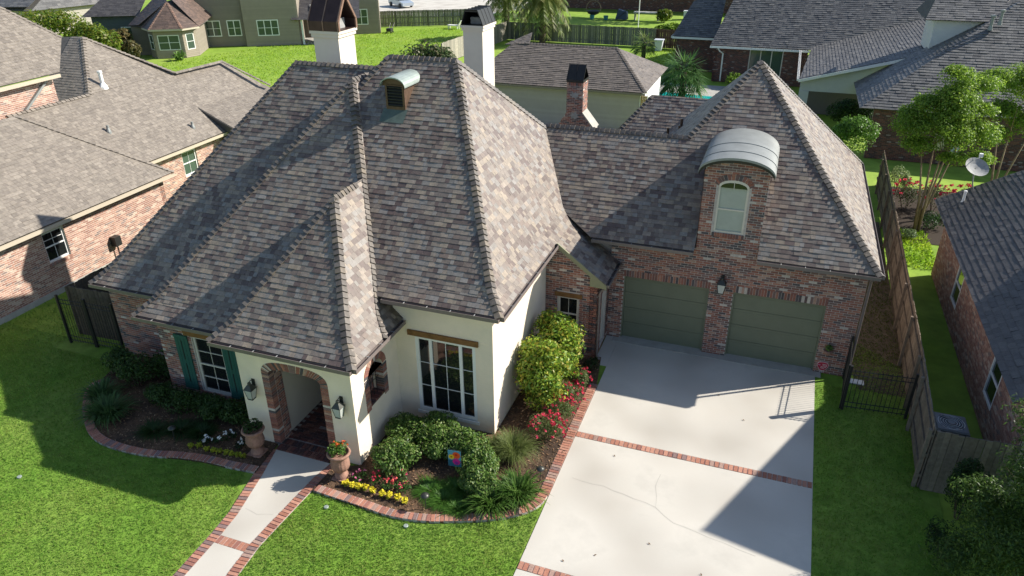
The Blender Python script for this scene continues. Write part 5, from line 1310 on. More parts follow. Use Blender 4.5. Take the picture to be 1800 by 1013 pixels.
# ---- tan sided house far behind on the left
BH = thing('house', 'two-storey tan sided house with white windows across the back lawn', 'house', (-52, 45, 0))
a29 = math.radians(29); E1 = V(math.cos(a29), math.sin(a29), 0); EN = V(math.sin(a29), -math.cos(a29), 0); A0 = V(-54.75, 43.06, 0)
TAN = (.235, .205, .165); TANL = (.30, .255, .20)
siding_wall(BH, A0, E1, EN, 0, 5.0, 0, 6.2, TAN, [(1.0, 2.55, 1.0, 2.6), (3.2, 4.6, 1.0, 2.6)])
for (a, b) in ((1.0, 2.55), (3.2, 4.6)): window(BH, A0, E1, EN, a, b, 1.0, 2.6, cols=(1, 1), rows=2, fr=.09, rec=.0, gm='glass_green', m='white_trim')
A1 = A0 + EN * .5
siding_wall(BH, A1, E1, EN, 5.0, 10.6, 0, 6.2, TANL, [(6.3, 8.5, 1.0, 2.6)])
siding_wall(BH, A0 + E1 * 5.0, EN, -E1, 0, .5, 0, 6.2, TAN)
window(BH, A1, E1, EN, 6.3, 8.5, 1.0, 2.6, cols=(1, 1, 1), rows=2, fr=.09, rec=.0, gm='glass_green', m='white_trim')
A2 = A0 - EN * 5.6
siding_wall(BH, A2, E1, EN, 14.2, 19.0, 0, 6.2, TANL, [(16.2, 17.7, 1.0, 2.7)])
window(BH, A2, E1, EN, 16.2, 17.7, 1.0, 2.7, cols=(1, 1), rows=2, fr=.09, rec=.0, gm='glass_green', m='white_trim')
siding_wall(BH, A0 + E1 * 19.0, -EN, E1, 5.6, 12, 0, 6.2, TAN)
siding_wall(BH, A0 + E1 * 10.6, -EN, E1, -.5, 5.6, 0, 6.2, TAN)
siding_wall(BH, A0 - EN * 4.0, E1, EN, 10.6, 14.2, 0, 6.2, (.12, .10, .08))
pr = lambda u, n, z: A0 + E1 * u + EN * n + V(0, 0, z)
roof_part(BH, [[pr(9.9, .9, 2.55), pr(17.0, .9, 2.55), pr(17.0, -3, 4.2), pr(9.9, -3, 4.2)]], SH_DARK, 0, course=.2, wmin=.25, wmax=.45)
mb = MB(); mb.tube([pr(10.9, .5, 0), pr(10.9, .5, 2.5)], .1, 8); obj('porch_post', mb, 'white_trim', BH)
mb = MB(); mb.face([pr(10.6, .8, .02), pr(16, .8, .02), pr(16, -4, .02), pr(10.6, -4, .02)]); obj('patio', mb, 'concrete_old', BH)
sk = MB(); f0 = [pr(11.8, -.6, 3.25), pr(13.4, -.6, 3.25), pr(13.4, -1.6, 3.68), pr(11.8, -1.6, 3.68)]; sk.hexa(f0 + [p + V(0, 0, .1) for p in f0]); so_ = obj('skylight', sk, 'white_trim', BH)
for (u0, u1) in ((11.9, 12.55), (12.65, 13.3)):
    g = MB(); g.face([pr(u0, -.7, 3.41), pr(u1, -.7, 3.41), pr(u1, -1.5, 3.755), pr(u0, -1.5, 3.755)]); obj('pane', g, 'glass', so_)
# bay wing
bay = [(-3.4, 4.9), (-2.6, 6.1), (.1, 6.1), (1.1, 5.0)]
siding_wall(BH, A0, EN, E1, 0, 5.0, 0, 2.75, TAN, name='wing_wall') if False else None
pts = [(-5.2, 0.0), (-5.2, 3.6), (-3.4, 3.8)] + bay + [(1.1, 0)]
for i, (p, q) in enumerate(zip(pts[:-1], pts[1:])):
    P0 = pr(p[0], p[1], 0); P1 = pr(q[0], q[1], 0); U = unit(P1 - P0); L = float(np.linalg.norm(P1 - P0)); Nn = np.cross(U, Z_)
    mid = (P0 + P1) / 2
    if Nn @ (mid - pr(-1.5, 2.5, 0)) < 0: Nn = -Nn; P0, P1 = P1, P0; U = -U
    hl = []
    if i == 3: hl = [(.25, L - .2, .75, 2.15)]
    if i == 4: hl = [(.35, L - .35, .75, 2.15)]
    if i == 5: hl = [(.3, L - .3, .7, 2.2)]
    siding_wall(BH, P0, U, Nn, 0, L, 0, 2.75, TANL if i in (4, 5) else TAN, hl)
    if hl: window(BH, P0, U, Nn, *hl[0], cols=(1, 1) if i == 4 else (1,), rows=2, fr=.07, rec=0, gm='glass_green', m='white_trim')
RED = [((.16, .12, .105), 4), ((.13, .10, .09), 4), ((.19, .14, .12), 2)]
ap = pr(-1.25, 4.0, 5.0); e_ = [pr(-3.9, 4.8, 2.75), pr(-2.8, 6.6, 2.75), pr(.3, 6.6, 2.75), pr(1.6, 5.2, 2.75)]
roof_part(BH, [[e_[0], e_[1], ap], [e_[1], e_[2], ap], [e_[2], e_[3], ap], [e_[3], pr(1.6, 0, 2.75), pr(-.2, 0, 5.2), ap], [pr(-5.6, 3.2, 2.75), e_[0], ap, pr(-2.2, 0, 5.6)]], RED, 0, caps=[([ap, e_[0]], (-.5, -.3, 1), (.1, -.8, 1)), ([ap, e_[1]], (-.5, -.3, 1), (.3, -.6, 1)), ([ap, e_[2]], (.3, -.6, 1), (.8, -.2, 1))], cpal=[((.33, .22, .18), 1), ((.27, .19, .16), 1)], course=.2, wmin=.25, wmax=.45)
mb = MB()
for a, b in zip(e_[:-1], e_[1:]):
    d_ = b - a; mb.hexa([a - V(0, 0, .16), b - V(0, 0, .16), b - V(0, 0, .16) - EN * .05, a - V(0, 0, .16) - EN * .05, a, b, b - EN * .05, a - EN * .05], (.5, .44, .35))
obj('fascia', mb, 'siding', BH)
siding_wall(BH, pr(-9.5, 1.2, 0), E1, EN, 0, 4.3, 0, 3.6, (.10, .12, .125), [(2.6, 3.7, .9, 2.4)])
window(BH, pr(-9.5, 1.2, 0), E1, EN, 2.6, 3.7, .9, 2.4, rows=2, fr=.08, rec=0, gm='glass_green', m='white_trim')
roof_part(BH, [[pr(-10.2, 1.8, 3.5), pr(-4.8, 1.8, 3.5), pr(-3.8, -2, 6.2), pr(-7.2, -2, 6.2)]], SH_DARK, 0, course=.2, wmin=.25, wmax=.45)
siding_wall(BH, pr(1.1, 0, 0), EN, E1, 0, 5.0, 0, 2.75, TAN, name='wing_side_wall') if False else None
# far house at the top left corner
FH = thing('house', 'dark roofed house with pale wall at the top left corner', 'house', (-80, 48, 0))
roof_part(FH, [[(-96, 40, 2.8), (-77.5, 43.0, 2.8), (-79, 52, 7.5), (-92, 52, 7.5)], [(-77.5, 43, 2.8), (-74.5, 54, 2.8), (-79, 52, 7.5)]], SH_GREY, 0, decks=[[(-92, 52, 7.5), (-79, 52, 7.5), (-78, 62, 3), (-96, 62, 3)]], course=.3, wmin=.3, wmax=.7)
siding_wall(FH, (-77.9, 43.4, 0), unit(V(3, 11, 0)), unit(V(11, -3, 0)), 0, 10, 0, 2.8, (.42, .38, .33))
siding_wall(FH, (-95, 40.6, 0), unit(V(17.1, 2.8, 0)), unit(V(2.8, -17.1, 0)), 0, 17, 0, 2.8, (.38, .34, .30))

# ------------------------------------------------------------------ fences and gates
def picket_fence(name, label, a, b, h, post_side, pal, individually=True, pw=.14, rails=(.35, 1.0, 1.6), posts=2.4, group='wooden fences', wob=.02):
    a = V(*a, 0); b = V(*b, 0); L = float(np.linalg.norm(b - a)); U = (b - a) / L; Nn = V(U[1], -U[0], 0) * post_side
    t = thing(name, label, 'fence', tuple(a), group)
    n = int(L / (pw + .008)); allm = MB()
    for i in range(n):
        mb = MB() if individually else allm
        u = i * L / n; hh = h + random.uniform(-wob, wob); j = random.uniform(.8, 1.15); c = tuple(x * j for x in random.choice(pal))
        lean = random.uniform(-.01, .01)
        O = a + U * u
        mb.obox(O, U, Nn, lean, pw + lean, .02, hh, -.012, .010 + random.uniform(0, .006), c)
        if individually: obj('picket', mb, 'fence_wood', t)
    if not individually: o = obj('picket_run', allm, 'fence_wood', t); o['kind'] = 'stuff'
    for r in rails:
        if r < h: mb = MB(); mb.obox(a, U, Nn, 0, L, r, r + .085, .018, .055, tuple(x * .8 for x in pal[0])); obj('rail', mb, 'fence_wood', t)
    k = 0.0
    while k < L:
        mb = MB(); mb.obox(a, U, Nn, k, k + .09, 0, h - .05, .056, .14, tuple(x * .85 for x in pal[-1])); obj('post', mb, 'fence_wood', t); k += posts
    return t
BROWN = [(.175, .135, .10), (.15, .115, .088), (.205, .16, .122)]
GREYW = [(.17, .15, .125), (.145, .13, .11), (.20, .175, .145)]
DARKW = [(.10, .085, .065), (.085, .07, .055), (.12, .10, .08)]
GREENW = [(.15, .155, .125), (.125, .13, .105), (.18, .18, .15)]
picket_fence('wooden_fence', 'long brown picket fence between the garage side yard and right neighbour', (8.86, -1.2), (9.35, 19.5), 1.85, -1, BROWN)
picket_fence('wooden_fence', 'weathered grey stretch of fence beside the shaded right lawn', (8.72, -4.72), (8.86, -1.2), 1.85, -1, GREYW)
picket_fence('wooden_fence', 'short grey picket fence in front of the air conditioner', (8.76, -4.78), (10.55, -4.72), 1.85, -1, GREYW)
picket_fence('wooden_fence', 'dark picket fence behind the iron gates at far left', (-17.7, -6.0), (-15.4, -5.9), 1.9, -1, DARKW, rails=())
picket_fence('wooden_fence', 'dark side fence running back beside the left neighbour', (-17.75, -6.0), (-17.75, 4.5), 1.9, -1, DARKW, False)
picket_fence('wooden_fence', 'grey-green picket fence across the back behind the palms', (-25.3, 57.4), (-9.0, 57.4), 1.85, -1, GREENW, False, pw=.2)
picket_fence('wooden_fence', 'pale picket fence running back beside the second chimney', (-26.2, 42.5), (-25.3, 57.4), 1.9, -1, [(.33, .30, .25), (.28, .26, .22)], False, pw=.2)
picket_fence('wooden_fence', 'mossy picket fence with posts at the end of the back lawn', (-43.4, 61.3), (-31.5, 67.5), 1.85, 1, [(.20, .20, .14), (.26, .25, .19), (.15, .15, .11)], False, pw=.18, posts=2.0)
picket_fence('wooden_fence', 'brown fence between back lawn and grey roofed house', (-9.0, 57.2), (-4.8, 56.6), 1.85, 1, [(.15, .09, .06), (.12, .075, .05)], False, pw=.2)
def iron_fence(name, label, a, b, h, n, loc=None, rails=(.12, .28, -.2, -.06), posts=True):
    a = V(*a, 0); b = V(*b, 0); t = thing(name, label, 'gate', tuple(a), 'iron fence panels')
    for r in rails:
        z = r if r > 0 else h + r
        mb = MB(); mb.tube([a + V(0, 0, z), b + V(0, 0, z)], .016, 4); obj('rail', mb, 'iron', t)
    for i in range(n + 1):
        p = a + (b - a) * i / n; mb = MB(); mb.tube([p + V(0, 0, .06), p + V(0, 0, h)], .009, 4); obj('bar', mb, 'iron', t)
    if posts:
        for p in (a, b): mb = MB(); mb.box(tuple(p + V(-.035, -.035, 0)), tuple(p + V(.035, .035, h + .1))); obj('post', mb, 'iron', t)
    return t
iron_fence('iron_gate', 'black iron gate leaf beside the left brick corner', (-16.55, -6.47), (-15.45, -6.42), 1.75, 10)
iron_fence('iron_gate', 'black iron gate leaf nearer the left neighbour', (-17.66, -6.54), (-16.60, -6.47), 1.75, 10)
iron_fence('iron_gate', 'black iron railing running out from the garage corner', (7.12, -.12), (6.98, -1.8), 1.42, 14)
iron_fence('iron_gate', 'black iron gate between the garage railing and the wooden fence', (7.02, -1.84), (8.72, -1.70), 1.42, 14)
# ------------------------------------------------------------------ garden
AZ = 'dark azalea shrubs in the shaded bed'
for i, (x, y, rx, ry, rz, lab) in enumerate((
        (-14.45, -7.45, .62, .5, .62, 'dark leafy shrub at the left end of the shaded bed by the brick corner'),
        (-13.55, -7.75, .68, .6, .72, 'rounded green shrub second from the left end of the shaded bed'),
        (-12.85, -7.2, .6, .5, .7, 'dark shrub tucked in the brick wall corner of the shaded bed'),
        (-12.0, -8.3, .62, .5, .45, 'low clipped shrub under the left edge of the left shutter'),
        (-11.15, -8.32, .6, .5, .45, 'low clipped shrub under the left shutter'),
        (-10.3, -8.32, .6, .5, .45, 'low clipped shrub under the shuttered window'),
        (-9.4, -8.2, .58, .5, .45, 'low clipped shrub under the right shutter next to the porch'))):
    bush('shrub', lab, 'shrub', (x, y, rz * .75), (rx, ry, rz), 2000, [(.05, .10, .025), (.04, .08, .02), (.065, .13, .03), (.09, .16, .045)], .085, .045, group=AZ)
clump('agapanthus', 'shaded strap-leaved clump inside the curve of the left bed edging', 'plant', (-13.15, -9.3, 0), .85, .62, 620, [(.08, .16, .045), (.10, .19, .06), (.06, .12, .035)], .04, group='strap-leaved clumps')
clump('agapanthus', 'shaded strap-leaved clump at the left end of the bed edging', 'plant', (-14.05, -8.65, 0), .7, .55, 420, [(.08, .16, .045), (.10, .19, .06), (.06, .12, .035)], .04, group='strap-leaved clumps')
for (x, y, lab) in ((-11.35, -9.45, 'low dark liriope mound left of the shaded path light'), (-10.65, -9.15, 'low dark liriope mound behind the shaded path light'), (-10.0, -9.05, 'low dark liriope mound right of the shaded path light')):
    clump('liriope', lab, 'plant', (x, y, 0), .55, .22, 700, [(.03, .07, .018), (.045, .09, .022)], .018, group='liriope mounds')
def flower_plant(name, label, x, y, r, h, nb, leafpal, petals, n=70, bs=.05, group=None, z0=.03):
    t = thing(name, label, 'flower', (x, y, 0), group)
    v, c = blob_leaves((x, y, z0 + h * .5), (r, r, h * .6), n, leafpal, .06, .035, lobes=5); npobj('foliage', v, 4, c, 'leaf', t)
    a = RNG.uniform(0, 6.28, nb); rr = r * np.sqrt(RNG.random(nb)) * .85
    flowers(t, np.stack([x + rr * np.cos(a), y + rr * np.sin(a), z0 + h * RNG.uniform(.85, 1.15, nb)], 1), bs, petals)
    return t
YEL = [(.72, .60, .04), (.80, .68, .06), (.62, .55, .04)]; YLF = [(.30, .32, .03), (.42, .40, .04), (.22, .28, .03)]
ORD = ('leftmost', 'second from the left', 'third from the left', 'fourth from the left', 'middle', 'fourth from the right', 'third from the right', 'second from the right', 'rightmost')
for o_, (x, y) in zip(ORD, ((-9.84, -9.64), (-9.64, -9.57), (-9.35, -9.62), (-9.13, -9.61), (-8.95, -9.59), (-8.74, -9.57), (-8.56, -9.56), (-8.38, -9.53), (-8.2, -9.53))):
    flower_plant('marigold', o_ + ' small yellow-green bedding plant in the shaded row along the left edging', x, y, .085, .10, 16, YLF, YLF, group='yellow row in shade', bs=.045)
for o_, (x, y) in zip(ORD, ((-5.02, -9.54), (-4.82, -9.56), (-4.64, -9.54), (-4.46, -9.52), (-4.25, -9.55), (-3.95, -9.57), (-3.76, -9.57), (-3.54, -9.56), (-3.31, -9.59))):
    flower_plant('marigold', o_ + ' bright yellow bedding plant in the sunny row along the middle edging', x, y, .085, .12, 22, YLF, YEL, group='yellow row in sun', bs=.055)
WHT = [(.75, .74, .70), (.65, .66, .66)]
for (x, y, lab) in ((-9.58, -9.40, 'white bedding flower nearest the shaded path light'), (-9.27, -9.2, 'white bedding flowers in the middle of the shaded bed'), (-9.04, -9.0, 'white bedding flower close to the clipped shrubs'), (-8.59, -9.2, 'white bedding flowers beside the left urn')):
    flower_plant('impatiens', lab, x, y, .2, .2, 5, GREEN_DARK, WHT, 140, .06, group='white flowers in shade')
for i, (x, y, pal, lab) in enumerate(((-4.75, -9.25, [(.62, .16, .30), (.7, .25, .4)], 'pink bedding flowers right of the terracotta urn'), (-4.35, -9.18, [(.55, .05, .07), (.45, .04, .10)], 'red and green bedding flowers second from the urn'), (-3.95, -9.2, [(.55, .05, .07), (.6, .12, .1)], 'red and green bedding flowers third from the urn'), (-3.55, -9.24, [(.5, .06, .1), (.2, .3, .05)], 'leafy bedding plant nearest the grassy mound'), (-3.8, -8.95, [(.55, .05, .07), (.5, .08, .15)], 'leafy bedding plant behind the red flowers'))):
    flower_plant('petunia', lab, x, y, .24, .22, 6 if i == 0 else 7, [(.07, .16, .03), (.10, .20, .05), (.05, .12, .03)], pal, 170, .055, group='mixed bedding flowers in sun')
# hedge of glossy shrubs curving in front of the big window
for (x, y, rx, ry, rz, lab) in ((-4.2, -8.45, .62, .52, .52, 'glossy green shrub nearest the porch corner, sunlit'), (-4.3, -7.45, .6, .55, .55, 'glossy shrub against the porch side wall, half shaded'), (-3.55, -6.95, .65, .42, .55, 'shaded shrub directly under the big window'), (-3.45, -7.62, .6, .48, .55, 'glossy shrub in the middle of the hedge arc'), (-2.75, -7.40, .58, .5, .55, 'glossy shrub under the right edge of the big window'), (-2.25, -7.62, .52, .48, .52, 'glossy shrub left of the fountain grass'), (-1.9, -8.12, .5, .5, .52, 'glossy shrub just right of the garden flag'), (-1.72, -8.62, .45, .42, .45, 'glossy shrub at the front end of the hedge arc')):
    bush('shrub', lab, 'shrub', (x, y, rz * .72), (rx * 1.15, ry * 1.15, rz), 4200, [(.11, .20, .035), (.08, .16, .03), (.15, .25, .05), (.05, .11, .024), (.22, .28, .09)], .08, .042, 'gloss_leaf', group='glossy hedge shrubs')
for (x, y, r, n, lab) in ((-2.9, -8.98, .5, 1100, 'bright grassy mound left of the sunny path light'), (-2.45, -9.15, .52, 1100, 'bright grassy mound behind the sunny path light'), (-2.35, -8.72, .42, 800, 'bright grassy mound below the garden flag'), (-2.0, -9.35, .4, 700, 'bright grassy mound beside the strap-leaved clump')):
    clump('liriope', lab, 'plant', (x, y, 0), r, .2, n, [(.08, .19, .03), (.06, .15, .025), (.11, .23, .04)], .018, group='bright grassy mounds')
clump('agapanthus', 'bright strap-leaved clump at the curve of the edging by the driveway', 'plant', (-.75, -8.45, 0), .75, .62, 560, GREEN_STRAP, .042, group='strap-leaved clumps in sun')
clump('agapanthus', 'bright strap-leaved clump in the front curve of the middle bed', 'plant', (-1.25, -8.95, 0), .7, .58, 520, GREEN_STRAP, .042, group='strap-leaved clumps in sun')
FG = [(.17, .22, .06), (.13, .18, .05), (.22, .26, .10)]
clump('fountain_grass', 'feathery pale fountain grass between hedge and roses', 'grass', (-1.38, -7.0, 0), .75, .75, 1500, FG, .012, seg=4)
clump('fountain_grass', 'small feathery grass tuft at the corner of the painted wall', 'grass', (-1.9, -6.95, 0), .35, .55, 420, FG, .012, seg=4)
# roses along the driveway border
for (x, y, r, nb, lab) in ((-.78, -6.05, .55, 70, 'red rose bush nearest the fountain grass, full of bloom'), (-.70, -5.2, .52, 50, 'red rose bush in the middle of the border'), (-.58, -4.4, .46, 34, 'red rose bush under the lime-green shrub'), (-.48, -3.6, .36, 18, 'red rose bush at the far end of the brick border')):
    t = bush('rose_bush', lab, 'rose', (x, y, .45), (r, r * .95, .48), 1900, [(.10, .17, .05), (.14, .19, .06), (.17, .17, .07)], .055, .032, group='red roses by the driveway')
    d = rand_unit(nb); d[:, 2] = np.abs(d[:, 2]); d[:, 0] += .25; d[:, 1] -= .2
    flowers(t, V(x, y, .45) + d * V(r, r, .5) * RNG.uniform(.75, 1.05, (nb, 1)), .065, [(.50, .035, .06), (.56, .07, .12), (.40, .02, .05)], k=5)
# two tall lime-green ligustrum shrubs against the painted wall
LG = [(.25, .37, .035), (.20, .32, .035), (.34, .41, .05), (.16, .28, .035), (.10, .19, .03), (.38, .34, .05)]
for (bx, by, cz, r, lab, n) in ((-1.35, -4.75, 1.30, (1.0, .95, 1.15), 'lime-green broadleaf shrub on bare stems, nearer one by the painted wall', 6500), (-1.28, -3.45, 1.45, (.98, 1.05, 1.2), 'lime-green broadleaf shrub in front of the side entry window', 6500)):
    t = thing('ligustrum', lab, 'shrub', (bx, by, 0), 'lime-green shrubs')
    for i in range(6):
        a = i * 1.05 + .3; mb = MB(); mb.tube([(bx + .08 * math.cos(a), by + .08 * math.sin(a), 0), (bx + .18 * math.cos(a), by + .18 * math.sin(a), .6), (bx + .42 * math.cos(a), by + .42 * math.sin(a), cz)], [.024, .018, .008], 5); obj('stem', mb, 'bark', t)
    vv, cc = [], []
    for (ox, oy, oz, k, sh) in ((0, 0, 0, .78, .4), (.35, -.3, -.35, .55, .15), (-.25, .35, .35, .55, .15), (.3, .4, .1, .55, .12), (-.3, -.35, -.1, .5, .1), (.05, -.1, -.65, .62, .14), (.2, 0, .55, .45, .1)):
        v, c = blob_leaves((bx + ox * r[0], by + oy * r[1], cz + oz * r[2]), (r[0] * k, r[1] * k, r[2] * k), int(n * sh), LG, .12, .06, lobes=14, hollow=.2); vv.append(v); cc.append(c)
    npobj('foliage', np.concatenate(vv), 4, np.concatenate(cc), 'gloss_leaf', t)
bush('shrub', 'dark low fern beside the entry corner and downspout', 'shrub', (-.42, -2.3, .25), (.3, .4, .3), 350, GREEN_DARK, .08, .03)

# urns on either side of the walk
def urn(label, x, y, lit):
    t = thing('urn', label, 'urn', (x, y, 0), 'terracotta urns')
    mb = MB(); mb.box((x - .2, y - .2, 0), (x + .2, y + .2, .07)); obj('plinth', mb, 'terracotta', t)
    mb = MB(); mb.lathe((x, y, .07), [(.17, 0), (.18, .05), (.12, .11), (.095, .17), (.13, .22)], 24); obj('foot', mb, 'terracotta', t, smooth=True)
    mb = MB(); mb.lathe((x, y, .29), [(.13, 0), (.21, .05), (.245, .14), (.235, .26), (.205, .40), (.215, .46)], 48, flute=.03, nf=16); obj('bowl', mb, 'terracotta', t, smooth=True)
    mb = MB(); mb.lathe((x, y, .74), [(.215, 0), (.28, .03), (.31, .075), (.295, .11), (.25, .12), (.235, .04), (0, .03)], 28); obj('rim', mb, 'terracotta', t, smooth=True)
    return t
urn('terracotta urn on the shaded left side of the walk', -7.98, -9.22, False)
urn('sunlit terracotta urn on the right side of the walk', -5.30, -9.28, True)
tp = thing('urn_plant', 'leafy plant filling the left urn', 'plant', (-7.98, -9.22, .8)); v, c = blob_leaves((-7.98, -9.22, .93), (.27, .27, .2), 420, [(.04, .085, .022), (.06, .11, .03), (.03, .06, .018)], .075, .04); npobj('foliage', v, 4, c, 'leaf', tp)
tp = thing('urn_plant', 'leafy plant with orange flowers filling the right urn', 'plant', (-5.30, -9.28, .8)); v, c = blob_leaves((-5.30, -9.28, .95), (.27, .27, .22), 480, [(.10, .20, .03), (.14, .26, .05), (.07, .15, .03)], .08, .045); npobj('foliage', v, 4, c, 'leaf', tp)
flowers(tp, V(-5.28, -9.30, 1.08) + RNG.normal(size=(10, 3)) * .09, .06, [(.65, .14, .03), (.55, .08, .03)])
# path lights
for (x, y, lab) in ((-10.5, -9.55, 'mushroom path light in the shaded left bed'), (-2.74, -9.58, 'mushroom path light in front of the bright grassy mounds'), (-.38, -7.72, 'mushroom path light beside the driveway border')):
    t = thing('path_light', lab, 'light', (x, y, 0), 'garden path lights')
    mb = MB(); mb.tube([(x, y, 0), (x, y, .46)], .012, 6); obj('stake', mb, 'lamp_metal', t)
    mb = MB(); mb.lathe((x, y, .44), [(.11, 0), (.105, .025), (.06, .06), (0, .075)], 16); mb.lathe((x, y, .44), [(.11, 0), (0, .004)], 16); obj('shade', mb, 'lamp_metal', t, smooth=True)
# garden flag with printed flowers
t = thing('garden_flag', 'small garden flag printed with orange, yellow and magenta flowers', 'flag', (-2.3, -8.42, 0))
mb = MB(); mb.tube([(-2.26, -8.42, 0), (-2.26, -8.42, 1.05), (-2.62, -8.46, 1.05)], .008, 5); obj('stand', mb, 'iron', t)
FO = V(-2.61, -8.46, .52); FU = unit(V(.35, .04, 0)); FN = V(FU[1], -FU[0], 0)
mb = MB(); mb.obox(FO, FU, FN, 0, .34, 0, .50, -.004, .0, (.10, .30, .42)); mb.obox(FO, FU, FN, 0.004, .336, .004, .20, .0, .001, (.02, .10, .17)); cl = obj('cloth', mb, 'print', t)
def disc(u, v, r, col, k, nm=12, star=0.0):
    b = MB(); P = []
    for i in range(nm * 2):
        rr = r * (1 - star * (i % 2)); a = math.pi * i / nm; P.append(FO + FU * (u + rr * math.cos(a)) + Z_ * (v + rr * math.sin(a)) + FN * (.003 + .001 * k))
    b.face(P, col); obj('printed_flower', b, 'print', cl)
disc(.22, .36, .118, (.75, .10, .02), 1, star=.2); disc(.09, .30, .08, (.75, .48, .03), 2, star=.12); disc(.09, .30, .025, (.30, .12, .02), 3); disc(.22, .16, .112, (.55, .02, .22), 2, star=.2); disc(.22, .12, .05, (.25, .02, .25), 3); disc(.22, .38, .035, (.5, .03, .02), 3)
# pale sprinkler covers in the turf
for (x, y, lab) in ((-5.1, -10.35, 'pale round sprinkler cover in the lawn beside the walk'), (-2.95, -10.25, 'pale round sprinkler cover in the lawn under the middle edging'), (-13.3, -12.1, 'pale sprinkler cover in the shaded left lawn')):
    mb = MB(); mb.lathe((x, y, 0), [(.06, 0), (.06, .03), (.05, .036), (0, .038)], 12); tag(obj('sprinkler_cover', mb, 'patina'), lab, 'sprinkler', 'sprinkler covers')
# hanging basket and red plaque by the garage
t = thing('hanging_basket', 'small terracotta wall basket with green plant right of the garage door', 'basket', (6.52, -.1, .9)); mb = MB(); mb.lathe((6.52, -.14, .74), [(.05, 0), (.10, .06), (.12, .15), (.11, .16), (0, .14)], 14); obj('pot', mb, 'terracotta', t, smooth=True)
mb = MB(); mb.tube([(6.52, -.02, 1.3), (6.52, -.14, 1.28), (6.52, -.14, .92)], .006, 4); obj('hook', mb, 'iron', t)
v, c = blob_leaves((6.52, -.15, 1.0), (.13, .12, .14), 150, [(.16, .28, .06), (.25, .38, .10), (.10, .20, .04)], .06, .035); npobj('foliage', v, 4, c, 'leaf', t)
t = thing('wall_plaque', 'red rounded plaque with white border and lettering low on the brick by the garage', 'plaque', (6.47, -.06, .2))
def outline(s): return [(6.47 + s * x, .24 + s * y) for x, y in ((0, -.17), (.09, -.11), (.16, -.01), (.175, .08), (.13, .15), (.05, .17), (-.05, .17), (-.13, .15), (-.175, .08), (-.16, -.01), (-.09, -.11))]
for s, yy, col, nm in ((1.0, -.040, (.62, .45, .45), 'border'), (.9, -.046, (.42, .03, .06), 'face')):
    b = MB(); P = outline(s); b.face([(p[0], yy, p[1]) for p in P], col); b.face([(p[0], -.012, p[1]) for p in P][::-1], col)
    for i in range(len(P)): q = P[(i + 1) % len(P)]; b.face([(P[i][0], yy, P[i][1]), (P[i][0], -.012, P[i][1]), (q[0], -.012, q[1]), (q[0], yy, q[1])], col)
    obj(nm, b, 'print', t)
b = MB(); wht = (.72, .66, .66)
for (x0, x1, z) in ((-.01, .12, .31), (0, .12, .265), (-.05, .10, .22), (-.06, .06, .175)):
    x = 6.47 + x0
    while x < 6.47 + x1: wdt = random.uniform(.008, .02); b.box((x, -.049, z), (x + wdt, -.0465, z + random.uniform(.016, .026)), wht); x += wdt + .008
b.lathe((6.37, -.049, .30), [(.035, 0), (0, .001)], 8, wht); obj('lettering', b, 'print', t)
tc = bpy.data.curves.new('digits', 'FONT'); tc.body = '202'; tc.size = .11; tc.align_x = 'CENTER'; to = bpy.data.objects.new('digits_source', tc); C.objects.link(to)
me = bpy.data.meshes.new_from_object(to.evaluated_get(bpy.context.evaluated_depsgraph_get())); bpy.data.objects.remove(to)
a = me.attributes.new('col', 'FLOAT_COLOR', 'FACE'); a.data.foreach_set('color', np.tile([.72, .66, .66, 1], len(me.polygons)).astype(np.float32)); me.materials.clear(); me.materials.append(MATS['print'])
od = bpy.data.objects.new('digits', me); C.objects.link(od); od.parent = t; od.location = (0, .008, -.165); od.rotation_euler = (math.pi / 2, 0, 0)
mb = MB(); mb.box((7.3, -.35, .0), (7.7, -.1, .03), (.55, .56, .55)); tag(obj('stepping_slab', mb, 'plastic'), 'pale slab lying in the grass behind the iron gate', 'slab')
# air conditioner
t = thing('air_conditioner', 'grey outdoor air conditioner with round fan grille behind the short fence', 'air conditioner', (9.56, -2.78, 0))
mb = MB(); mb.box((9.16, -3.18, .08), (9.96, -2.38, .82), (.13, .135, .14)); b_ = obj('casing', mb, 'plastic', t)
for i in range(12):
    s = MB(); s.box((9.17 + i * .066, -3.195, .12), (9.20 + i * .066, -3.181, .78), (.10, .105, .11)); obj('louvre', s, 'plastic', b_)
mb = MB(); mb.lathe((9.56, -2.78, .82), [(.565, 0), (.52, .04), (.36, .05), (.35, .03)], 4, (.2, .205, .21)); mb.v = [((x - 9.56) * .7071 - (y + 2.78) * .7071 + 9.56, (x - 9.56) * .7071 + (y + 2.78) * .7071 - 2.78, z) for x, y, z in mb.v]; obj('top_panel', mb, 'plastic', t)
mb = MB(); mb.lathe((9.56, -2.78, .80), [(.36, .0), (0, .0)], 24, (.015, .015, .016)); obj('fan_well', mb, 'plastic', t)
mb = MB()
for i in range(5): mb.tube([(9.56 + (.08 + .06 * i) * math.cos(a_), -2.78 + (.08 + .06 * i) * math.sin(a_), .865) for a_ in np.linspace(0, 2 * math.pi, 25)], .006, 4)
mb.lathe((9.56, -2.78, .85), [(.11, 0), (.1, .03), (0, .035)], 12, (.25, .255, .26)); obj('fan_grille', mb, 'plastic', t)

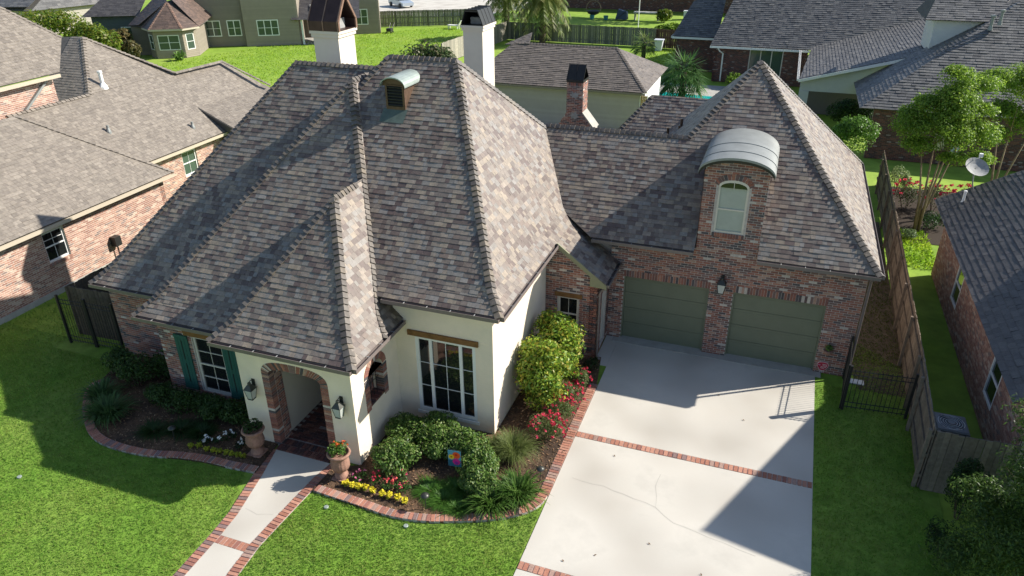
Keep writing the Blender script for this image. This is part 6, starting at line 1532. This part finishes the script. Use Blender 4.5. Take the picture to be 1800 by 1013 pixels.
# ------------------------------------------------------------------ trees and shrubs behind and to the right
def crepe(label, base, tips, crowns, n, pal=GREEN_TREE):
    b = V(*base); tr = []
    for tp in tips:
        e = V(*tp); m1 = b + (e - b) * .35 + V(0, 0, .25); tr.append(([b + V(random.uniform(-.12, .12), random.uniform(-.12, .12), 0), m1, e], [.065, .05, .018]))
    li = []
    for tp in tips:
        for k in range(4):
            e = V(*tp) + V(random.uniform(-.9, .9), random.uniform(-.9, .9), random.uniform(.2, 1.1)); li.append(([V(*tp) - V(0, 0, .5), (V(*tp) + e) / 2, e], [.02, .013, .005]))
    return tree('crepe_myrtle', label, 'tree', base, tr, li, crowns, pal, int(n * 1.3), .105, .058, 'bark', 'crepe myrtles')
crepe('multi-stemmed crepe myrtle with bright green crown beside the right fence', (10.6, 13.4, 0), [(9.9, 13.0, 4.0), (10.4, 13.4, 4.4), (11.0, 13.2, 4.3), (11.4, 13.8, 4.0), (10.7, 12.8, 4.2)],
      [((10.4, 13.3, 5.4), (1.4, 1.3, 1.15), 2), ((9.3, 12.9, 4.8), (.9, .9, .8), .8), ((11.7, 13.2, 4.5), (1.1, 1.0, 1.0), 1.1), ((10.9, 13.2, 6.1), (1.0, 1.0, .75), 1), ((9.7, 12.6, 4.1), (.8, .8, .5), .6), ((10.8, 12.6, 4.6), (1.0, .9, .85), .9), ((12.2, 13.0, 3.6), (.7, .7, .5), .5), ((11.6, 13.6, 5.5), (.9, .9, .5), .8), ((9.7, 13.2, 5.8), (.7, .7, .4), .5), ((11.1, 12.5, 3.7), (.7, .6, .4), .4), ((10.6, 13.6, 6.8), (.9, .9, .6), .8), ((11.9, 14.0, 6.4), (.8, .8, .6), .6), ((9.2, 13.4, 5.2), (.6, .6, .5), .4), ((10.2, 12.4, 5.0), (.9, .7, .7), .7)], 24000)
crepe('second crepe myrtle at the right edge beyond the satellite dish', (14.0, 17.0, 0), [(13.4, 16.8, 4.2), (14.0, 17.2, 4.5), (14.8, 17.0, 4.2), (13.8, 16.4, 4.2)],
      [((13.9, 17.0, 5.8), (1.5, 1.4, 1.3), 2), ((12.7, 16.6, 6.2), (.9, .9, .6), 1), ((14.6, 16.6, 4.4), (1.1, 1.0, .8), 1.2), ((13.2, 16.6, 4.9), (.9, .9, .6), .9), ((14.8, 17.0, 6.6), (1.2, 1.1, .7), 1.2), ((13.4, 16.3, 3.9), (.8, .8, .5), .6), ((15.2, 16.6, 5.4), (1.0, 1.0, .8), 1)], 17000)
bush('shrub', 'round clipped shrub rising behind the garage roof hip', 'shrub', (7.98, 20.2, 2.35), (1.25, 1.2, 1.15), 5200, [(.11, .23, .03), (.09, .19, .025), (.15, .29, .045)], .13, .07, 'gloss_leaf')
bush('shrub', 'dark spreading bush under the patio roof behind the garage', 'shrub', (8.2, 29.0, 1.4), (1.5, 1.2, 1.1), 2200, GREEN_DARK, .17, .09)
bush('shrub', 'pale variegated shrub behind the corner of the brown fence', 'shrub', (10.1, 18.2, .85), (.6, .7, .75), 1400, [(.20, .26, .10), (.15, .22, .07), (.26, .30, .15)], .09, .05)
bush('shrub', 'dark groundcover bush at the foot of the crepe myrtle', 'shrub', (11.2, 13.9, .4), (.8, .7, .45), 900, GREEN_DARK, .09, .05)
bush('shrub', 'pale green tuft in front of the crepe myrtle trunks', 'shrub', (10.15, 12.5, .2), (.4, .4, .25), 420, [(.12, .18, .08), (.16, .22, .10)], .1, .04)
for (x, y, lab) in ((10.3, 16.0, 'red-flowered rose bush behind the crepe myrtle, nearest the fence'), (11.6, 16.4, 'red-flowered rose bush below the satellite dish, left one'), (12.8, 16.0, 'red-flowered rose bush right of the satellite dish')):
    t = bush('rose_bush', lab, 'rose', (x, y, .75), (.75, .65, .75), 1100, [(.05, .10, .025), (.08, .10, .04), (.10, .09, .05)], .08, .05, group='red roses under the crepe myrtles')
    d = rand_unit(26); d[:, 2] = np.abs(d[:, 2]); flowers(t, V(x, y, .75) + d * V(.75, .65, .8), .13, [(.5, .03, .06), (.6, .05, .09)])
mb = MB(); polysheet(mb, [(9.2, 11.9), (13.6, 12.2), (14, 19.5), (9.3, 19.5)], -.006); tag(obj('rear_bed_soil', mb, 'soil'), kind='structure')
for (x, y, z, w_, h_, c_, nm, lab) in ((12.3, 23.9, .9, .55, .9, (.55, .50, .36), 'utility_cabinet', 'tall cream utility cabinet on the shaded brown brick wall'), (13.2, 23.9, .7, .45, .5, (.45, .52, .55), 'meter_box', 'small grey meter box beside the cream cabinet')):
    mb = MB(); mb.box((x, y, z), (x + w_, y + .3, z + h_), c_); mb.box((x + .04, y - .02, z + .05), (x + w_ - .04, y, z + h_ - .05), tuple(q * .9 for q in c_)); mb.box((x + w_ * .75, y - .035, z + h_ * .45), (x + w_ * .8, y - .02, z + h_ * .55), (.1, .1, .1)); tag(obj(nm, mb, 'plastic'), lab, 'utility box')
# near tree and dark evergreen at the bottom right corner
tree('feathery_tree', 'feathery dark green tree filling the bottom right corner', 'tree', (10.3, -7.6, 0), [([(10.3, -7.6, 0), (10.2, -7.6, 1.6), (10.1, -7.7, 3.4)], [.14, .11, .04])], limb_set((10.2, -7.6, 1.5), [(9.2, -8.0, 1.6), (9.6, -8.6, 2.6), (10.9, -7.0, 3.0), (9.5, -7.0, 2.8), (10.2, -8.9, 1.5)], .05),
     [((9.75, -8.0, 1.9), (1.2, 1.3, 1.0), 2), ((9.05, -8.5, 1.2), (.9, .9, .8), 1), ((10.0, -7.9, 3.2), (1.0, 1.1, 1.0), 1.6), ((9.5, -9.1, 2.1), (1.0, .9, .9), 1.2), ((10.0, -6.9, 4.0), (.8, .9, .8), .8), ((9.2, -7.3, 2.2), (.6, .6, .5), .5)], [(.06, .12, .025), (.08, .15, .03), (.045, .09, .02), (.11, .18, .035), (.09, .16, .04)], 24000, .10, .028, 'dark_bark')
bush('evergreen_shrub', 'dense dark evergreen shrub in front of the short grey fence', 'shrub', (9.5, -5.55, .95), (.62, .5, .95), 4200, [(.022, .055, .014), (.03, .07, .016), (.045, .09, .02)], .075, .03)
bush('evergreen_shrub', 'low dark shrub under the feathery tree by the lawn edge', 'shrub', (8.95, -7.1, .5), (.5, .8, .55), 2400, [(.022, .055, .014), (.03, .07, .016), (.05, .09, .025)], .075, .03)
# street-side oak just outside the frame on the right, shading the lawn and driveway end
tree('shade_tree', 'broad leafy tree right of the frame that shades the lawn', 'tree', (13.5, -8.5, 0), [([(13.5, -8.5, 0), (13.4, -8.4, 2.5), (13.3, -8.4, 4.5)], [.22, .17, .08])], limb_set((13.4, -8.4, 2.4), [(12.2, -9.5, 4.5), (14.5, -7.5, 5), (13.8, -10, 5), (12.8, -7.2, 5)], .08),
     [((13.4, -9.2, 5.0), (2.2, 3.2, 1.9), 3), ((12.6, -12.0, 4.2), (1.8, 1.8, 1.5), 2), ((14.5, -6.5, 5.2), (2.0, 2.0, 1.7), 2)], GREEN_TREE, 9000, .24, .14, 'dark_bark')
# palms
def frond_palm(label, base, h, n, L, tr, pal, name='palm_tree', fan=False, group='palms'):
    x, y, _ = base; t = thing(name, label, 'palm', (x, y, 0), group)
    mb = MB()
    prof = []
    k = 0
    while k * .14 < h: prof += [(tr * (1.12 - .1 * (k * .14 / h)), k * .14), (tr * (.92 - .1 * (k * .14 / h)), k * .14 + .10)]; k += 1
    mb.lathe((x, y, 0), prof + [(0, h + .1)], 9); obj('trunk', mb, 'dark_bark', t)
    vs, cs = [], []; P0 = V(x, y, h)
    for i in range(n):
        a = i * 2.39996; el = math.radians(72 - 105 * (i / n)); d = V(math.cos(a), math.sin(a), 0); col0 = np.array(random.choice(pal)) * random.uniform(.85, 1.2)
        m = 9; pts = []
        for s in range(m + 1):
            u = s / m; r_ = L * u; pts.append(P0 + d * (r_ * math.cos(el) * (1 - .12 * u)) + V(0, 0, r_ * math.sin(el) - .75 * L * u * u * (.35 + .65 * math.cos(el))))
        if fan:
            c = pts[5]; nn = 13; sd = np.cross(d, Z_)
            for j in range(nn):
                an = (j / (nn - 1) - .5) * 3.6; dr = unit(unit(pts[6] - pts[4]) * math.cos(an) + sd * math.sin(an)); e = c + dr * L * .55 - V(0, 0, L * .12 * abs(an)); q = np.cross(dr, Z_); q = unit(q) * L * .035
                vs += [c - q * .3, c + q * .3, (c + e) / 2 + q + V(0, 0, .02), e]; cs.append(col0 * random.uniform(.8, 1.2))
            q = unit(np.cross(d, Z_)) * .02; vs += [P0 - q, P0 + q, c + q, c - q]; cs.append(col0 * .8)
        else:
            for s in range(1, m):
                p = pts[s]; tg = unit(pts[s + 1] - pts[s - 1]); sd = unit(np.cross(tg, Z_)); ll = L * .26 * (1 - .5 * abs(s / m - .45) * 2 * .8)
                for sg in (-1, 1):
                    for jj in range(3):
                        pp = p + tg * (jj - 1) * L / m * .33; dr = unit(sd * sg + tg * .7 - Z_ * .35 + RNG.normal(size=3) * .12); q = tg * L * .018
                        vs += [pp - q, pp + q, pp + dr * ll + V(0, 0, -.04 * L), pp + dr * ll * .96 - q * .3 + V(0, 0, -.04 * L)]; cs.append(col0 * random.uniform(.8, 1.2))
            for s in range(m): q = unit(np.cross(pts[s + 1] - pts[s], Z_)) * .03; vs += [pts[s] - q, pts[s] + q, pts[s + 1] + q, pts[s + 1] - q]; cs.append(col0 * .9)
    npobj('frond', np.array(vs), 4, np.array(cs), 'leaf', t)
    return t
PALM = [(.16, .20, .05), (.20, .24, .06), (.11, .16, .04), (.24, .24, .08)]
frond_palm('large date palm with drooping fronds behind the pool house, right one', (-20.9, 56.3, 0), 4.6, 70, 3.6, .33, PALM)
frond_palm('large date palm beside the second chimney, left one', (-25.9, 58.9, 0), 4.6, 60, 3.3, .33, PALM)
FANP = [(.13, .21, .05), (.17, .25, .06), (.09, .16, .04), (.20, .24, .08)]
frond_palm('small fan palm on the back lawn near the white bin', (-8.7, 49.0, 0), 1.7, 26, 1.5, .2, FANP, 'fan_palm', True)
frond_palm('bushy fan palm beside the turquoise pool', (-3.1, 35.0, 0), 2.0, 46, 2.3, .25, [(.07, .15, .04), (.10, .19, .05), (.05, .11, .03)], 'fan_palm', True)
bush('magnolia', 'glossy magnolia crown behind the main roof ridge', 'tree', (-22.1, 31.0, 2.3), (2.4, 1.8, 2.0), 3000, [(.06, .10, .03), (.09, .13, .05), (.16, .15, .08), (.05, .08, .025)], .30, .16, 'gloss_leaf')
# greenery behind the left houses
for (x, y, z, r, pal, lab) in ((-63, 33, 2.9, (4.5, 2.4, 2.2), GREEN_LIME, 'lime-green shrubbery behind the left neighbour roof'), (-57, 32, 2.2, (2.6, 2, 2), GREEN_LIME, 'lime-green bush beside the far pale wall'), (-57.8, 36.0, 1.5, (1.3, 1.3, 1.6), [(.16, .13, .05), (.20, .15, .06), (.10, .11, .04)], 'yellowish shrub left of the tan house bay'), (-55.2, 34.3, 1.0, (1.2, 1.1, 1.2), [(.16, .13, .05), (.14, .13, .05), (.09, .10, .04)], 'yellowish low shrub in front of the tan house bay')):
    bush('shrub', lab, 'shrub', (x, y, z), r, 2600, pal, .32, .18)
clump('banana_plant', 'small bright leafy plant under the bay window', 'plant', (-51.3, 36.4, 0), .9, 1.2, 40, [(.13, .24, .05), (.18, .3, .07)], .3)
# odds and ends in the far yards
def lounge(name, label, cat, x, y, s, col, rz=0):
    t = thing(name, label, cat, (x, y, 0)); mb = MB(); mb.box((x - .8 * s, y - .3 * s, .35), (x + .5 * s, y + .3 * s, .45), col); obj('seat', mb, 'plastic', t)
    mb = MB(); mb.hexa([(x + .5 * s, y - .3 * s, .4), (x + .6 * s, y - .3 * s, .4), (x + .6 * s, y + .3 * s, .4), (x + .5 * s, y + .3 * s, .4), (x + .9 * s, y - .3 * s, 1.0), (x + s, y - .3 * s, 1.0), (x + s, y + .3 * s, 1.0), (x + .9 * s, y + .3 * s, 1.0)], col); obj('backrest', mb, 'plastic', t)
    for (a_, b_) in ((-.7, -.25), (.45, -.25), (-.7, .25), (.45, .25)): mb = MB(); mb.box((x + a_ * s - .04, y + b_ * s - .04, 0), (x + a_ * s + .04, y + b_ * s + .04, .36), col); obj('leg', mb, 'plastic', t)
lounge('garden_lounger', 'white lounger by the mossy back fence', 'chair', -34.0, 62.8, 1.0, (.7, .7, .68))
t = thing('lawn_mower', 'small dark mower standing at the corner of the tan house', 'mower', (-40.0, 57.8, 0)); mb = MB(); mb.box((-40.3, 57.5, .15), (-39.7, 58.1, .5), (.03, .03, .03)); obj('deck', mb, 'plastic', t); mb = MB(); mb.tube([(-40.2, 58, .4), (-40.3, 58.7, 1.0), (-39.8, 58.7, 1.0), (-39.8, 58, .4)], .03, 5); obj('handle', mb, 'iron', t)
for (a_, b_) in ((-40.3, 57.55), (-39.7, 57.55), (-40.3, 58.05), (-39.7, 58.05)): mb = MB(); mb.lathe((a_, b_, .06), [(.0, 0), (.12, 0), (.12, .06), (0, .06)], 10); mb.v = [(x, y, z) for x, y, z in mb.v]; obj('wheel', mb, 'iron', t)
t = thing('bin', 'white plastic bin standing on the back lawn by the brown fence', 'bin', (-8.4, 55.6, 0)); mb = MB(); mb.hexa([(-8.7, 55.3, 0), (-8.1, 55.3, 0), (-8.1, 55.9, 0), (-8.7, 55.9, 0), (-8.8, 55.2, 1.0), (-8.0, 55.2, 1.0), (-8.0, 56, 1.0), (-8.8, 56, 1.0)], (.6, .63, .68)); obj('body', mb, 'plastic', t); mb = MB(); mb.box((-8.86, 55.14, 1.0), (-7.94, 56.06, 1.08), (.5, .53, .58)); obj('lid', mb, 'plastic', t)
# silver car behind the back fence
t = thing('parked_car', 'silver car parked beyond the mossy back fence', 'car', (-50, 80, 0)); ca = math.radians(-35); cu = V(math.cos(ca), math.sin(ca), 0); cn = V(-math.sin(ca), math.cos(ca), 0); co = V(-50.2, 80.2, 0)
def carbox(prof, w0, w1, nm, m):
    b = MB(); P = [(u, z, w) for (u, z), w in zip(prof, [w0] * len(prof))]
    L_ = [co + cu * u + Z_ * z - cn * w for u, z, w in P]; R_ = [co + cu * u + Z_ * z + cn * w for u, z, w in P]
    n_ = len(P)
    for i in range(n_): j = (i + 1) % n_; b.face([L_[i], L_[j], R_[j], R_[i]])
    b.face(L_[::-1]); b.face(R_); return obj(nm, b, m, t)
carbox([(-2.3, .35), (2.25, .3), (2.3, .7), (1.1, .95), (-1.9, 1.0), (-2.3, .9)], .88, .88, 'body', 'car_paint'); carbox([(-1.7, .98), (1.0, .95), (.35, 1.42), (-1.2, 1.45)], .76, .7, 'window_band', 'glass'); carbox([(-1.2, 1.44), (.35, 1.42), (.3, 1.47), (-1.1, 1.5)], .7, .7, 'cabin_roof', 'car_paint')
for u_ in (-1.45, 1.4):
    for s_ in (-.9, .9): b = MB(); c_ = co + cu * u_ + cn * s_ + Z_ * .32; b.tube([c_ - cn * .1, c_ + cn * .1], .32, 14); obj('wheel', b, 'iron', t)
mb = MB(); polysheet(mb, [(-60, 70), (-36, 73), (-30, 90), (-70, 100)], -.02); tag(obj('street', mb, 'concrete'), kind='structure')
# yard beyond the back fence: dark house wall, table, swing chair, cooler
t = thing('house', 'dark brick house in shade beyond the back fence', 'house', (-15, 88, 0)); brick_wall(t, (0, 86, 0), X_, -Y_, -30, 2, 0, 3.2, (), BR_DARK, 0, m='dark_mortar'); mb = MB(); poly_deck(mb, [(-31, 84.5, 3.1), (3, 84.5, 3.1), (1, 92, 7), (-29, 92, 7)]); obj('roof', mb, 'deck', t)
t = thing('swing_chair', 'dark hanging swing chair with round hoop beyond the back fence', 'chair', (-20.5, 76.5, 0)); mb = MB(); mb.tube([(-20.5 + .95 * math.cos(a_), 76.5, 1.2 + .95 * math.sin(a_)) for a_ in np.linspace(-.4, 3.5, 18)], .05, 6); obj('hoop', mb, 'bark', t); mb = MB(); mb.lathe((-20.5, 76.5, .4), [(.3, 0), (.75, .2), (.85, .5), (.7, .55), (0, .4)], 14, (.02, .02, .025)); obj('seat', mb, 'plastic', t)
t = thing('outdoor_table', 'pale outdoor counter with clutter beyond the back fence', 'table', (-13.5, 76.5, 0)); mb = MB(); mb.box((-15.2, 76, .9), (-12, 77, 1.0), (.5, .48, .42)); obj('top', mb, 'plastic', t)
for x in (-15.1, -12.2): mb = MB(); mb.box((x, 76.1, 0), (x + .12, 76.9, .9), (.3, .3, .28)); obj('leg', mb, 'plastic', t)
t = thing('tarpaulin_cart', 'blue covered cart leaning beside the pale counter', 'cart', (-16.6, 76, 0)); mb = MB(); mb.hexa([(-17.4, 75.5, .1), (-15.9, 75.5, .1), (-15.9, 76.5, .1), (-17.4, 76.5, .1), (-17.1, 75.6, 1.3), (-16.0, 75.6, 1.0), (-16.0, 76.4, 1.0), (-17.1, 76.4, 1.3)], (.03, .05, .10)); obj('cover', mb, 'plastic', t); mb = MB(); mb.tube([(-17.3, 75.5, 0), (-15.7, 75.5, 1.5)], .03, 5); obj('handle', mb, 'iron', t)
for x, lab in ((-20.4, 'teal bucket under the swing chair'), (-18.6, 'teal bucket left of the blue cart')):
    mb = MB(); mb.lathe((x, 75.5, 0), [(0, 0), (.25, 0), (.32, .5), (.28, .5), (.22, .05), (0, .05)], 12, (.04, .18, .20)); tag(obj('bucket', mb, 'plastic'), lab, 'bucket', 'teal buckets')
t = thing('cooler', 'white cooler box beside the tree trunk beyond the back fence', 'cooler', (-8.5, 79, 0)); mb = MB(); mb.box((-9.3, 78.6, 0), (-7.9, 79.4, .9), (.55, .58, .60)); obj('body', mb, 'plastic', t); mb = MB(); mb.box((-9.35, 78.55, .9), (-7.85, 79.45, 1.02), (.7, .7, .7)); obj('lid', mb, 'plastic', t)
mb = MB(); mb.tube([(-12.6, 66, 0), (-12.6, 66, 6)], .05, 6); tag(obj('flagpole', mb, 'white_trim'), 'thin white pole standing beyond the back fence', 'pole')
tree('oak_tree', 'grey oak trunk with dark crown beyond the back fence', 'tree', (-6.6, 80, 0), [([(-6.6, 80, 0), (-6.5, 80, 3), (-6.2, 80, 7)], [.45, .38, .3])], [], [((-9, 81, 9.5), (9, 4.0, 3.0), 3), ((-22, 82, 9.5), (8, 4.0, 3.0), 2)], GREEN_DARK, 6000, .6, .35, 'dark_bark')
for (x, y, z, r, pal, lab) in ((-11.2, 75.5, .8, (1.0, .9, 1.0), GREEN_LIME, 'clipped lime-green bush right of the pale counter'), (-5.0, 66.0, 1.6, (2.0, 1.5, 1.9), GREEN_TREE, 'leafy bush beyond the fence left of the grey roof'), (-4.4, 62.0, 2.0, (1.4, 1.4, 2.0), GREEN_LIME, 'yellow-green bush at the corner of the grey roof'), (-8.5, 64.5, .7, (2.0, 1.0, .9), GREEN_TREE, 'low leafy growth behind the fence post')):
    bush('shrub', lab, 'shrub', (x, y, z), r, 1800, pal, .26, .15)
bush('shrub', 'small green shrub beside the downspout of the brown brick house', 'shrub', (.2, 40.5, .6), (.9, .7, .7), 900, GREEN_TREE, .2, .1)

# dry leaves blown onto the concrete
LEAF = [(2.65, -8.85, 'curled dry leaf near the middle of the lower driveway slab'), (1.55, -9.6, 'small dry leaf on the lower driveway slab nearer the lawn'), (4.35, -3.35, 'dry leaf lying in the sun below the garage shadow'), (3.55, -2.35, 'dry leaf just inside the garage shadow'), (1.2, -6.1, 'dry leaf just below the upper brick band'), (3.9, -9.35, 'dry leaf inside the pointed roof shadow'), (.9, -10.0, 'dry leaf beside the lower brick band')]
for (x, y, lab) in LEAF:
    a = random.uniform(0, 3.1); d = V(math.cos(a), math.sin(a), 0) * .042; e = V(-math.sin(a), math.cos(a), 0) * .018; p = V(x, y, .012); mb = MB()
    mb.face([p - d, p - e + V(0, 0, .012), p + d * .9 + V(0, 0, .015), p + V(0, 0, .004)], (.14, .08, .04)); mb.face([p - d, p + V(0, 0, .004), p + d * .9 + V(0, 0, .015), p + e + V(0, 0, .014)], (.12, .07, .035))
    tag(obj('fallen_leaf', mb, 'chip'), lab, 'leaf', 'leaves on the driveway')
